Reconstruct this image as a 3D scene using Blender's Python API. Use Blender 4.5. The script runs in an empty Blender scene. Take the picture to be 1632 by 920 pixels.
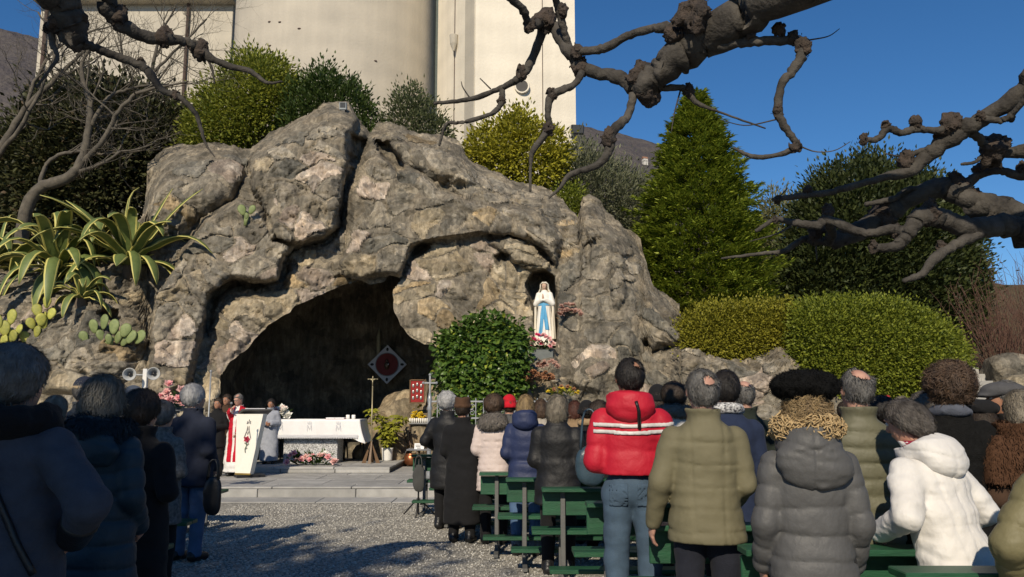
import bpy, bmesh, math, random
import numpy as np
from mathutils import Vector, Matrix
from mathutils.bvhtree import BVHTree

# ------------------------------------------------------------------ camera, world, sun, exposure
SC = bpy.context.scene
COL = SC.collection
FPX, CXP, CYP, CAMZ, HORIZ = 1300.0, 816.0, 460.0, 1.5, 648.0
PITCH = math.atan((HORIZ - CYP) / FPX)
cam_d = bpy.data.cameras.new('camera')
cam_d.sensor_width = 36.0
cam_d.lens = FPX / 1632.0 * 36.0
cam_d.clip_start = 0.05
cam_d.clip_end = 6000.0
cam = bpy.data.objects.new('camera', cam_d)
COL.objects.link(cam)
cam.location = (0, 0, CAMZ)
cam.rotation_euler = (math.pi / 2 + PITCH, 0, 0)
SC.camera = cam

SUN_EL, SUN_AZ = math.radians(33), math.radians(13)      # sun behind the camera, a little to the left
world = bpy.data.worlds.new('World')
SC.world = world
world.use_nodes = True
wn = world.node_tree.nodes
sky = wn.new('ShaderNodeTexSky')
sky.sky_type = 'NISHITA'
sky.sun_disc = False
sky.sun_elevation = SUN_EL
sky.sun_rotation = math.pi + SUN_AZ
sky.altitude = 400
sky.air_density = 0.9
sky.dust_density = 0.05
sky.ozone_density = 5.0
wn['Background'].inputs['Strength'].default_value = 0.10
hsv = wn.new('ShaderNodeHueSaturation')
hsv.inputs['Saturation'].default_value = 1.18
world.node_tree.links.new(sky.outputs[0], hsv.inputs['Color'])
world.node_tree.links.new(hsv.outputs[0], wn['Background'].inputs['Color'])
sun_d = bpy.data.lights.new('sun', 'SUN')
sun_d.energy = 4.6
sun_d.angle = math.radians(0.5)
sun_d.color = (1.0, 0.875, 0.69)
sun = bpy.data.objects.new('sun', sun_d)
COL.objects.link(sun)
SUNV = Vector((math.sin(SUN_AZ) * math.cos(SUN_EL), math.cos(SUN_AZ) * math.cos(SUN_EL), -math.sin(SUN_EL)))
sun.rotation_euler = SUNV.to_track_quat('-Z', 'Y').to_euler()
sun.location = (-10, -20, 25)
SC.view_settings.view_transform = 'Standard'
SC.view_settings.look = 'None'
SC.view_settings.gamma = 1.0
SC.view_settings.exposure = 0.0

# ------------------------------------------------------------------ helpers
rng = np.random.default_rng(7)
random.seed(7)
CP, SP = math.cos(PITCH), math.sin(PITCH)

def at(px, py, Y):
    """photo pixel + distance along +Y -> world point (arrays allowed)"""
    u = (np.asarray(px, float) - CXP) / FPX
    v = (CYP - np.asarray(py, float)) / FPX
    dy = CP - v * SP
    s = np.asarray(Y, float) / dy
    return np.stack(np.broadcast_arrays(u * s, Y + 0 * s, CAMZ + (SP + v * CP) * s), -1)

def tag(o, label=None, cat=None, group=None, kind=None):
    if label: o['label'] = label
    if cat: o['category'] = cat
    if group: o['group'] = group
    if kind: o['kind'] = kind
    return o

def thing(name, label, cat, loc=(0, 0, 0), rz=0.0, group=None):
    o = bpy.data.objects.new(name, None)
    o.empty_display_size = 0.2
    COL.objects.link(o)
    o.location = loc
    o.rotation_euler = (0, 0, rz)
    return tag(o, label, cat, group)

def mk(name, V, F, mat, parent=None, smooth=True, mats=None, midx=None, world=False):
    """V (n,3) and F (list of faces or (m,k) array) -> ONE mesh object; world=True: V is in world space"""
    V = np.asarray(V, float)
    if world and parent is not None:
        M = parent.matrix_basis.inverted()
        p = parent
        while p.parent is not None:
            p = p.parent
            M = M @ p.matrix_basis.inverted()
        M = np.array(M)
        V = V @ M[:3, :3].T + M[:3, 3]
    me = bpy.data.meshes.new(name)
    if isinstance(F, np.ndarray):
        k = F.shape[1]
        me.vertices.add(len(V)); me.vertices.foreach_set('co', V.astype(np.float32).ravel())
        me.loops.add(F.size); me.loops.foreach_set('vertex_index', F.astype(np.int32).ravel())
        me.polygons.add(len(F)); me.polygons.foreach_set('loop_start', np.arange(0, F.size, k, dtype=np.int32))
        me.update(calc_edges=True)
    else:
        me.from_pydata([tuple(v) for v in V], [], F)
    if mats:
        for m in mats: me.materials.append(m)
        if midx is not None: me.polygons.foreach_set('material_index', np.asarray(midx, np.int32))
    elif mat is not None:
        me.materials.append(mat)
    if smooth:
        me.polygons.foreach_set('use_smooth', np.ones(len(me.polygons), bool))
    me.update()
    o = bpy.data.objects.new(name, me)
    COL.objects.link(o)
    if parent is not None: o.parent = parent
    return o

def inst(name, src, parent, loc, rot=(0, 0, 0), scale=(1, 1, 1)):
    o = bpy.data.objects.new(name, src.data)
    COL.objects.link(o)
    o.parent = parent
    o.location = loc; o.rotation_euler = rot; o.scale = scale
    return o

class MB:
    """collects simple shapes into one mesh"""
    def __init__(s): s.v = []; s.f = []; s.m = []
    def add(s, V, F, mi=0):
        b = len(s.v)
        s.v.extend([tuple(map(float, p)) for p in V])
        for f in F:
            s.f.append([b + int(i) for i in f]); s.m.append(mi)
        return s
    def box(s, c, d, rz=0.0, ch=0.004, mi=0, rx=0.0):
        """bevelled box: centre c, full size d"""
        hx, hy, hz = d[0] / 2, d[1] / 2, d[2] / 2
        ch = min(ch, hx * .45, hy * .45, hz * .45)
        V = []
        for sx in (-1, 1):
            for sy in (-1, 1):
                for sz in (-1, 1):
                    V += [(sx * (hx - ch), sy * (hy - ch), sz * hz), (sx * (hx - ch), sy * hy, sz * (hz - ch)), (sx * hx, sy * (hy - ch), sz * (hz - ch))]
        V = np.array(V)
        def ix(sx, sy, sz, k): return (((sx > 0) * 2 + (sy > 0)) * 2 + (sz > 0)) * 3 + k
        F = []
        for sg in (-1, 1):
            F.append([ix(a, b, sg, 0) for a, b in ((-1, -1), (1, -1), (1, 1), (-1, 1))][::sg])
            F.append([ix(a, sg, b, 1) for a, b in ((-1, -1), (1, -1), (1, 1), (-1, 1))][::-sg])
            F.append([ix(sg, a, b, 2) for a, b in ((-1, -1), (1, -1), (1, 1), (-1, 1))][::sg])
        for a in (-1, 1):
            for b in (-1, 1):
                s1 = a * b
                F.append([ix(-1, a, b, 0), ix(1, a, b, 0), ix(1, a, b, 1), ix(-1, a, b, 1)][::-s1])
                F.append([ix(a, -1, b, 0), ix(a, 1, b, 0), ix(a, 1, b, 2), ix(a, -1, b, 2)][::s1])
                F.append([ix(a, b, -1, 1), ix(a, b, 1, 1), ix(a, b, 1, 2), ix(a, b, -1, 2)][::-s1])
                for c_ in (-1, 1):
                    F.append([ix(a, b, c_, 0), ix(a, b, c_, 1), ix(a, b, c_, 2)][::-(a * b * c_)])
        if rx:
            c0, s0 = math.cos(rx), math.sin(rx)
            V = V @ np.array([[1, 0, 0], [0, c0, s0], [0, -s0, c0]])
        if rz:
            c0, s0 = math.cos(rz), math.sin(rz)
            V = V @ np.array([[c0, s0, 0], [-s0, c0, 0], [0, 0, 1]])
        return s.add(V + np.array(c, float), F, mi)
    def tube(s, P, R, n=8, mi=0, cap=True, wob=0.0, rg=None):
        V, F = tube_geo(P, R, n, cap, wob, rg)
        return s.add(V, F, mi)
    def lathe(s, prof, c=(0, 0, 0), n=20, mi=0, cap=True):
        """prof: list of (r, z)"""
        V = []; F = []
        for r, z in prof:
            for i in range(n):
                a = 2 * math.pi * i / n
                V.append((c[0] + r * math.cos(a), c[1] + r * math.sin(a), c[2] + z))
        for k in range(len(prof) - 1):
            for i in range(n):
                j = (i + 1) % n
                F.append((k * n + i, k * n + j, (k + 1) * n + j, (k + 1) * n + i))
        if cap:
            F.append(tuple(range(n))[::-1]); F.append(tuple((len(prof) - 1) * n + i for i in range(n)))
        return s.add(V, F, mi)
    def ball(s, c, r, n=8, mi=0):
        r = np.array(r if np.ndim(r) else (r, r, r), float)
        prof = [(max(math.sin(math.pi * k / n), 1e-3), -math.cos(math.pi * k / n)) for k in range(n + 1)]
        t = MB().lathe(prof, (0, 0, 0), n + 2)
        return s.add(np.array(t.v) * r + np.array(c, float), t.f, mi)
    def build(s, name, mat, parent=None, smooth=False, mats=None, world=False):
        return mk(name, s.v, s.f, mat, parent, smooth, mats, s.m if mats else None, world)

def tube_geo(P, R, n=8, cap=True, wob=0.0, rg=None):
    P = np.asarray(P, float); R = np.broadcast_to(np.asarray(R, float), (len(P),))
    T = np.gradient(P, axis=0); T /= np.linalg.norm(T, axis=1)[:, None] + 1e-9
    ref = np.array([0.31, 0.2, 0.93])
    if abs(np.dot(T.mean(0) / (np.linalg.norm(T.mean(0)) + 1e-9), ref)) > 0.9: ref = np.array([0.9, 0.1, 0.2])
    N = ref - (T @ ref)[:, None] * T
    N /= np.linalg.norm(N, axis=1)[:, None]
    B = np.cross(T, N)
    a = np.linspace(0, 2 * np.pi, n, endpoint=False)
    RR = R[:, None] * np.ones(n)[None]
    if wob and rg is not None: RR = RR * (1 + wob * rg.standard_normal(RR.shape))
    V = P[:, None] + RR[..., None] * (np.cos(a)[None, :, None] * N[:, None] + np.sin(a)[None, :, None] * B[:, None])
    F = []
    m = len(P)
    for k in range(m - 1):
        for i in range(n):
            j = (i + 1) % n
            F.append((k * n + i, k * n + j, (k + 1) * n + j, (k + 1) * n + i))
    if cap:
        F.append(tuple(range(n))[::-1]); F.append(tuple((m - 1) * n + i for i in range(n)))
    return V.reshape(-1, 3), F

def spline(P, n):
    """Catmull-Rom through control rows P (any dims) -> n rows"""
    P = np.asarray(P, float)
    Q = np.vstack([2 * P[0] - P[1], P, 2 * P[-1] - P[-2]])
    t = np.linspace(0, len(P) - 1 - 1e-6, n); i = t.astype(int); f = (t - i)[:, None]
    a, b, c, d = Q[i], Q[i + 1], Q[i + 2], Q[i + 3]
    return 0.5 * (2 * b + (c - a) * f + (2 * a - 5 * b + 4 * c - d) * f ** 2 + (3 * b - a - 3 * c + d) * f ** 3)

def sstep(x, a=0.0, b=1.0):
    t = np.clip((x - a) / (b - a), 0, 1)
    return t * t * (3 - 2 * t)

def _h(ix, iy, iz, s):
    n = (ix * 374761393 + iy * 668265263 + iz * 2147483647 + s * 974711) & 0xffffffff
    n = ((n ^ (n >> 13)) * 1274126177) & 0xffffffff
    n = ((n ^ (n >> 16)) * 2246822519) & 0xffffffff
    return ((n ^ (n >> 15)) & 0xffffff) / float(0xffffff)

def vnoise(P, seed=0):
    P = np.asarray(P, float)
    i = np.floor(P).astype(np.int64); f = P - i; f = f * f * f * (f * (f * 6 - 15) + 10)
    r = 0
    for dx in (0, 1):
        for dy in (0, 1):
            for dz in (0, 1):
                w = (f[..., 0] if dx else 1 - f[..., 0]) * (f[..., 1] if dy else 1 - f[..., 1]) * (f[..., 2] if dz else 1 - f[..., 2])
                r = r + w * _h(i[..., 0] + dx, i[..., 1] + dy, i[..., 2] + dz, seed)
    return r * 2 - 1

def fbm(P, oct=4, seed=0, gain=0.5, ridged=False):
    r = 0; a = 1.0; P = np.asarray(P, float)
    for k in range(oct):
        n = vnoise(P + 17.3 * k, seed + k)
        r = r + a * ((1 - 2 * np.abs(n)) if ridged else n)
        P = P * 2.03; a *= gain
    return r

def worley(P, seed=0):
    """nearest cell centre, cell id, F1, F2"""
    P = np.asarray(P, float); i = np.floor(P).astype(np.int64)
    d1 = np.full(P.shape[:-1], 9.0); d2 = d1.copy(); idn = np.zeros(P.shape[:-1], np.int64); C = np.zeros(P.shape)
    for dx in (-1, 0, 1):
        for dy in (-1, 0, 1):
            for dz in (-1, 0, 1):
                j = i + np.array([dx, dy, dz])
                c = j + np.stack([_h(j[..., 0], j[..., 1], j[..., 2], seed + q) for q in (11, 22, 33)], -1)
                d = np.linalg.norm(P - c, axis=-1)
                near = d < d1
                d2 = np.where(near, d1, np.minimum(d2, d))
                d1 = np.where(near, d, d1)
                C = np.where(near[..., None], c, C)
                cid = (j[..., 0] + 500) * 1000003 + (j[..., 1] + 500) * 1009 + (j[..., 2] + 500)
                idn = np.where(near, cid, idn)
    return C, idn, d1, d2

def psd(poly, X, Y):
    """signed distance to a polygon, positive inside"""
    poly = np.asarray(poly, float); d = np.full(np.shape(X), 1e9); ins = np.zeros(np.shape(X), bool)
    n = len(poly)
    for k in range(n):
        a, b = poly[k], poly[(k + 1) % n]
        ex, ey = b - a
        t = np.clip(((X - a[0]) * ex + (Y - a[1]) * ey) / (ex * ex + ey * ey + 1e-9), 0, 1)
        d = np.minimum(d, np.hypot(X - a[0] - t * ex, Y - a[1] - t * ey))
        cond = (a[1] > Y) != (b[1] > Y)
        xi = ex * (Y - a[1]) / (ey + (1e-9 if ey >= 0 else -1e-9)) + a[0]
        ins ^= cond & (X < xi)
    return np.where(ins, d, -d)

def pld(line, X, Y):
    """distance to an open polyline"""
    line = np.asarray(line, float); d = np.full(np.shape(X), 1e9)
    for a, b in zip(line[:-1], line[1:]):
        ex, ey = b - a
        t = np.clip(((X - a[0]) * ex + (Y - a[1]) * ey) / (ex * ex + ey * ey + 1e-9), 0, 1)
        d = np.minimum(d, np.hypot(X - a[0] - t * ex, Y - a[1] - t * ey))
    return d

def snets(F, org, vox):
    """naive surface nets; F<0 inside -> verts, quads"""
    nx, ny, nz = F.shape
    S = F < 0
    cnt = np.zeros((nx - 1, ny - 1, nz - 1)); acc = np.zeros((nx - 1, ny - 1, nz - 1, 3))
    def sub(A, x, y, z): return A[x:nx - 1 + x, y:ny - 1 + y, z:nz - 1 + z]
    for ax in range(3):
        o1, o2 = [q for q in range(3) if q != ax]
        for p in (0, 1):
            for q in (0, 1):
                a = [0, 0, 0]; a[o1] = p; a[o2] = q
                b = list(a); b[ax] = 1
                fa, fb = sub(F, *a), sub(F, *b)
                m = sub(S, *a) != sub(S, *b)
                t = np.where(m, fa / np.where(m, fa - fb, 1), 0)
                cnt += m
                for k in range(3):
                    acc[..., k] += m * ((a[k] + t) if k == ax else a[k])
    act = cnt > 0
    idx = np.full(act.shape, -1, np.int64); idx[act] = np.arange(act.sum())
    I = np.argwhere(act)
    V = (I + acc[act] / cnt[act][:, None]) * vox + np.array(org)
    Q = []
    for ax in range(3):
        o1, o2 = (ax + 1) % 3, (ax + 2) % 3
        sl_a = [slice(1, None)] * 3; sl_a[ax] = slice(0, -1)
        sl_a[o1] = slice(1, F.shape[o1] - 1); sl_a[o2] = slice(1, F.shape[o2] - 1)
        sl_b = list(sl_a); sl_b[ax] = slice(1, None)
        sa, sb = S[tuple(sl_a)], S[tuple(sl_b)]
        E = np.argwhere(sa != sb)
        if not len(E): continue
        flip = sb[sa != sb]
        base = E.copy(); base[:, o1] += 1; base[:, o2] += 1
        def cell(d1, d2):
            c = base.copy(); c[:, o1] -= d1; c[:, o2] -= d2
            return idx[c[:, 0], c[:, 1], c[:, 2]]
        q = np.stack([cell(1, 1), cell(0, 1), cell(0, 0), cell(1, 0)], 1)
        q[flip] = q[flip][:, ::-1]
        Q.append(q)
    return V, np.concatenate(Q) if Q else np.zeros((0, 4), int)

def sdf_mesh(fn, lo, hi, vox):
    """mesh of fn<0; a coarse pass finds the blocks near the surface, only those are evaluated finely"""
    lo = np.array(lo, float); hi = np.array(hi, float); B = 4
    nb = np.maximum(np.ceil((hi - lo) / (vox * B)).astype(int), 2); n = nb * B + 1
    ax = [lo[k] + vox * np.arange(n[k]) for k in range(3)]
    C = fn(np.stack(np.meshgrid(*[a[::B] for a in ax], indexing='ij'), -1).reshape(-1, 3)).reshape(nb + 1)
    A = np.abs(C); m = np.full(nb, 1e9)
    for i in (0, 1):
        for j in (0, 1):
            for k in (0, 1): m = np.minimum(m, A[i:nb[0] + i, j:nb[1] + j, k:nb[2] + k])
    act = m < vox * B * 1.9 + .012
    F = np.repeat(np.repeat(np.repeat(np.where(C[:-1, :-1, :-1] < 0, -1.0, 1.0), B, 0), B, 1), B, 2)
    F = np.pad(F, ((0, 1), (0, 1), (0, 1)), mode='edge')
    M = np.zeros(tuple(n), bool)
    R = np.repeat(np.repeat(np.repeat(act, B, 0), B, 1), B, 2)
    for i in (0, 1):
        for j in (0, 1):
            for k in (0, 1): M[i:n[0] - 1 + i, j:n[1] - 1 + j, k:n[2] - 1 + k] |= R
    I = np.argwhere(M)
    F[M] = fn(lo + I * vox)
    F[0] = F[-1] = vox; F[:, 0] = F[:, -1] = vox; F[:, :, 0] = F[:, :, -1] = vox
    return snets(F, lo, vox)

# sdf primitives
def s_ell(P, c, r):
    q = (P - np.array(c)) / np.array(r); k = np.linalg.norm(q, axis=-1)
    return (k - 1) * min(r) * (0.55 + 0.45 * np.minimum(k, 1.5))
def s_cap(P, a, b, ra, rb=None):
    rb = ra if rb is None else rb
    a = np.array(a, float); b = np.array(b, float); ab = b - a
    t = np.clip(((P - a) @ ab) / (ab @ ab + 1e-12), 0, 1)
    return np.linalg.norm(P - a - t[..., None] * ab, axis=-1) - (ra + (rb - ra) * t)
def smin(a, b, k):
    h = np.clip(0.5 + 0.5 * (b - a) / k, 0, 1)
    return b + (a - b) * h - k * h * (1 - h)
def smax(a, b, k): return -smin(-a, -b, k)

# ------------------------------------------------------------------ materials
MATS = {}
def nt(name):
    m = bpy.data.materials.new(name); m.use_nodes = True
    n = m.node_tree.nodes; l = m.node_tree.links
    return m, n, l, n['Principled BSDF']

def lin(c):
    """sRGB 0-255 -> linear"""
    return tuple(((v / 255.0) / 12.92 if v <= 10 else ((v / 255.0 + 0.055) / 1.055) ** 2.4) for v in c) + (1.0,)

def matr(name, col, rough=0.7, var=0.25, scale=8.0, bump=0.15, bscale=60.0, metal=0.0, rand=0.0, col2=None, sheen=0.0, coat=0.0, detail=6, stretch=None, dist=0.01, spec=0.4):
    """generic procedural material: two-tone noise colour, fine bump, optional per-object variation"""
    if name in MATS: return MATS[name]
    m, n, l, b = nt(name)
    c = np.array(col[:3]); c2 = np.array(col2[:3]) if col2 is not None else c * (1 - var)
    tc = n.new('ShaderNodeTexCoord'); vec = tc.outputs['Object']
    if rand:
        oi = n.new('ShaderNodeObjectInfo')
        ad = n.new('ShaderNodeVectorMath'); ad.operation = 'ADD'
        sc_ = n.new('ShaderNodeVectorMath'); sc_.operation = 'SCALE'; sc_.inputs['Scale'].default_value = 37.0
        cb = n.new('ShaderNodeCombineXYZ')
        for k in range(3): l.new(oi.outputs['Random'], cb.inputs[k])
        l.new(cb.outputs[0], sc_.inputs[0]); l.new(vec, ad.inputs[0]); l.new(sc_.outputs[0], ad.inputs[1]); vec = ad.outputs[0]
    if stretch:
        mp = n.new('ShaderNodeMapping'); mp.inputs['Scale'].default_value = stretch
        l.new(vec, mp.inputs['Vector']); vec = mp.outputs[0]
    nz = n.new('ShaderNodeTexNoise'); nz.inputs['Scale'].default_value = scale; nz.inputs['Detail'].default_value = detail; nz.inputs['Roughness'].default_value = 0.62
    l.new(vec, nz.inputs['Vector'])
    rp = n.new('ShaderNodeValToRGB'); rp.color_ramp.elements[0].position = 0.32; rp.color_ramp.elements[1].position = 0.68
    rp.color_ramp.elements[0].color = tuple(c2) + (1,); rp.color_ramp.elements[1].color = tuple(c) + (1,)
    l.new(nz.outputs['Fac'], rp.inputs['Fac'])
    out = rp.outputs['Color']
    if rand:
        hs = n.new('ShaderNodeHueSaturation')
        mr = n.new('ShaderNodeMapRange'); mr.inputs['To Min'].default_value = 1 - rand; mr.inputs['To Max'].default_value = 1 + rand
        l.new(oi.outputs['Random'], mr.inputs['Value']); l.new(mr.outputs[0], hs.inputs['Value'])
        l.new(out, hs.inputs['Color']); out = hs.outputs['Color']
    l.new(out, b.inputs['Base Color'])
    b.inputs['Roughness'].default_value = rough
    b.inputs['Metallic'].default_value = metal
    b.inputs['Specular IOR Level'].default_value = spec
    if sheen:
        b.inputs['Sheen Weight'].default_value = sheen
    if coat: b.inputs['Coat Weight'].default_value = coat
    if bump:
        n2 = n.new('ShaderNodeTexNoise'); n2.inputs['Scale'].default_value = bscale; n2.inputs['Detail'].default_value = 5
        l.new(vec, n2.inputs['Vector'])
        bp = n.new('ShaderNodeBump'); bp.inputs['Strength'].default_value = bump; bp.inputs['Distance'].default_value = dist
        l.new(n2.outputs['Fac'], bp.inputs['Height']); l.new(bp.outputs[0], b.inputs['Normal'])
    MATS[name] = m
    return m

def leafmat(name, c1, c2, trans=0.35, rough=0.55, c3=None):
    """foliage: colour varies leaf by leaf, light passes through"""
    if name in MATS: return MATS[name]
    m, n, l, b = nt(name)
    g = n.new('ShaderNodeNewGeometry')
    rp = n.new('ShaderNodeValToRGB')
    e = rp.color_ramp.elements
    e[0].color = tuple(c1[:3]) + (1,); e[1].color = tuple(c2[:3]) + (1,)
    if c3 is not None:
        x = e.new(0.9); x.color = tuple(c2[:3]) + (1,); e[-1].color = tuple(c3[:3]) + (1,)
    l.new(g.outputs['Random Per Island'], rp.inputs['Fac'])
    l.new(rp.outputs[0], b.inputs['Base Color'])
    b.inputs['Roughness'].default_value = rough
    b.inputs['Specular IOR Level'].default_value = 0.3
    tr = n.new('ShaderNodeBsdfTranslucent'); l.new(rp.outputs[0], tr.inputs['Color'])
    mx = n.new('ShaderNodeMixShader'); mx.inputs['Fac'].default_value = trans
    l.new(b.outputs[0], mx.inputs[1]); l.new(tr.outputs[0], mx.inputs[2])
    l.new(mx.outputs[0], n['Material Output'].inputs['Surface'])
    MATS[name] = m
    return m

def rockmat(name, a, b_, c, rand=0.22, bump=0.85, k=1.32):
    """rock: patches of three tones, dark pits and streaks, layered relief"""
    if name in MATS: return MATS[name]
    a, b_, c = [tuple(v * k for v in q[:3]) for q in (a, b_, c)]
    m, n, l, bs = nt(name)
    tc = n.new('ShaderNodeTexCoord'); oi = n.new('ShaderNodeObjectInfo')
    cb = n.new('ShaderNodeCombineXYZ')
    for k in range(3): l.new(oi.outputs['Random'], cb.inputs[k])
    ad = n.new('ShaderNodeVectorMath'); ad.operation = 'MULTIPLY_ADD'; ad.inputs[1].default_value = (31, 57, 43)
    l.new(cb.outputs[0], ad.inputs[0]); l.new(tc.outputs['Object'], ad.inputs[2])
    v = ad.outputs[0]
    n1 = n.new('ShaderNodeTexNoise'); n1.inputs['Scale'].default_value = 1.7; n1.inputs['Detail'].default_value = 8; n1.inputs['Roughness'].default_value = 0.65; n1.inputs['Distortion'].default_value = 0.6
    l.new(v, n1.inputs['Vector'])
    rp = n.new('ShaderNodeValToRGB'); e = rp.color_ramp.elements
    e[0].position = 0.33; e[0].color = tuple(a[:3]) + (1,); e[1].position = 0.68; e[1].color = tuple(c[:3]) + (1,)
    x = e.new(0.5); x.color = tuple(b_[:3]) + (1,)
    l.new(n1.outputs['Fac'], rp.inputs['Fac'])
    # weather streaks and lichen
    mp = n.new('ShaderNodeMapping'); mp.inputs['Scale'].default_value = (6, 6, 1.1); mp.inputs['Rotation'].default_value = (0.2, 0.35, 0)
    l.new(v, mp.inputs['Vector'])
    n2 = n.new('ShaderNodeTexNoise'); n2.inputs['Scale'].default_value = 1.6; n2.inputs['Detail'].default_value = 7; n2.inputs['Roughness'].default_value = 0.7
    l.new(mp.outputs[0], n2.inputs['Vector'])
    r2 = n.new('ShaderNodeValToRGB'); r2.color_ramp.elements[0].position = 0.42; r2.color_ramp.elements[1].position = 0.64
    r2.color_ramp.elements[0].color = (0.42, 0.42, 0.42, 1); r2.color_ramp.elements[1].color = (1, 1, 1, 1)
    l.new(n2.outputs['Fac'], r2.inputs['Fac'])
    mu = n.new('ShaderNodeMix'); mu.data_type = 'RGBA'; mu.blend_type = 'MULTIPLY'; mu.inputs['Factor'].default_value = 0.8
    l.new(rp.outputs[0], mu.inputs['A']); l.new(r2.outputs[0], mu.inputs['B'])
    # chips and facets of differing tone
    dn = n.new('ShaderNodeTexNoise'); dn.inputs['Scale'].default_value = 3.0; dn.inputs['Detail'].default_value = 4; l.new(v, dn.inputs['Vector'])
    dv = n.new('ShaderNodeVectorMath'); dv.operation = 'MULTIPLY_ADD'; dv.inputs[1].default_value = (.45, .45, .45); l.new(dn.outputs['Color'], dv.inputs[0]); l.new(v, dv.inputs[2])
    vo = n.new('ShaderNodeTexVoronoi'); vo.inputs['Scale'].default_value = 3.4; l.new(dv.outputs[0], vo.inputs['Vector'])
    sp = n.new('ShaderNodeSeparateColor'); l.new(vo.outputs['Color'], sp.inputs[0])
    r4 = n.new('ShaderNodeValToRGB'); e4 = r4.color_ramp.elements; e4[0].color = (.55, .55, .56, 1); e4[1].color = (1.65, 1.55, 1.42, 1); e4[1].position = 1.0
    x = e4.new(.35); x.color = (.92, .9, .88, 1); x = e4.new(.8); x.color = (1.12, 1.05, .98, 1)
    l.new(sp.outputs[0], r4.inputs['Fac'])
    m4 = n.new('ShaderNodeMix'); m4.data_type = 'RGBA'; m4.blend_type = 'MULTIPLY'; m4.inputs['Factor'].default_value = .7
    l.new(mu.outputs['Result'], m4.inputs['A']); l.new(r4.outputs[0], m4.inputs['B'])
    hs = n.new('ShaderNodeHueSaturation'); mr = n.new('ShaderNodeMapRange')
    mr.inputs['To Min'].default_value = 1 - rand; mr.inputs['To Max'].default_value = 1 + rand
    l.new(oi.outputs['Random'], mr.inputs['Value']); l.new(mr.outputs[0], hs.inputs['Value'])
    l.new(m4.outputs['Result'], hs.inputs['Color']); l.new(hs.outputs[0], bs.inputs['Base Color'])
    bs.inputs['Roughness'].default_value = 0.88; bs.inputs['Specular IOR Level'].default_value = 0.25
    n3 = n.new('ShaderNodeTexNoise'); n3.inputs['Scale'].default_value = 9.0; n3.inputs['Detail'].default_value = 10; n3.inputs['Roughness'].default_value = 0.7
    l.new(v, n3.inputs['Vector'])
    bp = n.new('ShaderNodeBump'); bp.inputs['Strength'].default_value = bump; bp.inputs['Distance'].default_value = 0.06
    v5 = n.new('ShaderNodeTexVoronoi'); v5.inputs['Scale'].default_value = 7.5; l.new(dv.outputs[0], v5.inputs['Vector'])
    h5 = n.new('ShaderNodeMath'); h5.operation = 'MULTIPLY_ADD'; h5.inputs[1].default_value = .55
    l.new(v5.outputs['Distance'], h5.inputs[0]); l.new(n3.outputs['Fac'], h5.inputs[2])
    l.new(h5.outputs[0], bp.inputs['Height']); l.new(bp.outputs[0], bs.inputs['Normal'])
    MATS[name] = m
    return m
# ------------------------------------------------------------------ the setting: ground, terrain, mountain
def terrain_z(x, y):
    x = np.asarray(x, float); y = np.asarray(y, float)
    mid = sstep(x, -9.6, -8.2) * (1 - sstep(x, 2.6, 3.8))        # behind the grotto the bank starts further back
    left = 1 - sstep(x, -9.6, -8.2); right = sstep(x, 2.6, 3.8)
    zl = 3.6 * sstep(y, 17.3, 18.6) + 1.6 * sstep(y, 18.6, 25) + 2.2 * sstep(y, 25, 36)
    zm = 6.0 * sstep(y, 23.3, 25.5) + 1.6 * sstep(y, 25, 36)
    zr = 1.5 * sstep(y, 16.5, 17.3) + 2.5 * sstep(y, 17.6, 23) + 3.2 * sstep(y, 24, 36)
    zr = zr * (1 - 0.35 * sstep(x, 8, 14) * (1 - sstep(y, 24, 40)))
    z = left * zl + mid * zm + right * zr
    far = sstep(y, 60, 160)
    return z * (1 - far) + far * (-4.0)

def axis_pts(lo, a, b, hi, n):
    m = np.linspace(a, b, n); k = np.geomspace(1, hi - b + 1, 24) - 1; j = np.geomspace(1, a - lo + 1, 24) - 1
    return np.unique(np.concatenate([a - j, m, b + k]))
gx = axis_pts(-3500, -22, 22, 3500, 130); gy = axis_pts(-3500, -4, 46, 4500, 190)
GX, GY = np.meshgrid(gx, gy, indexing='ij')
GZ = terrain_z(GX, GY)
bank = sstep(GZ, 0.2, 1.0)
GZ = GZ + bank * 0.22 * fbm(np.stack([GX, GY, 0 * GX], -1) * 0.8, 3, 5) * (GY < 60)
nI, nJ = GX.shape
ii, jj = np.meshgrid(np.arange(nI - 1), np.arange(nJ - 1), indexing='ij')
GF = np.stack([ii * nJ + jj, (ii + 1) * nJ + jj, (ii + 1) * nJ + jj + 1, ii * nJ + jj + 1], -1).reshape(-1, 4)

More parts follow.
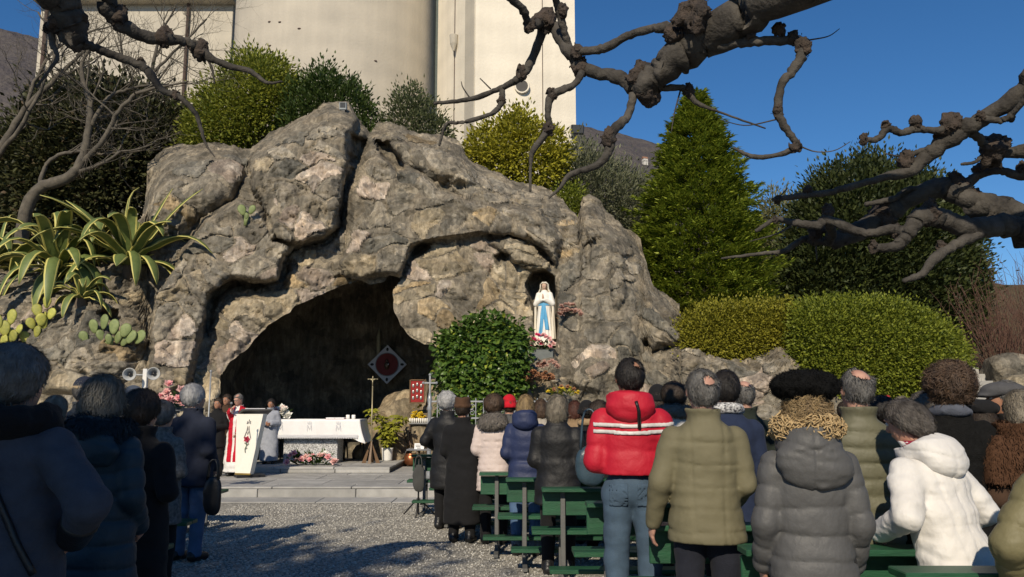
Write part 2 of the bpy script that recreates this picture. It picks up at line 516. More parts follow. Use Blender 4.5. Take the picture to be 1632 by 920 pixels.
def gravel_material():
    m, n, l, b = nt('gravel_ground')
    tc = n.new('ShaderNodeTexCoord')
    vo = n.new('ShaderNodeTexVoronoi'); vo.inputs['Scale'].default_value = 42
    l.new(tc.outputs['Object'], vo.inputs['Vector'])
    rp = n.new('ShaderNodeValToRGB'); e = rp.color_ramp.elements
    e[0].color = (0.16, 0.155, 0.145, 1); e[1].color = (0.52, 0.50, 0.45, 1); x = e.new(0.5); x.color = (0.32, 0.305, 0.275, 1)
    sp = n.new('ShaderNodeSeparateColor'); l.new(vo.outputs['Color'], sp.inputs[0]); l.new(sp.outputs[0], rp.inputs['Fac'])
    nz = n.new('ShaderNodeTexNoise'); nz.inputs['Scale'].default_value = 0.9; nz.inputs['Detail'].default_value = 6
    l.new(tc.outputs['Object'], nz.inputs['Vector'])
    r2 = n.new('ShaderNodeValToRGB'); r2.color_ramp.elements[0].position = 0.3; r2.color_ramp.elements[0].color = (0.72, 0.71, 0.68, 1); r2.color_ramp.elements[1].position = 0.7; r2.color_ramp.elements[1].color = (1.08, 1.06, 1.0, 1)
    l.new(nz.outputs['Fac'], r2.inputs['Fac'])
    mu = n.new('ShaderNodeMix'); mu.data_type = 'RGBA'; mu.blend_type = 'MULTIPLY'; mu.inputs['Factor'].default_value = 1
    l.new(rp.outputs[0], mu.inputs['A']); l.new(r2.outputs[0], mu.inputs['B'])
    # away from the square the sheet is leaf litter and soil
    sx = n.new('ShaderNodeSeparateXYZ'); l.new(tc.outputs['Object'], sx.inputs[0])
    mr = n.new('ShaderNodeMapRange'); mr.inputs['From Min'].default_value = 0.25; mr.inputs['From Max'].default_value = 0.7
    l.new(sx.outputs['Z'], mr.inputs['Value'])
    so = n.new('ShaderNodeValToRGB'); so.color_ramp.elements[0].color = (0.045, 0.04, 0.02, 1); so.color_ramp.elements[1].color = (0.13, 0.10, 0.06, 1)
    n4 = n.new('ShaderNodeTexNoise'); n4.inputs['Scale'].default_value = 5; n4.inputs['Detail'].default_value = 8
    l.new(tc.outputs['Object'], n4.inputs['Vector']); l.new(n4.outputs['Fac'], so.inputs['Fac'])
    mx = n.new('ShaderNodeMix'); mx.data_type = 'RGBA'
    l.new(mr.outputs[0], mx.inputs['Factor']); l.new(mu.outputs['Result'], mx.inputs['A']); l.new(so.outputs[0], mx.inputs['B'])
    l.new(mx.outputs['Result'], b.inputs['Base Color']); b.inputs['Roughness'].default_value = 0.95; b.inputs['Specular IOR Level'].default_value = 0.2
    bp = n.new('ShaderNodeBump'); bp.inputs['Strength'].default_value = 0.7; bp.inputs['Distance'].default_value = 0.012
    l.new(vo.outputs['Distance'], bp.inputs['Height']); bp.invert = True
    l.new(bp.outputs[0], b.inputs['Normal'])
    return m
ground = mk('ground', np.stack([GX, GY, GZ], -1).reshape(-1, 3), GF, gravel_material())
tag(ground, 'pale gravel ground with an earth bank behind the grotto', kind='structure')

# loose pebbles of the gravel square, in front of the steps
pr = np.random.default_rng(3)
def pebbles(n):
    x = pr.uniform(-4.2, 2.2, n); y = 5.6 + 7.45 * pr.random(n) ** 1.0
    r = pr.uniform(0.006, 0.015, n)
    O = np.array([(1, 0, 0), (-1, 0, 0), (0, 1, 0), (0, -1, 0), (0, 0, .7), (0, 0, -.7)], float)
    T = np.array([(0, 2, 4), (2, 1, 4), (1, 3, 4), (3, 0, 4), (2, 0, 5), (1, 2, 5), (3, 1, 5), (0, 3, 5)])
    a = pr.uniform(0, 6.28, n); c, s = np.cos(a), np.sin(a)
    V = O[None] * r[:, None, None] * pr.uniform(0.7, 1.35, (n, 6, 1))
    V = np.stack([V[..., 0] * c[:, None] - V[..., 1] * s[:, None], V[..., 0] * s[:, None] + V[..., 1] * c[:, None], V[..., 2]], -1)
    V += np.stack([x, y, r * 0.35], -1)[:, None]
    return V.reshape(-1, 3), (T[None] + 6 * np.arange(n)[:, None, None]).reshape(-1, 3)
pv, pf = pebbles(26000)
peb = mk('gravel', pv, pf, leafmat('pebble', (0.17, 0.165, 0.155), (0.55, 0.53, 0.48), trans=0.0, rough=0.9), None, smooth=False)
tag(peb, 'loose grey and beige gravel covering the aisle', 'gravel', kind='stuff')

# distant wooded mountain
ridge = np.array([(-900, 30), (-300, 30), (0, 46), (65, 62), (300, 110), (700, 165), (918, 200), (985, 212), (1060, 234), (1120, 275), (1200, 350), (1300, 420), (1500, 470), (2000, 560), (2600, 600)], float)
mx_ = np.linspace(-900, 2600, 360); my_ = np.interp(mx_, ridge[:, 0], ridge[:, 1])
RT = at(mx_, my_, 1500.0)
nk = 44; t = np.linspace(0, 1, nk)
MY = 420 + (1500 - 420) * t[None] + 0 * mx_[:, None]
sx_ = MY / 1500.0
MXW = RT[:, 0:1] * (0.45 + 0.55 * sx_) + 0 * MY
MZ = (RT[:, 2:3] + 8) * (t[None] ** 1.25) - 8
fz = fbm(np.stack([MXW / 150, MY / 150, 0 * MY], -1), 5, 9)
MZ = MZ + fz * 34 * np.sin(np.pi * np.clip(t, 0, 1))[None] + 3.0 * fbm(np.stack([MXW / 12, MY / 12, 0 * MY], -1), 3, 2) * t[None]
BY = MY[:, -1:] + np.array([[300., 900.]]); 
MXW = np.concatenate([MXW, MXW[:, -1:], MXW[:, -1:]], 1); MY = np.concatenate([MY, BY], 1); MZ = np.concatenate([MZ, MZ[:, -1:] - 60, 0 * MZ[:, -1:] - 10], 1)
a, b_ = MXW.shape
ii, jj = np.meshgrid(np.arange(a - 1), np.arange(b_ - 1), indexing='ij')
MF = np.stack([ii * b_ + jj, (ii + 1) * b_ + jj, (ii + 1) * b_ + jj + 1, ii * b_ + jj + 1], -1).reshape(-1, 4)
mtn = mk('mountain', np.stack([MXW, MY, MZ], -1).reshape(-1, 3), MF,
         matr('bare_woods', (0.105, 0.09, 0.078), 0.95, scale=0.035, col2=(0.058, 0.05, 0.055), bump=0.9, bscale=0.12, dist=9, detail=10))
tag(mtn, 'brown wooded mountain slope in the distance', kind='structure')
mbvh = BVHTree.FromPolygons([tuple(v) for v in np.stack([MXW, MY, MZ], -1).reshape(-1, 3)], MF.tolist())
def on_mountain(px, py):
    d = Vector(at(px, py, 100.0)) - Vector((0, 0, CAMZ)); d.normalize()
    return mbvh.ray_cast(Vector((0, 0, CAMZ)), d)[0]
def hill_house(px, py, w, h, label, roofcol):
    p = on_mountain(px, py)
    if p is None: return
    t_ = thing('hill_house', label, 'house', tuple(p), 0.35)
    MB().box((0, 0, h / 2 - 1), (w, w * .8, h + 2), ch=.05).build('wall', matr('hillwhite', (0.6, 0.57, 0.52), .9, bscale=2), t_)
    r = MB(); r.add([(-w * .56, -w * .46, h), (w * .56, -w * .46, h), (w * .56, w * .46, h), (-w * .56, w * .46, h), (-w * .56, 0, h * 1.45), (w * .56, 0, h * 1.45)],
                    [(0, 1, 5, 4), (2, 3, 4, 5), (0, 4, 3), (1, 2, 5), (0, 3, 2, 1)])
    r.build('roof', roofcol, t_)
    for k in (-1, 1):
        MB().box((k * w * .22, -w * .41, h * .55), (w * .16, .2, h * .3), ch=.02).build('window', matr('hillwin', (0.06, 0.06, 0.07), .4), t_)
hill_house(1028, 262, 8, 9, 'tiny white house high on the mountain slope', matr('hillroof', (0.3, 0.16, 0.1), .9, bscale=2))
hill_house(971, 253, 9, 5, 'tiny reddish house on the mountain beside the tower', matr('hillroof', (0.3, 0.16, 0.1), .9, bscale=2))

# ------------------------------------------------------------------ paving and altar steps
granite = matr('grey_granite', (0.40, 0.39, 0.365), .8, scale=3.5, col2=(0.27, 0.265, 0.25), bump=0.35, bscale=55, rand=0.14)
joint = matr('paving_joint', (0.16, 0.155, 0.14), .95, bscale=40)
pav = MB().box((-3.4, 13.47, -0.04), (11.5, 0.74, 0.088), ch=.004).build('paving', joint)
tag(pav, 'low border of grey stone slabs along the gravel', kind='structure')
r3 = np.random.default_rng(11)
def slab_rows(parent, x0, x1, ys, z, th, wmin, wmax, name='slab'):
    for y0, y1 in zip(ys[:-1], ys[1:]):
        x = x0
        while x < x1 - 0.05:
            w = min(r3.uniform(wmin, wmax), x1 - x)
            if x1 - x - w < 0.4: w = x1 - x
            MB().box((x + w / 2, (y0 + y1) / 2, z + th / 2 + r3.uniform(-.003, .003)), (w - .014, y1 - y0 - .014, th), ch=.008).build(name, granite, parent)
            x += w
slab_rows(pav, -9.1, 2.3, [13.12, 13.83], 0.002, 0.014, 0.9, 1.7)
plat = MB().box((-3.4, 18.6, 0.06), (11.4, 9.3, 0.18), ch=.006).build('altar_platform', joint)
tag(plat, 'wide low granite platform in front of the cave', kind='structure')
slab_rows(plat, -9.1, 2.3, [13.86, 14.35, 15.3, 16.3, 17.4, 18.5], 0.148, 0.032, 1.0, 1.9)
for k in range(7):                                   # riser stones of the lower step
    w = 11.4 / 7
    MB().box((-9.1 + w * (k + .5), 13.90, 0.07), (w - .012, 0.11, 0.148), ch=.008).build('riser_stone', granite, plat)
pl2 = MB().box((-4.1, 18.2, 0.20), (3.26, 2.9, 0.12), ch=.006).build('altar_plinth', joint)
tag(pl2, 'raised granite plinth under the altar', kind='structure')
slab_rows(pl2, -5.75, -2.45, [16.72, 17.6, 18.6, 19.6], 0.25, 0.045, 0.9, 1.3)
for k in range(3):
    MB().box((-5.2 + 1.1 * k, 16.76, 0.215), (1.085, 0.1, 0.07), ch=.008).build('riser_stone', granite, pl2)

# ------------------------------------------------------------------ the church
def concrete(name, c, c2):
    m, n, l, b = nt(name)
    tc = n.new('ShaderNodeTexCoord')
    nz = n.new('ShaderNodeTexNoise'); nz.inputs['Scale'].default_value = 0.35; nz.inputs['Detail'].default_value = 9; nz.inputs['Roughness'].default_value = .6
    l.new(tc.outputs['Object'], nz.inputs['Vector'])
    mp = n.new('ShaderNodeMapping'); mp.inputs['Scale'].default_value = (2.2, 2.2, .12); l.new(tc.outputs['Object'], mp.inputs['Vector'])
    st = n.new('ShaderNodeTexNoise'); st.inputs['Scale'].default_value = .8; st.inputs['Detail'].default_value = 6; l.new(mp.outputs[0], st.inputs['Vector'])
    wv = n.new('ShaderNodeTexWave'); wv.bands_direction = 'Z'; wv.inputs['Scale'].default_value = .22; wv.inputs['Distortion'].default_value = 1.2; wv.inputs['Detail'].default_value = 4
    l.new(tc.outputs['Object'], wv.inputs['Vector'])
    mA = n.new('ShaderNodeMath'); mA.operation = 'MULTIPLY_ADD'; mA.inputs[1].default_value = .55; l.new(nz.outputs['Fac'], mA.inputs[0])
    mB = n.new('ShaderNodeMath'); mB.operation = 'MULTIPLY'; mB.inputs[1].default_value = .38; l.new(st.outputs['Fac'], mB.inputs[0]); l.new(mB.outputs[0], mA.inputs[2])
    mC = n.new('ShaderNodeMath'); mC.operation = 'MULTIPLY_ADD'; mC.inputs[1].default_value = .07; l.new(wv.outputs['Fac'], mC.inputs[0]); l.new(mA.outputs[0], mC.inputs[2])
    rp = n.new('ShaderNodeValToRGB'); rp.color_ramp.elements[0].position = .33; rp.color_ramp.elements[0].color = tuple(c2) + (1,); rp.color_ramp.elements[1].position = .62; rp.color_ramp.elements[1].color = tuple(c) + (1,)
    l.new(mC.outputs[0], rp.inputs['Fac']); l.new(rp.outputs[0], b.inputs['Base Color']); b.inputs['Roughness'].default_value = .9; b.inputs['Specular IOR Level'].default_value = .2
    n3 = n.new('ShaderNodeTexNoise'); n3.inputs['Scale'].default_value = 7; n3.inputs['Detail'].default_value = 8; l.new(tc.outputs['Object'], n3.inputs['Vector'])
    bp = n.new('ShaderNodeBump'); bp.inputs['Strength'].default_value = .3; bp.inputs['Distance'].default_value = .05; l.new(n3.outputs['Fac'], bp.inputs['Height']); l.new(bp.outputs[0], b.inputs['Normal'])
    return m
conc = concrete('cream_concrete', (0.80, 0.73, 0.60), (0.64, 0.585, 0.48))
conc_d = concrete('grey_concrete', (0.52, 0.475, 0.39), (0.40, 0.37, 0.31))
gap_shade = matr('painted_gap_shade', (0.10, 0.125, 0.115), .7, bscale=4)  # dark colour painted in for the shade beside the tower
rusty = matr('rusty_iron', (0.09, 0.06, 0.05), .8)
church = thing('church', 'huge cream concrete church with a round apse and square tower above the grotto', 'church', (-10.5, 46, 7))
def cyl_part(name, cx, cy, r, z0, z1, mat, n=96, a0=0, a1=2 * math.pi):
    a = np.linspace(a0, a1, n)
    z = np.linspace(z0, z1, 14)
    V = np.stack([cx + r * np.cos(a)[None] + 0 * z[:, None], cy + r * np.sin(a)[None] + 0 * z[:, None], z[:, None] + 0 * a[None]], -1).reshape(-1, 3)
    i, j = np.meshgrid(np.arange(13), np.arange(n - 1), indexing='ij')
    F = np.stack([i * n + j, i * n + j + 1, (i + 1) * n + j + 1, (i + 1) * n + j], -1).reshape(-1, 4)
    return mk(name, V, F, mat, church, True, world=True)
apse = cyl_part('apse', -10.75, 48, 6.15, 4, 40, concrete('apse_concrete', (0.52, 0.47, 0.385), (0.40, 0.365, 0.305)))
for k in range(5):                                   # pour joints and small drain holes of the round wall
    px_, py_ = [(422, 68), (478, 47), (608, 88), (443, 33), (420, 29)][k]
    p = at(px_, py_, 42.0)
    a = math.atan2(p[1] - 48, p[0] + 10.75)
    MB().ball((-10.75 + 6.15 * math.cos(a), 48 + 6.15 * math.sin(a), p[2]), (.10, .05, .05)).build('wall_scar', rusty, church, world=True)
# nave wall behind the bare trees
p0 = at(66, 8, 52.0); p1 = at(372, 8, 52.0)
MB().box(((p0[0] + p1[0]) / 2, 53.0, (4 + p0[2]) / 2), (p1[0] - p0[0], 2.0, p0[2] - 4), ch=.03).build('nave_wall', conc_d, church, world=True)
MB().box(((p0[0] + p1[0]) / 2, 52.7, p0[2] + .2), (p1[0] - p0[0] + .5, 2.9, .4), ch=.05).build('eaves', conc_d, church, world=True)
p = at(297, 60, 51.8); MB().tube([(p[0], 51.85, 4), (p[0], 51.85, p0[2])], .11, 8).build('downpipe', rusty, church, world=True)
p = at(70, 60, 51.8); MB().tube([(p[0], 51.85, 4), (p[0], 51.85, p0[2])], .13, 8).build('downpipe', rusty, church, world=True)
# square tower: corner towards the camera
c0 = at(757, 200, 40.0)[:2]; cr = at(918, 200, 41.0)[:2]; cl = at(696, 200, 45.5)[:2]; cb_ = cr + (cl - c0)
def quadwall(name, a, b, z0, z1, mat, nx=2, inset=0):
    V = np.array([(a[0], a[1], z0), (b[0], b[1], z0), (b[0], b[1], z1), (a[0], a[1], z1)])
    return mk(name, V, [(0, 1, 2, 3)], mat, church, False, world=True)
tw = MB(); z0, z1 = 4.0, 44.0
tw.add([(*c0, z0), (*cr, z0), (*cb_, z0), (*cl, z0), (*c0, z1), (*cr, z1), (*cb_, z1), (*cl, z1)], [(0, 1, 5, 4), (1, 2, 6, 5), (2, 3, 7, 6), (3, 0, 4, 7), (4, 5, 6, 7)])
tw.build('tower', conc, church, world=True)
dl = (cl - c0) / np.linalg.norm(cl - c0); df = (cr - c0) / np.linalg.norm(cr - c0); nl = np.array([dl[1], -dl[0]]); nl = nl if nl[0] < 0 else -nl
ang = math.atan2(dl[1], dl[0])
q = c0 + dl * 0.75 + nl * 0.02
MB().box((q[0], q[1], 24), (1.35, .06, 40), ang, .01).build('corner_pier', conc_d, church, world=True)
q = c0 + dl * 3.1 + nl * 0.01
MB().box((q[0], q[1], 24), (.05, .05, 40), ang, .005).build('wall_joint', rusty, church, world=True)
q = c0 + dl * 2.75 + nl * .2; zz = at(724, 62, 42.0)[2]
MB().lathe([(.05, -.5), (.2, -.1), (.24, .4)], (q[0], q[1], zz), 10).build('rain_hopper', conc_d, church, world=True)
q = c0 + dl * 5.4 - nl * .35
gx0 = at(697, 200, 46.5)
MB().box((gx0[0], 47.2, 24), (1.5, .3, 40), 0, .02).build('gap_shade_strip', gap_shade, church, world=True)  # dark slab standing in for the shadowed gap between apse and tower
nf = np.array([df[1], -df[0]]); nf = nf if nf[1] < 0 else -nf
fp = c0 + df * 2.45; zz = at(832, 139, 40.5)[2]
rngm = MB()
port = at(832, 139, 40.45)
V, F = tube_geo([(port[0], 40.55, port[2]), (port[0] + .03 * nf[0], 40.33, port[2])], .33, 24)
mk('porthole', V, F, matr('port_dark', (0.05, 0.045, 0.04), .6), church, False, world=True)
V, F = tube_geo([(port[0] + .35 * math.cos(a), 40.33, port[2] + .35 * math.sin(a)) for a in np.linspace(0, 6.283, 28)], .05, 6, False)
mk('porthole_ring', V, F, conc, church, True, world=True)
for py_ in ():
    p = at(835, py_, 40.4)
    q0, q1 = c0 + nf * .012, cr + nf * .012
    MB().box(((q0[0] + q1[0]) / 2, (q0[1] + q1[1]) / 2, p[2]), (np.linalg.norm(q1 - q0), .02, .03), math.atan2(df[1], df[0]), .002).build('pour_joint', conc_d, church, world=True)
q = c0 + df * 3.55 + nf * .02
MB().box((q[0], q[1], 24), (.03, .03, 40), math.atan2(df[1], df[0]), .002).build('lightning_cable', rusty, church, world=True)
# floodlight bracketed on the tower corner
p = at(920, 207, 40.6)
fl = thing('tower_floodlight', 'black rectangular floodlight bracketed to the corner of the square tower', 'floodlight', tuple(p))
blk = matr('black_metal', (0.02, 0.02, 0.022), .45)
MB().box((0, 0, 0), (.66, .35, .5), .15, .04, rx=.3).build('housing', blk, fl)
MB().box((.02, -.19, -.02), (.56, .02, .4), .15, .01, rx=.3).build('lens', matr('lamp_glass', (0.08, 0.085, 0.09), .12), fl)
MB().tube([(-.1, .25, -.25), (-.35, .4, -.3)], .04).build('bracket', blk, fl)
# ------------------------------------------------------------------ the rock grotto
TOP = np.array([(-90, 440), (-20, 432), (60, 425), (120, 410), (175, 382), (222, 345), (233, 300), (238, 262), (264, 240), (300, 232), (332, 224), (378, 233), (400, 238), (420, 220), (444, 206), (494, 186), (508, 170), (528, 162), (556, 164), (574, 186), (590, 214), (600, 196), (640, 197), (690, 213), (728, 222), (750, 250), (790, 278), (830, 292), (870, 302), (890, 310), (905, 330), (922, 344), (927, 312), (940, 312), (962, 332), (975, 345), (995, 366), (1020, 380), (1026, 410), (1040, 455), (1062, 468), (1084, 486), (1088, 520), (1080, 560), (1110, 562), (1150, 575), (1200, 570), (1226, 562), (1243, 540), (1256, 556), (1282, 576), (1330, 596), (1370, 620), (1420, 700), (1460, 760)], float)
CAVE = np.array([(338, 790), (343, 660), (346, 632), (352, 612), (364, 584), (400, 547), (440, 512), (480, 482), (520, 461), (548, 455), (575, 447), (590, 455), (606, 450), (622, 438), (640, 444), (622, 468), (627, 500), (650, 526), (675, 545), (700, 558), (714, 566), (718, 640), (718, 790)], float)
_c = np.vstack([CAVE, CAVE[:1]]); _s = np.r_[0, np.cumsum(np.hypot(*np.diff(_c, axis=0).T))]; _t = np.arange(0, _s[-1], 7.0)
CAVE = np.stack([np.interp(_t, _s, _c[:, 0]), np.interp(_t, _s, _c[:, 1])], -1)
CAVE = CAVE + np.stack([fbm(np.stack([CAVE[:, 0] / 26, CAVE[:, 1] / 26, 0 * _t + q], -1), 3, 15) for q in (0.3, 9.1)], -1) * 5.5   # uneven rim
NICHE = np.array([(837, 452), (848, 434), (868, 430), (884, 440), (890, 470), (890, 520), (886, 556), (848, 556), (850, 500), (843, 476)], float)
POCKETS = [(np.array([(653, 402), (668, 388), (690, 388), (678, 402), (656, 412)], float), .45),
           (np.array([(786, 408), (800, 398), (818, 404), (808, 420), (792, 428)], float), .35),
           (np.array([(1020, 540), (1035, 536), (1038, 552), (1024, 562)], float), .5),
           (np.array([(152, 498), (165, 490), (188, 494), (192, 512), (170, 515)], float), .5),
           (np.array([(596, 222), (618, 226), (640, 250), (652, 276), (630, 280), (606, 252)], float), .9),
           (np.array([(990, 408), (1012, 402), (1016, 440), (998, 436)], float), .3),
           (np.array([(383, 262), (398, 258), (402, 280), (386, 290)], float), .35),
           (np.array([(560, 215), (588, 222), (574, 262), (556, 262)], float), .7)]
LAYERS = [  # (outline in the photo, how far it stands proud, softness of its edge in px)
    ([(228, 346), (234, 262), (264, 236), (332, 220), (384, 230), (388, 290), (372, 318), (320, 345), (290, 385), (250, 370)], .45, 22),
    ([(400, 250), (440, 200), (495, 182), (520, 155), (562, 155), (578, 190), (560, 215), (556, 262), (545, 300), (540, 362), (518, 384), (470, 392), (432, 380), (420, 330), (402, 300)], .85, 11),
    ([(290, 388), (322, 348), (378, 318), (420, 330), (440, 380), (470, 392), (456, 408), (446, 448), (428, 456), (400, 450), (370, 446), (338, 470), (326, 520), (318, 560), (300, 620), (240, 640), (240, 470), (270, 430)], .85, 12),
    ([(560, 300), (578, 262), (600, 244), (640, 262), (700, 300), (760, 320), (860, 335), (900, 380), (885, 425), (872, 408), (850, 392), (812, 376), (770, 378), (740, 384), (700, 388), (660, 396), (645, 432), (640, 444), (606, 440), (575, 447), (548, 440), (540, 420), (552, 380), (556, 330)], .55, 11),
    ([(598, 190), (650, 190), (735, 225), (770, 300), (700, 288), (640, 250), (612, 222)], .35, 14),
    ([(775, 386), (812, 380), (850, 394), (878, 420), (876, 436), (846, 430), (820, 420), (800, 400)], .40, 10),
    ([(630, 470), (660, 420), (700, 395), (760, 400), (790, 440), (800, 500), (760, 560), (690, 556), (640, 520)], .22, 30),
    ([(895, 420), (905, 340), (930, 345), (990, 370), (1020, 420), (1045, 470), (1030, 560), (960, 640), (890, 620), (890, 500)], .45, 45),
    ([(922, 350), (926, 308), (945, 314), (965, 340), (960, 380), (935, 390)], .35, 12),
    ([(970, 408), (995, 430), (1000, 470), (980, 500), (972, 460)], .22, 8),
    ([(1020, 480), (1062, 466), (1086, 488), (1088, 545), (1040, 560), (1022, 530)], .4, 18),
    ([(120, 480), (190, 462), (236, 500), (232, 560), (190, 620), (100, 600)], .35, 25),
    ([(832, 560), (842, 552), (884, 552), (890, 580), (900, 640), (840, 660), (826, 600)], .25, 8),
    ([(350, 470), (440, 470), (480, 440), (540, 400), (560, 430), (480, 475), (400, 540), (352, 600), (330, 560)], .18, 18),
    ([(1205, 620), (1226, 562), (1243, 538), (1258, 556), (1290, 590), (1290, 650)], .35, 18)]
CREV = [([(590, 212), (570, 262), (548, 302), (543, 362), (520, 386), (462, 402), (448, 452), (400, 456), (368, 452), (340, 478), (330, 530)], 6, .35),
        ([(384, 292), (372, 320), (322, 348), (292, 390)], 4, .22),
        ([(640, 442), (652, 412), (668, 392), (700, 384), (740, 379), (770, 374), (812, 372), (852, 388), (880, 420)], 3.5, .22),
        ([(640, 258), (700, 292), (730, 310)], 3, .15),
        ([(925, 348), (936, 392), (938, 440)], 3, .14), ([(892, 470), (906, 462), (930, 430)], 3, .14),
        ([(700, 560), (760, 560), (830, 520), (842, 480)], 4, .12), ([(1040, 562), (1080, 552)], 4, .2)]
NC, NR = 600, 300
pxs = np.linspace(-90, 1450, NC)
tops = np.interp(pxs, TOP[:, 0], TOP[:, 1]) + 3.0 * fbm(np.stack([pxs / 22, 0 * pxs, 0 * pxs], -1), 3, 4)
kern = np.hanning(41); kern /= kern.sum()
tops_s = np.convolve(np.pad(tops, 20, mode='edge'), kern, 'valid')
tt = np.linspace(0, 1, NR)
PX = pxs[:, None] + 0 * tt[None]
PY = tops[:, None] + (785 - tops)[:, None] * tt[None]
# pull vertices near the cave mouth onto its edge, so that the rim is clean
sdc = psd(CAVE, PX, PY)
e = 0.6
gxs = (psd(CAVE, PX + e, PY) - psd(CAVE, PX - e, PY)) / (2 * e); gys = (psd(CAVE, PX, PY + e) - psd(CAVE, PX, PY - e)) / (2 * e)
near = np.abs(sdc) < 1.5
PX = np.where(near, PX - gxs * sdc, PX); PY = np.where(near, PY - gys * sdc, PY)
sdc = np.where(near, 0, sdc)

def rock_depth(X, Y, top):
    D = 17.55 + 3.3 * np.clip((610 - Y) / 440, -0.1, 1.15)
    D = D - 0.9 * sstep(-X, -330, -60)
    low = 16.15 + np.clip((640 - Y) / 100, -.6, 1.2) * 0.8
    w = sstep(X, 1050, 1120)
    D = D * (1 - w) + low * w
    for poly, h, soft in LAYERS:
        s = psd(poly, X, Y)
        D = D - h * sstep(s, -1.5, soft) ** 0.6
    for line, wd, h in CREV:
        D = D + h * np.exp(-(pld(line, X, Y) / wd) ** 2)
    D = D + 1.5 * (1 - np.clip((Y - top) / 60, 0, 1)) ** 2.2 * (1 - .5 * w)
    for poly, h in POCKETS:
        D = D + h * sstep(psd(poly, X, Y), -2, 6)
    D = D + 1.0 * sstep(psd(NICHE, X, Y), -1.2, 5)
    return D
D = rock_depth(PX, PY, tops_s[:, None])
P = at(PX, PY, D)
# broad relief, then stone by stone relief
wp = P * np.array([1.15, 1.0, 1.15]) + 0.35 * np.stack([fbm(P * 1.1, 2, s) for s in (1, 2, 3)], -1)
Cc, cid, f1, f2 = worley(wp * np.array([1.15, .8, 1.5]), 5)
hsh = lambda s: ((cid * 2654435761 + s * 40503) % 1000003) / 1000003.0
tilt = np.stack([hsh(1), hsh(2), hsh(3)], -1) - .5
loc = wp * np.array([1.15, .8, 1.5]) - Cc
edge = sstep(f2 - f1, 0.0, 0.10)
calm = 0.45 + 0.55 * sstep(fbm(P * .45, 2, 88), -.25, .35)
relief = calm * (0.13 * (tilt * loc).sum(-1) * 2.2 + 0.10 * (hsh(4) - .45))
C2, cid2, g1, g2 = worley(wp * 3.6, 9)
h2 = lambda s: ((cid2 * 2654435761 + s * 40503) % 1000003) / 1000003.0
t2 = np.stack([h2(1), h2(2), h2(3)], -1) - .5
fine = 0.075 * (t2 * (wp * 3.6 - C2)).sum(-1) * 1.6 + 0.035 * (h2(5) - .5) - 0.02 * (1 - sstep(g2 - g1, 0, .18))
broad = 0.16 * fbm(P * 0.75, 3, 21) + 0.06 * fbm(P * 2.4, 3, 31, ridged=True)
C3, cid3, k1, k2 = worley(wp * 8.5, 13)
h3 = lambda s: ((cid3 * 2654435761 + s * 40503) % 1000003) / 1000003.0
t3 = np.stack([h3(1), h3(2), h3(3)], -1) - .5
micro = 0.02 * fbm(P * 9, 3, 41) + 0.075 * (t3 * (wp * 8.5 - C3)).sum(-1) * (0.4 + sstep(fbm(P * .8, 2, 99), -.2, .3))
quiet = 1 - .75 * sstep(psd(NICHE, PX, PY), -6, 2)
base_h = (broad + fine * (0.6 + 0.8 * (fbm(P * .5, 2, 77) > 0)) + micro) * quiet
rimk = sstep(np.abs(sdc), 0, 5)
stone_h = base_h + (relief * .7 + 0.02) * edge * quiet - 0.012 * (1 - edge)
dirv = P - np.array([0, 0, CAMZ]); dirv /= np.linalg.norm(dirv, axis=-1)[..., None]
nrm = np.cross(np.gradient(P, axis=0), np.gradient(P, axis=1)); nrm /= np.linalg.norm(nrm, axis=-1)[..., None] + 1e-9
nrm = np.where((nrm * dirv).sum(-1)[..., None] > 0, -nrm, nrm)
out = 0.65 * -dirv + 0.35 * nrm
Pb = P + out * (base_h - 0.008)[..., None] * rimk[..., None]
Ps = P + out * stone_h[..., None] * rimk[..., None]
# the top rolls back and down to the bank behind
nb = 14
back = []
for k in range(1, nb + 1):
    q = Pb[:, 0].copy(); f = k / nb
    q[:, 1] += 3.6 * f; q[:, 2] = q[:, 2] * (1 - f ** 1.6) + (terrain_z(q[:, 0], q[:, 1]) - .4) * f ** 1.6 - 0.05 * k ** .5
    q += 0.10 * np.stack([fbm(q * 1.3, 3, s) for s in (51, 52, 53)], -1)
    back.append(q)
allP = np.concatenate([np.stack(back[::-1], 1), Pb], 1)
n2 = allP.shape[1]
ii, jj = np.meshgrid(np.arange(NC - 1), np.arange(n2 - 1), indexing='ij')
Fq = np.stack([ii * n2 + jj, ii * n2 + jj + 1, (ii + 1) * n2 + jj + 1, (ii + 1) * n2 + jj], -1)
insd = np.zeros((NC, n2)); insd[:, nb:] = sdc
inside = insd >= 0
inn = (insd > 0)
fin = (inside[:-1, :-1] & inside[1:, :-1] & inside[:-1, 1:] & inside[1:, 1:]) & (inn[:-1, :-1] | inn[1:, :-1] | inn[:-1, 1:] | inn[1:, 1:])
Fq = Fq[~fin].reshape(-1, 4)
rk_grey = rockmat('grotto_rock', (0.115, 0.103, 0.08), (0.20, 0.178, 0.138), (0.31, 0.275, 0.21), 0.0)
rk = [rk_grey,
      rockmat('stone_grey', (0.12, 0.11, 0.09), (0.215, 0.195, 0.155), (0.34, 0.31, 0.25)),
      rockmat('stone_ochre', (0.17, 0.13, 0.075), (0.28, 0.22, 0.135), (0.39, 0.32, 0.21)),
      rockmat('stone_pink', (0.22, 0.18, 0.145), (0.35, 0.295, 0.24), (0.49, 0.44, 0.37)),
      rockmat('stone_dark', (0.08, 0.078, 0.066), (0.145, 0.138, 0.115), (0.23, 0.215, 0.18)),
      rockmat('stone_tan', (0.20, 0.17, 0.115), (0.31, 0.265, 0.185), (0.44, 0.385, 0.285))]
gb = at(560, 770, 17.5)
grotto = thing('rock_grotto', 'tall rugged artificial rock grotto with a dark arched cave and statue niche', 'grotto', (gb[0], gb[1], 0))
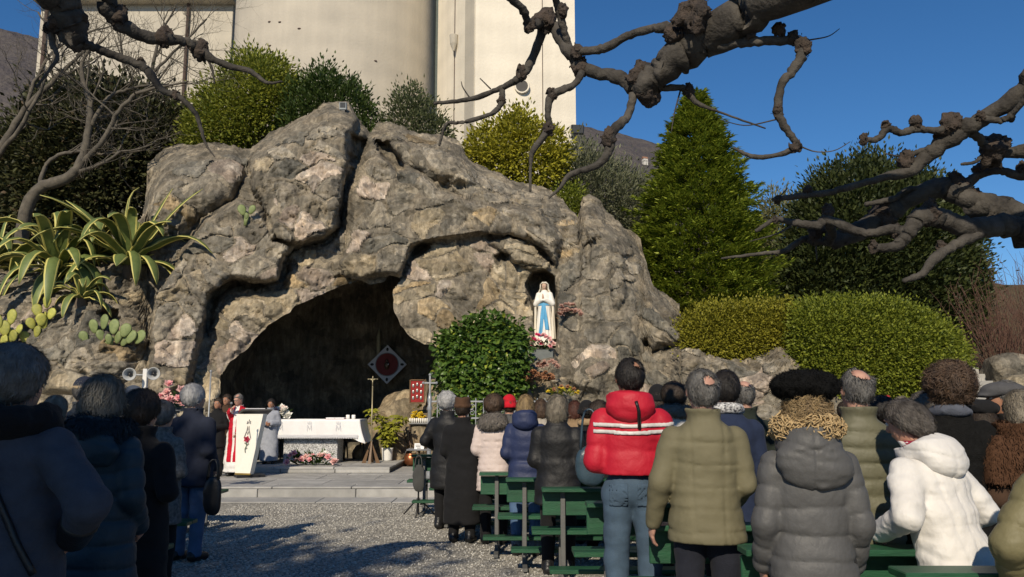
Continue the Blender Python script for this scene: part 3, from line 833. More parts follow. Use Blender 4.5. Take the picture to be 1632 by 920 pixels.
mk('rock_mass', allP.reshape(-1, 3), Fq, rk_grey, grotto, True, world=True)
# the separate stones set into it
fc = cid[:-1, :-1]
keepf = (cid[:-1, :-1] == cid[1:, 1:]) & (cid[1:, :-1] == cid[:-1, 1:]) & (cid[:-1, :-1] == cid[1:, :-1])
keepf &= (sdc[:-1, :-1] <= 0) & (sdc[1:, 1:] <= 0) & (sdc[1:, :-1] <= 0) & (sdc[:-1, 1:] <= 0)
keepf &= (psd(NICHE, PX, PY)[:-1, :-1] < -2)
keepf &= (np.abs(np.diff(D, axis=0))[:, :-1] < .10) & (np.abs(np.diff(D, axis=1))[:-1] < .10)
ids, counts = np.unique(fc[keepf], return_counts=True)
order = ids[np.argsort(-counts)][:285]
cnts = np.sort(counts)[::-1][:285]
sr = np.random.default_rng(5)
for ci, cn in zip(order, cnts):
    if cn < 30: continue
    m = keepf & (fc == ci)
    I = np.argwhere(m)
    a0, b0 = I.min(0); a1, b1 = I.max(0) + 1
    sub = m[a0:a1, b0:b1]
    lab = np.where(sub, np.arange(sub.size).reshape(sub.shape) + 1, 0)
    for _ in range(400):                     # keep the largest connected piece of the stone only
        nl_ = lab.copy()
        for sl1, sl2 in (((slice(1, None), slice(None)), (slice(None, -1), slice(None))), ((slice(None, -1), slice(None)), (slice(1, None), slice(None))), ((slice(None), slice(1, None)), (slice(None), slice(None, -1))), ((slice(None), slice(None, -1)), (slice(None), slice(1, None)))):
            nl_[sl1] = np.where(sub[sl1] & sub[sl2], np.maximum(nl_[sl1], nl_[sl2]), nl_[sl1])
        if (nl_ == lab).all(): break
        lab = nl_
    lu, lc = np.unique(lab[sub], return_counts=True)
    I = np.argwhere(lab == lu[np.argmax(lc)]) + np.array([a0, b0])
    if len(I) < 25: continue
    ids4 = np.stack([I[:, 0] * NR + I[:, 1], I[:, 0] * NR + I[:, 1] + 1, (I[:, 0] + 1) * NR + I[:, 1] + 1, (I[:, 0] + 1) * NR + I[:, 1]], 1)
    u, inv = np.unique(ids4.ravel(), return_inverse=True)
    V = Ps.reshape(-1, 3)[u]; F = inv.reshape(-1, 4)
    cx_, cy_ = PX.reshape(-1)[u].mean(), PY.reshape(-1)[u].mean()
    r = sr.random()
    warm = (psd([(330, 610), (350, 470), (450, 400), (560, 400), (640, 440), (700, 390), (840, 400), (840, 560), (700, 560), (600, 440), (400, 560)], np.array([cx_]), np.array([cy_]))[0] > -8)
    if warm: mi = 2 if r < .35 else 5 if r < .75 else 3
    else: mi = 1 if r < .55 else 4 if r < .78 else 3 if r < .88 else 5 if r < .95 else 2
    o = mk('stone', V, F, rk[mi], grotto, True, world=True)
# the cave inside
NL = 170
cl_ = np.vstack([CAVE, CAVE[:1]])
seg = np.r_[0, np.cumsum(np.hypot(*np.diff(cl_, axis=0).T))]
s_ = np.linspace(0, seg[-1], NL, endpoint=False)
rx, ry = np.interp(s_, seg, cl_[:, 0]), np.interp(s_, seg, cl_[:, 1])
topc = np.interp(rx, pxs, tops_s)
rd = rock_depth(rx, ry, topc)
rim = at(rx, ry, rd)
cen = np.array([-3.75, 0, 1.6])
loops = []
for k in range(22):
    f = k / 21
    y = rim[:, 1] * (1 - f) + 22.6 * f if k else rim[:, 1] + 0
    sc = (1.0 + 0.42 * math.sin(min(f * 1.35, 1) * math.pi / 2)) if f < .75 else (1.42 * math.cos((f - .75) / .25 * math.pi / 2 * .985))
    w = np.stack([cen[0] + (rim[:, 0] - cen[0]) * sc * (1 - .10 * f), y, cen[2] + (rim[:, 2] - cen[2]) * sc], -1)
    w[:, 2] = np.maximum(w[:, 2], 0.02)
    if k: w += (0.05 + .2 * f) * np.stack([fbm(w * 1.2, 4, s) for s in (61, 62, 63)], -1)
    if f > .75: w[:, 1] = w[:, 1] + .2
    loops.append(w)
CV = np.concatenate(loops)
CF = []
for k in range(21):
    for i in range(NL):
        j = (i + 1) % NL
        CF.append((k * NL + i, k * NL + j, (k + 1) * NL + j, (k + 1) * NL + i))
CF.append(tuple(21 * NL + i for i in range(NL)))
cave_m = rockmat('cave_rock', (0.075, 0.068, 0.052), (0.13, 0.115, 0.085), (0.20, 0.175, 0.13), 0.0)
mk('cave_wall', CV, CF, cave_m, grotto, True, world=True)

def boulder(name, c, r, mat, seed, parent=None, label=None, cat=None, world=True, vox=None, cut=None, group=None):
    """angular boulder as one mesh: a faceted, noise-worn ellipsoid"""
    r = np.array(r, float); vox = vox or max(r) / 11
    rg = np.random.default_rng(seed)
    pl = rg.standard_normal((11, 3)); pl /= np.linalg.norm(pl, axis=1)[:, None]; off = rg.uniform(.62, .95, 11)
    def fn(G):
        q = G / r
        d = np.linalg.norm(q, axis=-1) - 1
        for k in range(11): d = smax(d, q @ pl[k] - off[k], .06)
        return d + 0.09 * fbm(G / r.mean() * 1.6 + seed, 4, seed)
    V, F = sdf_mesh(fn, -r * 1.25, r * 1.25, vox)
    o = mk(name, V + (np.array(c) if parent is not None else 0), F, mat, parent, True, world=world and parent is not None)
    if parent is None: o.location = c
    if label: tag(o, label, cat, group)
    return o
# rocks standing inside the cave, lit low on the right
for k, (px_, py_, d_, r_) in enumerate([(612, 700, 19.9, (.55, .5, .75)), (650, 690, 20.3, (.75, .6, 1.0)), (690, 672, 20.5, (.7, .6, 1.25)), (590, 725, 19.5, (.4, .4, .4)), (625, 715, 19.3, (.5, .4, .55)), (672, 700, 19.6, (.5, .4, .8)), (640, 668, 21.0, (.7, .5, .9)), (705, 655, 19.6, (.4, .5, 1.3)), (660, 735, 19.5, (.5, .4, .3))]):
    boulder('cave_boulder', at(px_, py_, d_), r_, rockmat('cave_stone', (0.15, 0.125, 0.085), (0.25, 0.205, 0.14), (0.34, 0.29, 0.2), .15), 100 + k, grotto)
# stones of the rubble at the foot right of the niche and around the ivy
for k, (px_, py_, d_, r_, m_) in enumerate([(705, 610, 17.0, (.18, .2, .55), 5), (697, 650, 16.9, (.22, .25, .5), 5), (858, 622, 16.9, (.5, .35, .3), 2), (835, 640, 16.8, (.25, .3, .4), 4), (880, 640, 16.7, (.4, .35, .3), 1), (855, 607, 17.1, (.5, .3, .12), 1)]):
    boulder('loose_stone', at(px_, py_, d_), r_, rk[m_], 200 + k, grotto)
# ------------------------------------------------------------------ vegetation
vr = np.random.default_rng(21)
def unit(v): return v / (np.linalg.norm(v, axis=-1)[..., None] + 1e-9)

def leaf_geo(C, T, N, L, W, fold=0.25, tri=False, curl=0.0):
    """C centres (base), T direction, N normal, lengths, widths -> folded leaves of 4 triangles (2 quads)"""
    S = unit(np.cross(T, N)); N = unit(np.cross(S, T))
    L = np.broadcast_to(L, (len(C),))[:, None]; W = np.broadcast_to(W, (len(C),))[:, None]
    a = C; m = C + T * L * .45 + N * W * fold - N * L * curl * .2; tip = C + T * L - N * L * curl
    l = C + T * L * .42 + S * W * .5; r = C + T * L * .42 - S * W * .5
    V = np.stack([a, r, tip, l], 1).reshape(-1, 3) if tri else np.stack([a, r, tip, l, m], 1).reshape(-1, 3)
    k = np.arange(len(C))[:, None]
    if tri: return V, k * 4 + np.array([[0, 1, 2, 3]])
    F = np.concatenate([k * 5 + np.array([[0, 1, 4]]), k * 5 + np.array([[1, 2, 4]]), k * 5 + np.array([[2, 3, 4]]), k * 5 + np.array([[3, 0, 4]])])
    return V, F

def crown_pts(poly, d0, thick, R, n, rg, fill=.35):
    """points in a rounded volume whose outline is poly (photo px) at distance d0; returns P, outward"""
    poly = np.array(poly, float); lo, hi = poly.min(0), poly.max(0)
    X = rg.uniform(lo[0], hi[0], n * 4); Y = rg.uniform(lo[1], hi[1], n * 4)
    s = psd(poly, X, Y); k = s > 0
    X, Y, s = X[k][:n], Y[k][:n], s[k][:n]
    q = np.clip(s / R, 0, 1); t = thick * np.sqrt(1 - (1 - q) ** 2)
    u = rg.random(len(X)); depth = np.where(u < fill, rg.uniform(-1, 1, len(X)), np.where(u < fill + (1 - fill) * .72, -1 + .25 * rg.random(len(X)), 1 - .3 * rg.random(len(X))))
    P = at(X, Y, d0 + depth * t)
    e = 2.0
    g = np.stack([psd(poly, X + e, Y) - psd(poly, X - e, Y), psd(poly, X, Y + e) - psd(poly, X, Y - e)], -1) / (2 * e)
    edge = (1 - q)[:, None]
    O = np.stack([-g[:, 0] * edge[:, 0], depth * np.sqrt(np.clip(1 - edge[:, 0] ** 2, 0, 1)) , g[:, 1] * edge[:, 0]], -1)
    return P, unit(O + 1e-6)

def foliage(name, poly, d0, thick, R, nclump, per, clump_r, L, W, mat, parent, seed, up=.3, fold=.25, tri=False, flat=0.0, fill=.35, spread=1.0):
    rg = np.random.default_rng(seed)
    C, O = crown_pts(poly, d0, thick, R, nclump, rg, fill)
    n = len(C) * per
    Ci = np.repeat(np.arange(len(C)), per)
    off = rg.standard_normal((n, 3)) * clump_r * np.repeat(rg.uniform(.5, 1.3, len(C)), per)[:, None]
    if flat: off[:, 2] *= (1 - flat)
    P = C[Ci] + off
    T = unit(unit(off) * .8 * spread + O[Ci] * .7 + np.array([0, 0, up]) + .35 * rg.standard_normal((n, 3)))
    N = unit(O[Ci] * .5 + np.array([0, 0, .7]) + .5 * rg.standard_normal((n, 3)))
    V, F = leaf_geo(P, T, N, L * rg.uniform(.65, 1.3, n), W * rg.uniform(.7, 1.25, n), fold, tri, .15)
    return mk(name, V, F, mat, parent, True, world=True)

bark = matr('bark_brown', (0.13, 0.10, 0.075), .9, scale=9, bump=.6, bscale=40, stretch=(1, 1, .3))
bark_g = matr('bark_grey', (0.13, 0.112, 0.085), .85, scale=6, col2=(0.055, 0.048, 0.038), bump=.5, bscale=45, dist=.015)
def trunk(parent, base, top, r0, r1, name='trunk', limbs=5, seed=0, spread=.6, mat=None):
    rg = np.random.default_rng(seed)
    base = np.array(base, float); top = np.array(top, float)
    pts = [base + (top - base) * f + np.r_[rg.standard_normal(2) * .05 * f, 0] for f in np.linspace(0, 1, 7)]
    MB().tube(pts, np.linspace(r0, r1, 7), 8).build(name, mat or bark, parent, True, world=True)
    for k in range(limbs):
        f = rg.uniform(.3, .9); p = base + (top - base) * f
        a = rg.uniform(0, 6.28); q = p + np.array([math.cos(a) * spread, math.sin(a) * spread, spread * rg.uniform(.3, .9)])
        MB().tube(spline([p, (p + q) / 2 + [0, 0, -.05], q], 6), np.linspace(r0 * .45, r1 * .5, 6), 6).build('limb', mat or bark, parent, True, world=True)

def shrub(name, label, cat, poly, d0, thick, R, mat, seed, nclump=260, per=26, cr=.16, L=.09, W=.04, group=None, part='foliage', ground=None, tr=.06, stems=4, **kw):
    poly = np.array(poly, float); bx = (poly[:, 0].min() + poly[:, 0].max()) / 2
    yb = poly[:, 1].max(); b = at(bx, yb, d0)
    z = float(terrain_z(b[0], b[1])) if ground is None else ground
    t_ = thing(name, label, cat, (b[0], b[1], z), group=group)
    tp = at(bx, poly[:, 1].min() * .6 + yb * .4, d0)
    trunk(t_, (b[0], b[1], z - .1), tp, tr, tr * .35, limbs=stems, seed=seed, spread=.7)
    foliage(part, poly, d0, thick, R, nclump, per, cr, L, W, mat, t_, seed, **kw)
    return t_
yew_y = leafmat('leaf_yellowgreen', (0.09, 0.125, 0.015), (0.30, 0.31, 0.04))
laurel = leafmat('leaf_laurel', (0.03, 0.055, 0.012), (0.085, 0.125, 0.03), rough=.4)
yolive = leafmat('leaf_goldgreen', (0.17, 0.17, 0.016), (0.46, 0.42, 0.04))
olive = leafmat('leaf_olive', (0.10, 0.115, 0.06), (0.24, 0.245, 0.15))
thuja_m = leafmat('leaf_thuja', (0.08, 0.13, 0.012), (0.33, 0.38, 0.045), .3)
yewd = leafmat('leaf_yew', (0.018, 0.03, 0.010), (0.07, 0.085, 0.022), .2)
hedge_m = leafmat('leaf_hedge', (0.085, 0.115, 0.012), (0.26, 0.29, 0.03), .3)
hedge_g = leafmat('leaf_hedge_gold', (0.14, 0.14, 0.012), (0.34, 0.31, 0.035), .3)
dark_sh = leafmat('leaf_darkshrub', (0.02, 0.024, 0.01), (0.075, 0.078, 0.028), .2, c3=(0.14, 0.10, 0.06))
# shrubs crowning the grotto
shrub('evergreen_shrub', 'dark tangled evergreen shrub behind the bare trees, left above the agaves', 'shrub', [(-30, 330), (-10, 240), (60, 150), (140, 130), (240, 150), (300, 190), (310, 240), (250, 270), (225, 340), (120, 400), (20, 410)], 25.5, 2.0, 70, dark_sh, 1, 1300, 30, .30, .2, .11, tr=.1)
shrub('yellow_green_shrub', 'bright yellow-green bushy shrub behind the left boulder of the grotto', 'shrub', [(285, 235), (310, 170), (350, 120), (395, 84), (440, 90), (462, 120), (480, 160), (470, 200), (400, 245), (300, 245)], 23.6, 1.3, 55, yew_y, 2, 720, 30, .17, .14, .06, tr=.08)
shrub('laurel_shrub', 'dark green laurel shrub just behind the grotto peak', 'shrub', [(440, 215), (455, 150), (490, 125), (515, 105), (535, 128), (570, 135), (590, 165), (600, 200), (585, 245), (500, 230)], 22.8, .9, 40, laurel, 3, 400, 28, .16, .14, .06, up=.7, tr=.07)
shrub('laurel_shrub', 'sparse green shrub growing between the peak and the square tower', 'shrub', [(602, 215), (620, 165), (650, 135), (672, 150), (690, 175), (712, 200), (720, 235), (640, 262)], 22.9, .7, 30, leafmat('leaf_greyolive', (0.06, 0.075, 0.03), (0.14, 0.16, 0.07)), 4, 240, 26, .14, .12, .05, up=.8, tr=.05)
shrub('golden_shrub', 'golden yellow-green shrub in front of the square tower', 'shrub', [(742, 250), (755, 215), (790, 195), (825, 180), (860, 195), (895, 215), (905, 255), (890, 300), (840, 305), (780, 285)], 23.2, .9, 40, yolive, 5, 420, 28, .15, .14, .07, tr=.06)
shrub('green_shrub', 'small bright green shrub behind the pointed stone right of the ridge', 'shrub', [(880, 320), (895, 300), (925, 300), (930, 350), (905, 350)], 21.6, .4, 20, hedge_m, 6, 90, 24, .12, .09, .045, tr=.03)
shrub('olive_shrub', 'grey-green olive bush between the tower and the conifer', 'shrub', [(880, 310), (890, 250), (930, 230), (975, 262), (1010, 280), (1040, 300), (1050, 380), (1010, 400), (960, 350), (920, 330)], 24.5, 1.2, 45, olive, 7, 420, 32, .22, .17, .045, up=.8, tr=.07)
shrub('olive_shrub', 'pale olive bush in the gap between conifer and dark yew', 'shrub', [(1190, 480), (1200, 400), (1210, 330), (1232, 300), (1265, 330), (1275, 420), (1260, 490)], 27.0, 1.1, 30, leafmat('leaf_paleolive', (0.12, 0.125, 0.05), (0.26, 0.25, 0.11)), 8, 300, 28, .24, .17, .05, up=.6, tr=.07)
# conifer
b = at(1115, 495, 22.0)
cz = float(terrain_z(b[0], b[1]))
con = thing('conifer_tree', 'tall cone-shaped green conifer right of the grotto', 'tree', (b[0], b[1], cz))
tp = at(1108, 150, 22.0)
trunk(con, (b[0], b[1], cz - .2), tp, .16, .015, limbs=0)
rg = np.random.default_rng(31)
prof_y = np.array([150, 175, 200, 240, 300, 360, 420, 470, 500]); prof_w = np.array([3, 14, 30, 48, 72, 92, 104, 106, 98])
nb_ = 4200
py_ = 150 + 350 * rg.random(nb_) ** .72
hw = np.interp(py_, prof_y, prof_w) * 22.0 / 1300
th = rg.uniform(0, 2 * np.pi, nb_)
rr_ = hw * rg.uniform(.25, 1.0, nb_) ** .6 * (1 + .10 * np.sin(th * 5 + py_ * .11)) * (1 + .12 * rg.standard_normal(nb_))
zc = at(1108 + 0 * py_, py_, 22.0)[:, 2]
ax = np.interp(py_, [150, 500], [tp[0], b[0]])
C = np.stack([ax + rr_ * np.cos(th), 22.0 + rr_ * np.sin(th), zc], -1)
O = np.stack([np.cos(th), np.sin(th), 0 * th], -1)
per = 22
Ci = np.repeat(np.arange(nb_), per)
s1 = rg.uniform(-.09, .20, (nb_ * per, 1)); s2 = rg.uniform(-1, 1, (nb_ * per, 1)) * (.10 - .25 * s1.clip(0)); side = np.cross(O, [0, 0, 1.0])[Ci]
Pq = C[Ci] + O[Ci] * s1 + side * s2 * 1.2 + np.stack([0 * s1[:, 0], 0 * s1[:, 0], .35 * s1[:, 0] + .02 * rg.standard_normal(nb_ * per) + .10 * np.abs(s2[:, 0])], -1)
Tq = unit(O[Ci] * .9 + side * s2 * 6 + np.array([0, 0, .45]) + .25 * rg.standard_normal(Pq.shape))
Nq = unit(np.array([0, 0, 1.0]) + .4 * rg.standard_normal(Pq.shape))
V, F = leaf_geo(Pq, Tq, Nq, rg.uniform(.10, .19, len(Pq)), rg.uniform(.035, .06, len(Pq)), .3, True, .25)
mk('crown', V, F, thuja_m, con, True, world=True)
for k in range(40):
    f = rg.uniform(.08, .85); p = np.array([b[0], b[1], cz]) * (1 - f) + np.array(tp) * f; a = rg.uniform(0, 6.28); r_ = 1.3 * (1 - f)
    if k < 14: MB().tube([p, p + [r_ * .5 * math.cos(a), r_ * .5 * math.sin(a), .15], p + [r_ * math.cos(a), r_ * math.sin(a), .4]], [.03, .02, .008], 5).build('limb', bark, con, True, world=True)
# big dark yew
def yew(label, poly, d0, thick, seed, n, R=90):
    b = at((np.array(poly)[:, 0].min() + np.array(poly)[:, 0].max()) / 2, max(q[1] for q in poly), d0)
    z = float(terrain_z(b[0], b[1]))
    t_ = thing('yew_tree', label, 'tree', (b[0], b[1], z))
    trunk(t_, (b[0], b[1], z - .2), at(np.mean([q[0] for q in poly]), min(q[1] for q in poly) + 60, d0), .25, .06, limbs=9, seed=seed, spread=1.4)
    foliage('crown', poly, d0, thick, R, n, 30, .24, .15, .075, yewd, t_, seed, up=.6, tri=True, fill=.2)
    return t_
yew('broad dark yew tree behind the clipped hedge', [(1238, 500), (1240, 420), (1262, 370), (1280, 320), (1300, 290), (1335, 268), (1352, 272), (1376, 250), (1390, 262), (1405, 252), (1425, 275), (1450, 268), (1490, 285), (1530, 330), (1560, 400), (1570, 470), (1560, 540), (1500, 560), (1300, 540)], 25.0, 2.6, 41, 3600)
# clipped hedges on the bank
def hedge(label, poly, d0, thick, mat, seed, n, R=60):
    poly = np.array(poly, float)
    b = at((poly[:, 0].min() + poly[:, 0].max()) / 2, poly[:, 1].max() - 20, d0); z = float(terrain_z(b[0], b[1]))
    t_ = thing('clipped_hedge', label, 'hedge', (b[0], b[1], z), group='clipped hedges on the bank')
    trunk(t_, (b[0], b[1], z - .1), (b[0], b[1], z + .6), .07, .03, 'stem', limbs=6, seed=seed, spread=.9)
    foliage('foliage', poly, d0, thick, R, n, 24, .09, .07, .042, mat, t_, seed, up=.3, fill=.12)
hedge('rounded golden-green hedge beside the right end of the grotto', [(1078, 560), (1082, 520), (1110, 492), (1150, 484), (1200, 484), (1250, 482), (1290, 490), (1300, 540), (1280, 600), (1200, 592), (1120, 585)], 18.0, .9, hedge_g, 51, 1500, 45)
hedge('big rounded green hedge in front of the dark yew', [(1255, 540), (1262, 500), (1290, 480), (1370, 478), (1430, 484), (1480, 500), (1520, 528), (1540, 560), (1538, 600), (1500, 640), (1400, 655), (1300, 640), (1265, 600)], 17.4, 1.3, hedge_m, 52, 2900, 60)
# reddish bare bush at the right edge
def twig_bush(label, px, py, d, h, w, n, seed, mat, name='bare_bush'):
    b = at(px, py, d); z = float(terrain_z(b[0], b[1]))
    t_ = thing(name, label, 'bush', (b[0], b[1], z)); rg = np.random.default_rng(seed); m = MB()
    for k in range(n):
        a = rg.uniform(0, 6.28); r = w * rg.random() ** .6; hh = h * rg.uniform(.55, 1.0)
        p0 = np.array([rg.uniform(-.25, .25) * w, rg.uniform(-.25, .25) * w, 0]); p2 = np.array([r * math.cos(a), r * math.sin(a), hh])
        pts = spline([p0, (p0 + p2) / 2 + rg.standard_normal(3) * .12, p2], 6)
        m.tube(pts, np.linspace(.011, .004, 6), 3, cap=False)
        for q in range(3):
            s = pts[rg.integers(2, 6)]; m.tube([s, s + np.array([rg.uniform(-.3, .3), rg.uniform(-.3, .3), rg.uniform(.1, .5)])], [.005, .0025], 3, cap=False)
    m.build('twigs', mat, t_, True)
    return t_
redtw = matr('red_twigs', (0.16, 0.085, 0.06), .9, bscale=20)
twig_bush('reddish brown leafless bush at the right edge beside the yew', 1605, 570, 19.5, 2.9, 1.4, 170, 61, redtw)
twig_bush('leafless brown bush behind the stone steps', 1660, 560, 21.5, 3.2, 1.5, 120, 62, redtw)

# bare trees
def grow(m, p, d, L, r, depth, rg, droop=0.0, kink=.35):
    n = 5; pts = [np.array(p)]; dd = np.array(d, float)
    for k in range(n):
        dd = dd + rg.standard_normal(3) * kink * .35 + np.array([0, 0, .06 - droop]); dd /= np.linalg.norm(dd)
        pts.append(pts[-1] + dd * L / n)
    m.tube(pts, np.linspace(r, r * .55, n + 1), 5 if r > .012 else 3, cap=False)
    if depth <= 0: return
    for k in range(3 if depth > 1 else 4):
        q = pts[rg.integers(2, n + 1)]
        nd = dd + rg.standard_normal(3) * .75; nd /= np.linalg.norm(nd)
        grow(m, q, nd, L * rg.uniform(.5, .8), r * .5, depth - 1, rg, droop, kink)

def bare_tree(label, stems, d, seed, base=None, gen=3, twigL=1.3):
    """stems: list of pixel polylines with (px, py, radius px, distance offset)"""
    b = at(stems[0][0][0], stems[0][0][1], d)
    z = float(terrain_z(b[0], b[1])) if base is None else base
    t_ = thing('bare_tree', label, 'tree', (b[0], b[1], z)); rg = np.random.default_rng(seed)
    tw = MB()
    for si, st in enumerate(stems):
        st = np.array(st, float); q = np.array([at(x, y, d + o) for x, y, _, o in st])
        if si == 0: q = np.vstack([[q[0][0] - .1, q[0][1], z - .2], q]); rad = np.r_[st[0, 2] * 1.25, st[:, 2]] * d / 1300 * .68
        else: rad = st[:, 2] * d / 1300 * .68
        n = len(q) * 5; S = spline(q, n); R = np.interp(np.linspace(0, 1, n), np.linspace(0, 1, len(rad)), rad)
        S = S + .012 * rg.standard_normal(S.shape)
        MB().tube(S, R, 8, wob=.05, rg=rg).build('trunk' if si == 0 else 'limb', bark_g, t_, True, world=True)
        for k in range(9):
            i = rg.integers(n // 3, n); dv = S[min(i + 1, n - 1)] - S[i - 1] + rg.standard_normal(3) * .12; dv /= np.linalg.norm(dv)
            grow(tw, S[i], dv + rg.standard_normal(3) * .5, twigL * rg.uniform(.5, 1.1), max(R[i] * .45, .008), gen, rg)
    o = tw.build('twigs', bark_g, t_, True, world=True)
    return t_
bare_tree('leafless forked tree rising left behind the agaves', [
    [(45, 325, 15, 0), (105, 285, 13, 0), (128, 262, 12, 0), (140, 215, 9, 0), (143, 165, 7, 0), (130, 110, 5, 0), (150, 60, 3, 0)],
    [(128, 262, 8, 0), (165, 222, 6, -.1), (195, 170, 5, -.2), (232, 145, 4, -.2), (300, 130, 2, -.3)],
    [(145, 200, 6, 0), (170, 160, 5, .2), (210, 140, 3.5, .3), (270, 135, 2, .3)],
    [(60, 318, 6, .2), (75, 260, 5, .3), (120, 242, 4, .3), (170, 246, 3.5, .2), (225, 240, 2, .2)]], 20.5, 71)
bare_tree('dark slanting bare tree at the left edge', [
    [(-40, 320, 14, 0), (0, 240, 10, 0), (40, 175, 7, 0), (85, 130, 6, 0), (120, 95, 4, 0), (170, 60, 2.5, 0)],
    [(40, 175, 5, 0), (60, 120, 4, .2), (100, 70, 3, .3), (180, 40, 2, .4)],
    [(-5, 250, 6, 0), (40, 190, 5, -.3), (90, 75, 3, -.4), (60, 20, 2, -.5)]], 21.5, 72)
bare_tree('fine-twigged bare tree in front of the church wall', [
    [(215, 260, 7, 0), (222, 190, 6, 0), (240, 120, 5, 0), (255, 60, 3, 0), (280, 10, 2, 0)],
    [(222, 190, 4, 0), (200, 120, 3, .3), (190, 50, 2, .3)], [(240, 120, 4, 0), (290, 70, 3, 0), (330, 30, 2, .2)]], 27.0, 73, twigL=1.7)

# unseen evergreen added behind the camera to shade the left benches and aisle
sh_t = thing('added_shade_tree', 'unseen broad evergreen tree added behind the camera to shade the left benches', 'tree', (-6.6, -8.2, 0))
trunk(sh_t, (-6.6, -8.2, -.2), (-6.9, -8.2, 8.5), .32, .1, limbs=10, seed=4, spread=2.4)
rg = np.random.default_rng(77)
u_ = unit(rg.standard_normal((900, 3))) * rg.uniform(.45, 1.0, (900, 1)) ** .5
C = np.array([-7.4, -8.2, 7.4]) + u_ * np.array([4.2, 2.9, 3.9]); C = C[rg.random(len(C)) < 1]
Ci = np.repeat(np.arange(len(C)), 14); off = rg.standard_normal((len(Ci), 3)) * .34
V, F = leaf_geo(C[Ci] + off, unit(off + .4 * rg.standard_normal(off.shape)), unit(rg.standard_normal(off.shape)), rg.uniform(.25, .42, len(Ci)), .19, .2)
mk('crown', V, F, laurel, sh_t, True, world=True)
# ------------------------------------------------------------------ agaves, prickly pears, ivy
ag_g = matr('agave_green', (0.15, 0.19, 0.055), .5, scale=5, col2=(0.09, 0.125, 0.035), bump=.05)
ag_y = matr('agave_yellow', (0.58, 0.52, 0.15), .5, scale=5, bump=.05)
def agave_leaf(parent, base, az, el, L, W, droop, rg):
    n = 11; p = np.array(base, float); d = np.array([math.cos(az) * math.cos(el), math.sin(az) * math.cos(el), math.sin(el)])
    side = np.array([-math.sin(az), math.cos(az), 0.0]); V = []
    tw = rg.uniform(-.5, .5)
    for k in range(n):
        f = k / (n - 1)
        w = W * (0.70 + 1.1 * f - .95 * f ** 2) * (1 - f ** 7) if f < 1 else 0.004
        w = max(w, .004)
        up = np.cross(side, d); up = -up if up[2] < 0 and f < .3 else up
        sd = side * math.cos(tw * f) + up * math.sin(tw * f)
        for j, a in enumerate((-1, -.72, 0, .72, 1)):
            V.append(p + sd * w * .5 * a + up * (abs(a) * w * .16 - .012 * (1 - f) * (1 - abs(a))))
        step = L / (n - 1)
        p = p + d * step
        d = d + np.array([0, 0, -droop * (0.25 + 1.9 * f) / n * 1.6]) + .02 * rg.standard_normal(3); d /= np.linalg.norm(d)
    F = []; mi = []
    for k in range(n - 1):
        for j in range(4):
            F.append((k * 5 + j, k * 5 + j + 1, (k + 1) * 5 + j + 1, (k + 1) * 5 + j)); mi.append(1 if j in (0, 3) else 0)
    o = mk('leaf', V, F, None, parent, True, [ag_g, ag_y], mi)
    md = o.modifiers.new('thick', 'SOLIDIFY'); md.thickness = .012; md.offset = -1
    return o
def agave(label, px, py, d, n, L, W, seed, drp=(.5, 1.6), azf=None):
    b = at(px, py, d)
    t_ = thing('agave', label, 'agave', tuple(b), group='variegated agaves on the rock')
    rg = np.random.default_rng(seed)
    MB().lathe([(.10, -.35), (.13, -.1), (.08, .12), (.02, .2)], (0, 0, 0), 10).build('stump', bark, t_, True)
    for k in range(n):
        f = k / n; az = k * 2.399 + rg.uniform(-.2, .2)
        el = math.radians(12 + 70 * f + rg.uniform(-8, 8))
        agave_leaf(t_, (.06 * math.cos(az), .06 * math.sin(az), .1 * f), az, el, L * rg.uniform(.75, 1.12) * (.85 + .25 * math.sin(f * 3)), W * rg.uniform(.85, 1.15), rg.uniform(*drp), rg)
def rdepth(px, py):
    return float(rock_depth(np.array([float(px)]), np.array([float(py)]), np.array([np.interp(px, pxs, tops_s)]))[0])
agave('big variegated agave with upright yellow-edged leaves beside the left boulder', 205, 425, rdepth(205, 425) - .15, 34, 2.0, .27, 1, (.5, 3.0))
agave('sprawling variegated agave with drooping leaves at the left edge', 92, 440, rdepth(92, 440) - .2, 36, 2.05, .27, 2, (1.2, 3.8))
agave('variegated agave with curling leaves between its two big neighbours', 150, 415, rdepth(150, 415) - .1, 24, 1.6, .24, 5, (.9, 3.6))
agave('smaller variegated agave hanging below the other two', 130, 478, rdepth(130, 478) - .25, 18, 1.0, .16, 3, (1.5, 3.6))
agave('variegated agave half cut off by the left edge', -15, 430, rdepth(-15, 430) - .1, 26, 1.7, .25, 4, (1.3, 3.6))
for k, (px_, py_, d_, r_) in enumerate([(105, 612, 15.2, (.62, .45, .28)), (1612, 600, 19.0, (.75, .6, .55)), (1640, 625, 18.2, (.7, .5, .45)), (1585, 640, 18.4, (.4, .4, .3))]):
    boulder('boulder', at(px_, py_, d_), r_, rk[(5, 1, 5, 1)[k]], 300 + k, None,
            ['pale flat boulder behind the cap at left', 'big rounded boulder beside the stone steps', 'tan boulder at the right edge below the rounded one', 'small boulder at the foot of the stone steps'][k], 'boulder', group='boulders around the grotto')
pear_m = matr('pear_pad', (0.20, 0.24, 0.09), .6, scale=14, col2=(0.13, 0.165, 0.06), bump=.2, bscale=70, rand=.2)
pear_y = matr('pear_pad_yellow', (0.42, 0.40, 0.08), .6, scale=14, col2=(0.25, 0.27, 0.06), bump=.2, bscale=70, rand=.25)
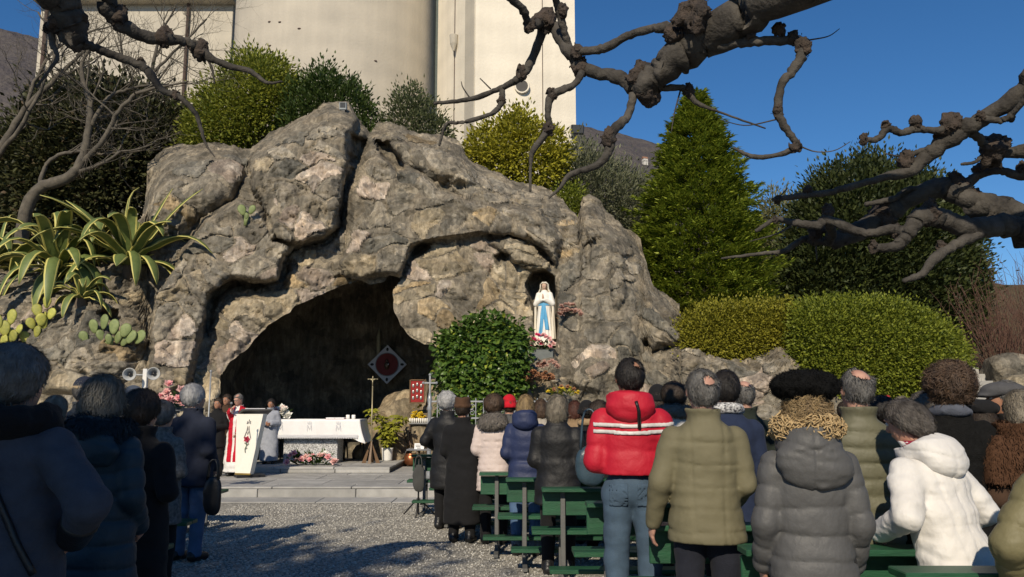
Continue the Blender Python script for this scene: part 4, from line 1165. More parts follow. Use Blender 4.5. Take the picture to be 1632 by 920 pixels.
def pad_mesh(name, mat, parent, c, nrmv, upv, h, w):
    upv = np.array(upv, float); upv /= np.linalg.norm(upv); nv = np.array(nrmv, float); nv -= upv * (nv @ upv); nv /= np.linalg.norm(nv); sv = np.cross(upv, nv)
    V = []; F = []; n = 14; rings = [(.0, .5), (.55, .46), (.86, .3), (1, 0), (.86, -.3), (.55, -.46), (.0, -.5)]
    for s, t_ in rings:
        for i in range(n):
            a = 2 * math.pi * i / n
            x = math.sin(a) * w / 2 * max(s, .02); y = (-math.cos(a) * h / 2) * max(s, .02) + h / 2
            x *= (.72 + .28 * (y / h)) if y < h * .6 else 1
            V.append(np.array(c) + sv * x + upv * y + nv * t_ * .05)
    for k in range(len(rings) - 1):
        for i in range(n):
            j = (i + 1) % n; F.append((k * n + i, (k + 1) * n + i, (k + 1) * n + j, k * n + j))
    F.append(tuple(range(n))); F.append(tuple((len(rings) - 1) * n + i for i in range(n))[::-1])
    return mk(name, V, F, mat, parent, True)
def pear(label, px, py, d, pads, seed, mat):
    d = rdepth(px, py) - .22
    b = at(px, py, d); t_ = thing('prickly_pear', label, 'cactus', tuple(b)); rg = np.random.default_rng(seed)
    for dx, dy, h, lean in pads:
        s = d / 1300
        c = np.array([dx * s, rg.uniform(-.06, .06), -dy * s])
        pad_mesh('pad', mat, t_, c, (rg.uniform(-.5, .5), -1, rg.uniform(.2, .7)), (lean, rg.uniform(-.25, .05), 1), h * s, h * s * rg.uniform(.68, .85))
    for k in range(5):
        MB().tube([(rg.uniform(-.05, .05), .05, -.25), (pads[k % len(pads)][0] * d / 1300 * .6, .04, -pads[k % len(pads)][1] * d / 1300 * .6)], [.03, .02], 6).build('stem', mat, t_, True)
pear('small prickly pear of three pads on the high rock face', 392, 342, 16.9, [(-4, 2, 20, -.3), (6, 0, 17, .5), (0, 8, 12, 0)], 1, pear_m)
pear('spreading prickly pear growing from the round pocket in the rock', 178, 540, 15.55, [(-38, 6, 20, -.5), (-28, -8, 24, -.2), (-15, -14, 26, .1), (-14, 4, 20, -.4), (2, -6, 26, .1), (6, 8, 22, .3), (18, -2, 24, .4), (26, 8, 24, .5), (36, 8, 26, .7), (-2, 10, 18, -.1), (-26, 10, 18, -.6), (14, 12, 22, .6)], 2, pear_m)
pear('yellowish prickly pear low at the left edge', 12, 530, 15.2, [(-10, -6, 24, -.3), (4, -12, 26, .1), (-2, 6, 26, -.2), (10, 6, 22, .5), (-14, 12, 24, -.5), (6, 18, 24, .4), (-4, 28, 26, 0)], 3, pear_y)
pear('yellowish prickly pear trailing under the smallest agave', 70, 505, 15.1, [(0, -14, 22, .2), (-8, 0, 22, -.3), (6, 4, 20, .4), (-2, 16, 22, 0), (-16, 20, 20, -.4), (-10, 34, 20, .2), (-24, 44, 22, -.3)], 4, pear_y)
# ivy mound in front of the niche
ivy_m = leafmat('leaf_ivy', (0.035, 0.075, 0.012), (0.10, 0.17, 0.03), .2, rough=.38, c3=(0.30, 0.34, 0.04))
ivp = [(700, 545), (712, 530), (740, 516), (775, 509), (812, 511), (832, 526), (840, 552), (838, 590), (838, 640), (830, 690), (770, 705), (715, 690), (704, 640), (702, 590)]
ib = at(770, 640, 16.4)
ivy = thing('ivy_bush', 'dense glossy green ivy mound left of the white statue', 'ivy', (ib[0], ib[1], 0.18))
MB().tube([(0, .2, -.1), (.02, .2, .8), (0, .2, 2.0)], [.09, .07, .04], 8).build('stem', bark, ivy, True)
foliage('foliage', ivp, 16.4, .62, 45, 560, 20, .08, .105, .10, ivy_m, ivy, 81, up=-.35, fill=.1)
ivys = [mk('ivy_leaf_source', *leaf_geo(np.zeros((1, 3)), np.array([[0., 0, -1]]), np.array([[0., -1, .3]]), .13, .125, .12), m_, None) for m_ in
        (matr('ivy_leaf_a', (0.055, 0.11, 0.02), .36, bump=.05), matr('ivy_leaf_b', (0.085, 0.15, 0.028), .36, bump=.05), matr('ivy_leaf_c', (0.25, 0.30, 0.035), .4, bump=.05))]
rg = np.random.default_rng(82)
Pq, Oq = crown_pts(ivp[:7] + [(836, 630), (770, 645), (710, 630), (702, 590)], 16.4, .68, 45, 900, rg, 0.0)
fr = [i for i in range(len(Pq)) if Pq[i][1] < 16.3][:290]
for i in fr:
    p = Vector(Pq[i]) - Vector((ib[0], ib[1], .18)); r_ = rg.random()
    o = inst('leaf', ivys[0 if r_ < .55 else 1 if r_ < .94 else 2], ivy, p, (rg.uniform(-.5, .6), rg.uniform(-.6, .6), rg.uniform(-.7, .7) + Oq[i][0] * .6), (rg.uniform(.75, 1.25),) * 3)
for o in ivys: bpy.data.objects.remove(o)

# ------------------------------------------------------------------ pollarded trees over the square
pol = matr('plane_bark', (0.085, 0.076, 0.064), .85, scale=7, col2=(0.022, 0.019, 0.016), bump=.7, bscale=35, dist=.02)
pol_k = matr('plane_knuckle', (0.075, 0.055, 0.042), .9, scale=14, col2=(0.022, 0.018, 0.015), bump=1.0, bscale=60, dist=.02)
def knuckle(parent, p, r, seed):
    rg = np.random.default_rng(seed)
    def fn(G): return np.linalg.norm(G * np.array([1, 1, .8]), axis=-1) - r * (1 + .38 * fbm(G / r * 1.5 + seed, 3, seed) + .12 * fbm(G / r * 5, 2, seed))
    V, F = sdf_mesh(fn, [-2 * r] * 3, [2 * r] * 3, r / 5)
    mk('knuckle', V + np.array(p), F, pol_k, parent, True, world=True)
def pollard(label, base, limbs, knobs, seed, twigs=()):
    """limbs: rows of (px, py, radius px, distance); the first limb starts at the trunk head"""
    t_ = thing('pollarded_tree', label, 'tree', base, group='pollarded plane trees over the square'); rg = np.random.default_rng(seed)
    for li, lb in enumerate(limbs):
        if isinstance(lb, tuple): lb, head, hr = lb
        else: head = None
        lb = np.array(lb, float); q = at(lb[:, 0], lb[:, 1], lb[:, 3]); r = lb[:, 2] * lb[:, 3] / 1300
        if head is not None: q = np.vstack([head, q]); r = np.r_[hr, r]
        n = len(q) * 7; S = spline(q, n); R = np.interp(np.linspace(0, 1, n), np.linspace(0, 1, len(r)), r)
        S = S + fbm(np.stack([np.arange(n) * .35, np.full(n, li * 3.1), np.full(n, seed)], -1), 2, 3)[:, None] * R[:, None] * .35 * unit(rg.standard_normal((n, 3)))
        R = R * (1 + .14 * fbm(np.stack([np.arange(n) * .5, np.full(n, li * 7.7), np.full(n, seed)], -1), 2, 8))
        S = np.vstack([S, S[-1] + unit(S[-1] - S[-2]) * R[-1] * .55]); R = np.r_[R, R[-1] * .3]
        MB().tube(S, R, 18, wob=.02, rg=rg).build('limb', pol, t_, True, world=True)
    for k, (x, y, r, d) in enumerate(knobs):
        knuckle(t_, at(x, y, d), r * d / 1300, seed * 50 + k)
    for k, tw in enumerate(twigs):
        tw = np.array(tw, float); S = spline(at(tw[:, 0], tw[:, 1], tw[:, 3]), 12)
        MB().tube(S, np.linspace(tw[0, 2], tw[-1, 2], 12) * tw[0, 3] / 1300, 6).build('twig', pol, t_, True, world=True)
    return t_
def trunkpart(t_, pts, rad):
    S = spline(pts, 16); rg = np.random.default_rng(5)
    MB().tube(S, np.interp(np.linspace(0, 1, 16), np.linspace(0, 1, len(rad)), rad), 14, wob=.03, rg=rg).build('trunk', pol, t_, True, world=True)
h1 = np.array([3.3, 2.6, 3.95])
t1 = pollard('knobbly pollarded tree reaching in over the sky at top centre', (3.6, 1.8, 0), [
    ([(1260, -20, 40, 4.0), (1190, 22, 38, 4.2), (1120, 62, 34, 4.4), (1065, 105, 26, 4.5), (1022, 140, 19, 4.6)], h1, .17),
    [(1022, 140, 17, 4.6), (985, 125, 11, 4.7), (928, 108, 10, 4.8), (905, 80, 11, 4.8), (885, 45, 11, 4.9), (868, 32, 13, 4.9)],
    [(868, 36, 8, 4.9), (850, 90, 7, 5.0), (832, 120, 7.5, 5.0), (800, 140, 5, 5.1), (750, 158, 4, 5.2), (692, 165, 3, 5.3)],
    [(868, 36, 9, 4.9), (845, 38, 7, 4.8), (830, 12, 7, 4.7), (800, -12, 6, 4.6)],
    [(908, 78, 6, 4.8), (900, 50, 6, 4.75), (890, 15, 6.5, 4.7), (882, -15, 6, 4.6)],
    [(930, 110, 6, 4.8), (915, 135, 6, 4.7), (880, 152, 7, 4.7), (873, 180, 5, 4.7), (874, 205, 6, 4.7), (850, 240, 5, 4.7), (846, 260, 3, 4.7), (845, 305, 2, 4.7)],
    [(800, 140, 5, 5.1), (800, 162, 5, 5.1), (785, 180, 4, 5.1), (740, 195, 3.5, 5.1), (712, 198, 3, 5.1), (700, 232, 2, 5.1)],
    [(1070, 45, 11, 4.45), (1040, 46, 7, 4.5), (1000, 58, 7, 4.6), (960, 78, 7, 4.7), (920, 82, 7, 4.75)],
    [(1010, 150, 7, 4.6), (1000, 185, 7, 4.6), (975, 210, 8, 4.5), (972, 235, 8, 4.5), (955, 262, 6, 4.5), (910, 278, 5, 4.5), (892, 300, 3, 4.5), (875, 316, 1.5, 4.5)],
    [(1110, 78, 12, 4.4), (1160, 72, 8, 4.3), (1210, 66, 8, 4.2), (1270, 66, 8, 4.15), (1280, 78, 8, 4.1), (1270, 105, 8, 4.1), (1246, 135, 7, 4.1), (1240, 178, 7, 4.1), (1256, 210, 6, 4.1), (1270, 234, 6, 4.1), (1235, 248, 4, 4.15), (1200, 250, 4, 4.2), (1170, 236, 2, 4.2)],
    [(1050, 142, 5, 4.6), (1085, 140, 6, 4.6), (1098, 150, 6, 4.6), (1112, 165, 4, 4.6), (1150, 180, 2, 4.6), (1220, 205, 1.2, 4.6)]],
    [(868, 34, 17, 4.9), (925, 108, 13, 4.8), (1024, 122, 22, 4.6), (1030, 142, 22, 4.6), (1075, 55, 16, 4.4), (1108, 28, 28, 4.3), (845, 42, 10, 4.8), (895, 17, 10, 4.7), (1198, 55, 9, 4.2), (1242, 50, 10, 4.2), (1280, 74, 13, 4.1), (832, 116, 10, 5.0), (920, 82, 10, 4.75), (880, 150, 9, 4.7), (874, 205, 9, 4.7), (970, 220, 12, 4.5), (1240, 178, 9, 4.1), (1268, 234, 9, 4.1), (1098, 144, 9, 4.6), (800, 160, 7, 5.1), (1265, 60, 10, 4.15)], 1,
    [[(1272, 232, 1.5, 4.1), (1300, 242, 1, 4.1), (1330, 240, .8, 4.1), (1355, 226, .6, 4.1)], [(1290, 64, 1.5, 4.1), (1320, 58, 1, 4.1), (1338, 46, .7, 4.1)], [(1085, 142, 1.5, 4.6), (1075, 180, 1, 4.6), (1070, 210, .8, 4.6)], [(1240, 190, 1.5, 4.1), (1190, 200, 1, 4.1), (1150, 192, .7, 4.1)], [(750, 158, 1.5, 5.2), (738, 140, 1, 5.2), (735, 130, .7, 5.2)], [(782, 142, 1.5, 5.2), (765, 125, 1, 5.2)]])
trunkpart(t1, [(3.7, 1.7, -.1), (3.65, 1.8, 1.2), (3.55, 2.0, 2.6), (3.4, 2.4, 3.6), h1], [.30, .24, .22, .21, .18])
h2 = np.array([4.3, 4.6, 2.75])
t2 = pollard('knobbly pollarded tree with low limbs reaching in from the right edge', (4.9, 4.4, 0), [
    ([(1680, 372, 34, 5.0), (1632, 350, 27, 5.1), (1590, 335, 22, 5.2), (1560, 328, 20, 5.2), (1530, 308, 18, 5.25), (1495, 300, 16, 5.3), (1440, 322, 14, 5.35), (1400, 350, 13, 5.4), (1365, 370, 15, 5.4), (1325, 386, 12, 5.4)], h2, .15),
    [(1640, 372, 20, 5.0), (1600, 358, 17, 4.95), (1550, 362, 16, 4.9), (1500, 348, 15, 4.9), (1465, 350, 14, 4.9), (1445, 375, 11, 4.9), (1430, 392, 9, 4.9), (1390, 396, 6, 4.9)],
    [(1450, 370, 9, 4.9), (1420, 366, 8, 4.95), (1375, 372, 7, 5.0), (1320, 350, 8, 5.1), (1300, 360, 7, 5.1), (1260, 354, 5, 5.1), (1236, 350, 4, 5.1), (1205, 368, 3, 5.1)],
    [(1325, 386, 8, 5.4), (1300, 384, 7, 5.4), (1278, 382, 5, 5.4), (1250, 400, 4, 5.4), (1210, 405, 3, 5.4), (1150, 412, 1.5, 5.4)],
    [(1320, 352, 7, 5.1), (1325, 370, 8, 5.2), (1322, 384, 8, 5.3)],
    [(1532, 300, 9, 5.25), (1560, 280, 7, 5.2), (1590, 272, 7, 5.15), (1632, 280, 8, 5.1), (1680, 270, 8, 5.0)],
    [(1500, 306, 8, 5.3), (1470, 305, 6, 5.3), (1450, 302, 5, 5.3), (1420, 318, 5, 5.3), (1380, 326, 4, 5.3)],
    [(1560, 372, 9, 4.9), (1520, 392, 9, 4.85), (1490, 412, 8, 4.8), (1470, 436, 6, 4.8), (1440, 448, 4, 4.8)],
    ([(1680, 100, 18, 4.6), (1632, 142, 14, 4.7), (1580, 180, 14, 4.8), (1530, 212, 15, 4.9), (1480, 246, 12, 5.0), (1450, 272, 10, 5.0), (1400, 285, 6, 5.05), (1330, 305, 5, 5.1), (1280, 312, 5, 5.1), (1232, 318, 4, 5.1)], (4.2, 4.4, 3.6), .1),
    [(1525, 205, 9, 4.9), (1490, 208, 6, 4.9), (1460, 206, 6, 4.9), (1435, 212, 6, 4.9), (1415, 205, 6, 4.9), (1398, 222, 5, 4.9), (1376, 222, 4, 4.9)],
    [(1545, 210, 7, 4.9), (1560, 220, 7, 4.95), (1578, 240, 8, 5.0), (1600, 245, 9, 5.0), (1650, 236, 12, 4.9), (1700, 225, 13, 4.8)],
    [(1565, 188, 6, 4.8), (1595, 192, 5, 4.75), (1615, 180, 5, 4.7), (1640, 150, 5, 4.6)],
    [(1490, 238, 6, 5.0), (1470, 240, 5, 5.0), (1445, 250, 4, 5.0), (1435, 252, 3, 5.0)],
    [(1570, 242, 4, 5.0), (1555, 258, 3, 5.0), (1532, 262, 2.5, 5.0)]],
    [(1525, 300, 18, 5.25), (1405, 342, 20, 5.4), (1480, 342, 17, 4.9), (1320, 336, 9, 5.1), (1300, 368, 12, 5.3), (1345, 372, 13, 5.4), (1515, 202, 16, 4.9), (1460, 197, 10, 4.9), (1412, 200, 7, 4.9), (1376, 222, 7, 4.9), (1582, 242, 20, 5.0), (1600, 230, 11, 5.0), (1444, 256, 12, 5.0), (1560, 270, 9, 5.2), (1628, 270, 9, 5.1), (1555, 312, 9, 5.2), (1430, 370, 10, 4.95), (1392, 394, 8, 4.9), (1500, 392, 9, 4.85), (1495, 215, 7, 4.95), (1235, 350, 5, 5.1), (1288, 305, 7, 5.1), (1240, 318, 6, 5.1), (1610, 188, 6, 4.75), (1565, 186, 8, 4.8)], 2,
    [[(1270, 354, 2, 5.1), (1240, 372, 1.3, 5.1), (1195, 385, .8, 5.1)], [(1435, 250, 1.5, 5.0), (1410, 245, 1, 5.0)], [(1300, 390, 2, 5.4), (1302, 415, 1, 5.4)], [(1240, 316, 1.5, 5.1), (1255, 300, .8, 5.1)]])
trunkpart(t2, [(4.95, 4.3, -.1), (4.9, 4.35, 1.0), (4.75, 4.45, 2.0), h2, (4.25, 4.45, 3.2), (4.2, 4.4, 3.6)], [.28, .22, .21, .20, .16, .11])
h3 = np.array([-2.75, 2.9, 4.15])
t3 = pollard('dark pollarded stump and limbs hanging in at the top left', (-3.3, 2.2, 0), [
    ([(60, -50, 36, 3.8), (95, -10, 32, 3.9), (112, 40, 26, 4.0), (120, 72, 17, 4.05)], h3, .17),
    ([(150, -30, 12, 3.9), (165, 10, 12, 4.0), (200, 45, 11, 4.1), (250, 62, 10, 4.2), (270, 62, 10, 4.2), (300, 68, 7, 4.25), (320, 80, 10, 4.3), (345, 98, 6, 4.3), (400, 115, 4.5, 4.3), (425, 132, 3, 4.3), (450, 130, 1.5, 4.3)], h3, .10),
    [(122, 66, 10, 4.05), (155, 78, 7, 4.1), (190, 92, 7, 4.15), (230, 108, 7, 4.2), (242, 122, 7, 4.2), (260, 145, 5, 4.2), (282, 152, 5, 4.2), (310, 178, 4, 4.2), (320, 205, 3, 4.2), (328, 230, 2, 4.2), (342, 250, 1, 4.2)],
    [(82, 50, 5, 4.0), (84, 70, 5, 4.0), (92, 92, 3, 4.0), (80, 110, 2.5, 4.0), (58, 140, 2, 4.0)],
    [(330, 92, 2.5, 4.3), (338, 110, 2, 4.3), (342, 134, 1, 4.3)]],
    [(110, 30, 26, 4.0), (122, 60, 17, 4.05), (190, 25, 13, 4.05), (262, 58, 14, 4.2), (318, 80, 14, 4.3), (80, 45, 9, 4.0), (224, 100, 7, 4.2), (280, 152, 7, 4.2)], 3,
    [[(120, 72, 1.5, 4.05), (105, 78, 1.2, 4.05), (98, 95, .8, 4.05)]])
trunkpart(t3, [(-3.4, 2.1, -.1), (-3.35, 2.15, 1.4), (-3.1, 2.4, 3.0), h3], [.32, .26, .24, .2])
# ------------------------------------------------------------------ altar, furnishings, statue
def rdepth(px, py):
    t_ = np.interp(px, pxs, tops_s)
    return float(rock_depth(np.array([float(px)]), np.array([float(py)]), np.array([t_]))[0])
cave_bvh = BVHTree.FromPolygons([tuple(v) for v in CV], [list(map(int, f)) for f in CF])
def on_cave(px, py):
    d = Vector(at(px, py, 10.0)) - Vector((0, 0, CAMZ)); d.normalize()
    h = cave_bvh.ray_cast(Vector((0, 0, CAMZ)) + d * 16.0, d)[0]
    return h if h is not None else Vector(at(px, py, 22.0))
white_lin = matr('white_linen', (0.80, 0.79, 0.78), .85, var=.06, bump=.25, bscale=220)
lace_m = matr('lace', (0.62, 0.62, 0.64), .9, var=.25, scale=120, bump=.6, bscale=200)
gold = matr('gold_trim', (0.55, 0.36, 0.10), .35, metal=.8)
wood = matr('brown_wood', (0.15, 0.085, 0.04), .5, scale=5, stretch=(1, 1, 6))
dkmetal = matr('grey_iron', (0.24, 0.245, 0.25), .5, metal=.3, bump=.2)
blackp = matr('black_plastic', (0.018, 0.018, 0.02), .4)
redp = matr('red_paint', (0.42, 0.02, 0.02), .6, bump=.1)
grn_leaf = leafmat('leaf_flower', (0.03, 0.07, 0.015), (0.09, 0.15, 0.03))
speck = None
def speckle():
    m, n, l, b = nt('speckled_granite'); tc = n.new('ShaderNodeTexCoord'); vo = n.new('ShaderNodeTexVoronoi'); vo.inputs['Scale'].default_value = 55
    l.new(tc.outputs['Object'], vo.inputs['Vector']); sp = n.new('ShaderNodeSeparateColor'); l.new(vo.outputs['Color'], sp.inputs[0])
    rp = n.new('ShaderNodeValToRGB'); rp.color_ramp.elements[0].color = (.13, .13, .13, 1); rp.color_ramp.elements[1].color = (.62, .62, .62, 1); l.new(sp.outputs[0], rp.inputs['Fac'])
    l.new(rp.outputs[0], b.inputs['Base Color']); b.inputs['Roughness'].default_value = .6
    return m
speck = speckle()
a0 = at(496, 735, 18.0)
altar = thing('altar', 'granite altar table in front of the dark cave', 'altar', (a0[0], 18.2, .29))
bw = (538 - 454) * 18 / 1300
MB().box((0, 0, .44), (bw, .62, .88), ch=.01).build('base', speck, altar)
MB().box((0, 0, .90), (2.06, .82, .06), ch=.01).build('table_slab', speck, altar)
# cloth: rounded rectangle cross-section that hangs on all four sides
def cloth():
    hw, hd = 1.07, .45; per = []
    for s, (ax, ay, bx_, by_) in enumerate(((-hw, -hd, hw, -hd), (hw, -hd, hw, hd), (hw, hd, -hw, hd), (-hw, hd, -hw, -hd))):
        n = 60 if s % 2 == 0 else 24
        for k in range(n): per.append((ax + (bx_ - ax) * k / n, ay + (by_ - ay) * k / n, s, k / n))
    V = []; F = []; N = len(per); rows = 9
    for r in range(rows):
        f = r / (rows - 1)
        for i, (x, y, s, t_) in enumerate(per):
            drop = .37 if s % 2 == 0 else .50
            cr = min(t_, 1 - t_)
            if s % 2 == 0: drop += .13 * max(0, 1 - cr * 14)
            fold = .018 * math.sin(i * .62) * f + .05 * f * max(0, 1 - cr * 9) + (.10 * f * f if s % 2 else 0)
            ox = (1 if s == 1 else -1 if s == 3 else 0); oy = (-1 if s == 0 else 1 if s == 2 else 0)
            if cr < .03: ox = math.copysign(1, x); oy = math.copysign(1, y)
            V.append((x + ox * (fold + .006), y + oy * (fold * .7 + .006), .936 - drop * f - .006 * math.sin(i * 1.7) * (f == 1)))
    for r in range(rows - 1):
        for i in range(N):
            j = (i + 1) % N; F.append((r * N + i, (r + 1) * N + i, (r + 1) * N + j, r * N + j))
    F.append(tuple(range(N)))
    return V, F, per
V, F, per = cloth()
cl_o = thing('altar_cloth', 'white lace-edged cloth draped over the altar', 'altar cloth', (a0[0], 18.2, .29))
mk('linen', V, F, white_lin, cl_o, True)
m = MB()
for k in range(58):                                    # lace scallops along the front hem
    x = -1.03 + 2.06 * k / 57
    m.add([(x - .018, -.487 - .01 * math.sin(k * .62), .568), (x + .018, -.487 - .01 * math.sin(k * .62), .568), (x + .014, -.492, .54), (x, -.494, .528), (x - .014, -.492, .54)], [(0, 1, 2, 3, 4)])
m.add([(-1.05, -.478, .61), (1.05, -.478, .61), (1.05, -.492, .566), (-1.05, -.492, .566)], [(0, 1, 2, 3)])
o = m.build('lace_hem', lace_m, cl_o); md = o.modifiers.new('t', 'SOLIDIFY'); md.thickness = .004
emb = matr('embroidery', (0.58, 0.59, 0.64), .8)
for cx_ in (-.62, 0, .62):                            # stitched letter M monograms with a small crown
    m = MB(); y = -.482; z = .70
    for a, b in (((-.05, 0), (-.04, .12)), ((-.04, .12), (0, .03)), ((0, .03), (.04, .12)), ((.04, .12), (.05, 0)), ((-.04, .15), (.04, .15)), ((-.04, .15), (-.03, .19)), ((0, .15), (0, .2)), ((.04, .15), (.03, .19))):
        m.tube([(cx_ + a[0], y - .001, z + a[1]), (cx_ + b[0], y - .001, z + b[1])], .003, 5)
    m.build('monogram', emb, cl_o)
# flowers
def petal_flower(name, mats, parent, loc, r, seed, n=(5, 6, 5), tilt=None):
    rg = np.random.default_rng(seed); C = []; T = []; N = []; L = []
    for ring, k in enumerate(n):
        for i in range(k):
            a = 2 * math.pi * (i + .5 * ring) / k; e = (.25, .7, 1.15)[ring] + rg.uniform(-.1, .1)
            C.append((0, 0, 0)); T.append((math.cos(a) * math.cos(e), math.sin(a) * math.cos(e), math.sin(e))); N.append((-math.cos(a) * math.sin(e), -math.sin(a) * math.sin(e), math.cos(e))); L.append(r * (1, .85, .6)[ring])
    V, F = leaf_geo(np.array(C, float), np.array(T), np.array(N), np.array(L), np.array(L) * .85, -.12)
    o = mk(name, V, F, mats, parent, True)
    o.location = loc; o.rotation_euler = tilt or (rg.uniform(.2, 1.1), rg.uniform(-.4, .4), rg.uniform(-.5, .5))
    return o
rose = matr('rose_pink', (0.72, 0.24, 0.28), .7, col2=(0.85, 0.5, 0.5), scale=20, bump=0)
palepink = matr('pale_pink', (0.80, 0.50, 0.46), .7, bump=0, scale=20)
wfl = matr('white_petal', (0.80, 0.78, 0.72), .7, var=.1, bump=0)
magenta = matr('magenta_petal', (0.70, 0.05, 0.16), .6, bump=0)
yel = matr('yellow_petal', (0.75, 0.55, 0.03), .7, bump=0)
dried = matr('dried_pink', (0.48, 0.29, 0.23), .9, bump=0, scale=15)
def bouquet(label, loc, spread, mats, nf, fr, seed, greens=60, gl=.14, vase=None, hgt=None, cat='flowers', name='flower_arrangement', gmat=None):
    t_ = thing(name, label, cat, loc); rg = np.random.default_rng(seed)
    sx, sy, sz = spread
    if vase: vase(t_)
    n = greens; a = rg.uniform(0, 6.28, n); C = np.stack([sx * .6 * rg.uniform(-1, 1, n), sy * .6 * rg.uniform(-1, 1, n), sz * rg.uniform(0, .7, n)], -1)
    T = unit(np.stack([C[:, 0] / sx + .3 * rg.standard_normal(n), -.4 + C[:, 1] / sy + .3 * rg.standard_normal(n), .25 + .5 * rg.random(n)], -1))
    V, F = leaf_geo(C, T, unit(np.array([0, -.3, 1]) + .5 * rg.standard_normal((n, 3))), gl * rg.uniform(.7, 1.3, n), gl * .3, .2, False, .2)
    mk('greenery', V, F, gmat or grn_leaf, t_, True)
    for k in range(nf):
        x = rg.uniform(-1, 1) * sx * .95; f = 1 - abs(x / sx) ** 2 * .75
        petal_flower('flower', mats[k % len(mats)], t_, (x, -sy * rg.uniform(.6, 1.25), .03 + sz * f * rg.uniform(.3, 1.2)), fr * rg.uniform(.8, 1.25), seed * 40 + k)
    return t_
p = at(496, 738, 17.35); bouquet('long low arrangement of pink roses and white flowers at the altar foot', (p[0], 17.35, .295), (.58, .22, .24), [rose, palepink, wfl, rose, palepink], 24, .078, 1, 200, .19)
p = at(446, 668, 18.0); bouquet('white and pink lilies standing on the left end of the altar', (p[0], 18.1, 1.227), (.2, .12, .28), [wfl, palepink, wfl], 12, .11, 2, 50, .15)
for k, px_ in enumerate((553, 562)):
    p = at(px_, 668, 18.0); c_ = thing('altar_candle', ('short white candle on the altar, left of the pair', 'short white candle on the altar, right of the pair')[k], 'candle', (p[0], 18.1, 1.227), group='candles on the altar')
    MB().lathe([(.042, 0), (.042, .085), (.036, .092)], n=16).build('wax', matr('candle_wax', (.85, .83, .78), .5, var=.03, bump=0), c_, True); MB().tube([(0, 0, .09), (.002, 0, .108)], .003, 5).build('wick', blackp, c_)
p = at(535, 667, 18.0); bk = thing('missal', 'open white missal lying on the altar', 'book', (p[0], 18.05, 1.228))
for s in (-1, 1): MB().box((s * .1, 0, .018), (.195, .27, .03), ch=.006).build('page_block', white_lin, bk)
MB().box((0, 0, .002), (.42, .29, .004), ch=.001).build('cover', redp, bk)
# chairs behind the altar
def chair(label, px, py, d, z, rz):
    p = at(px, py, d); t_ = thing('plastic_chair', label, 'chair', (p[0], d, z), rz, group='chairs behind the altar')
    MB().box((0, 0, .43), (.44, .42, .03), ch=.01).build('seat', blackp, t_)
    for sx in (-1, 1):
        for sy in (-1, 1): MB().tube([(sx * .2, sy * .18, .43), (sx * .23, sy * .22, 0)], [.022, .016], 6).build('leg', blackp, t_, True)
        MB().tube([(sx * .22, .2, .45), (sx * .22, .25, .86)], .018, 6).build('back_post', blackp, t_, True)
        MB().tube(spline([(sx * .22, .22, .66), (sx * .24, 0, .66), (sx * .22, -.18, .62), (sx * .21, -.19, .43)], 10), .016, 6).build('armrest', blackp, t_, True)
    for k in range(4): MB().box((0, .235 + k * .006, .56 + k * .085), (.42, .018, .05), ch=.004).build('back_slat', blackp, t_)
chair('black plastic chair under the left end of the altar cloth', 440, 730, 19.3, .29, 2.9)
chair('black plastic chair right of the altar base', 562, 732, 18.9, .29, 3.5)
chair('black chair half hidden behind the altar base', 535, 730, 19.5, .29, 3.1)
# ambo with cloth panel
amb_w = matr('ambo_white', (0.78, 0.75, 0.66), .75, var=.05, bump=.15, bscale=150)
az_ = .18; zt = at(398, 660, 15.6)[2]
xl0, xr0 = at(374.6, 755, 15.65)[0], at(398, 755, 15.55)[0]; xl1, xr1 = at(377, 660, 15.65)[0], at(419.5, 660, 15.55)[0]
lb = thing('ambo', 'white tapering lectern with an embroidered rose and golden hem', 'lectern', ((xl0 + xr0) / 2, 15.65, az_))
V = [(xl0, 15.65, az_ + .06), (xr0, 15.55, az_ + .06), (xr1, 15.55, zt), (xl1, 15.65, zt)]
back = [(x + .03, y + .16, z) for x, y, z in V]
mk('front_panel', V + back, [(0, 1, 2, 3), (7, 6, 5, 4), (1, 5, 6, 2), (4, 0, 3, 7), (3, 2, 6, 7), (0, 4, 5, 1)], amb_w, lb, False, world=True)
Vg = [(xl0 - .003, 15.64, az_ + .055), (xr0 + .004, 15.54, az_ + .055), (xr0 + .006, 15.54, az_ + .085), (xl0 - .003, 15.64, az_ + .085)]
mk('gold_hem', Vg + [(x + .01, y + .02, z) for x, y, z in Vg], [(0, 1, 2, 3), (7, 6, 5, 4), (1, 5, 6, 2), (4, 0, 3, 7), (3, 2, 6, 7), (0, 4, 5, 1)], gold, lb, False, world=True)
MB().box(((xl1 + xr1) / 2 + .02, 15.83, zt + .035), (.58, .44, .03), .5, .006, rx=-.22).build('desk', matr('ambo_desk', (.10, .095, .09), .5), lb, world=True)
MB().box(((xl0 + xr0) / 2 + .08, 15.78, az_ + .025), (.52, .34, .05), .5, .006).build('foot', blackp, lb, world=True)
def amb_pt(u, v, off=-.008):                           # u across, v up on the front panel
    a = np.array(V[0]) * (1 - u) + np.array(V[1]) * u; b = np.array(V[3]) * (1 - u) + np.array(V[2]) * u
    return a * (1 - v) + b * v + np.array([.004, off, 0])
def stitched(name, paths, mat, r):
    m = MB()
    for q in paths: m.tube([amb_pt(u, v) for u, v in q], r, 5)
    m.build(name, mat, lb, True, world=True)
stitched('monogram', [[(.36, .60), (.45, .72), (.47, .80), (.5, .72), (.53, .80), (.56, .72), (.66, .60)], [(.45, .72), (.5, .66), (.56, .72)], [(.42, .84), (.5, .86), (.58, .84)], [(.44, .84), (.44, .88), (.5, .86), (.5, .91), (.56, .86), (.57, .88)]], matr('silver_thread', (.35, .33, .33), .6), .007)
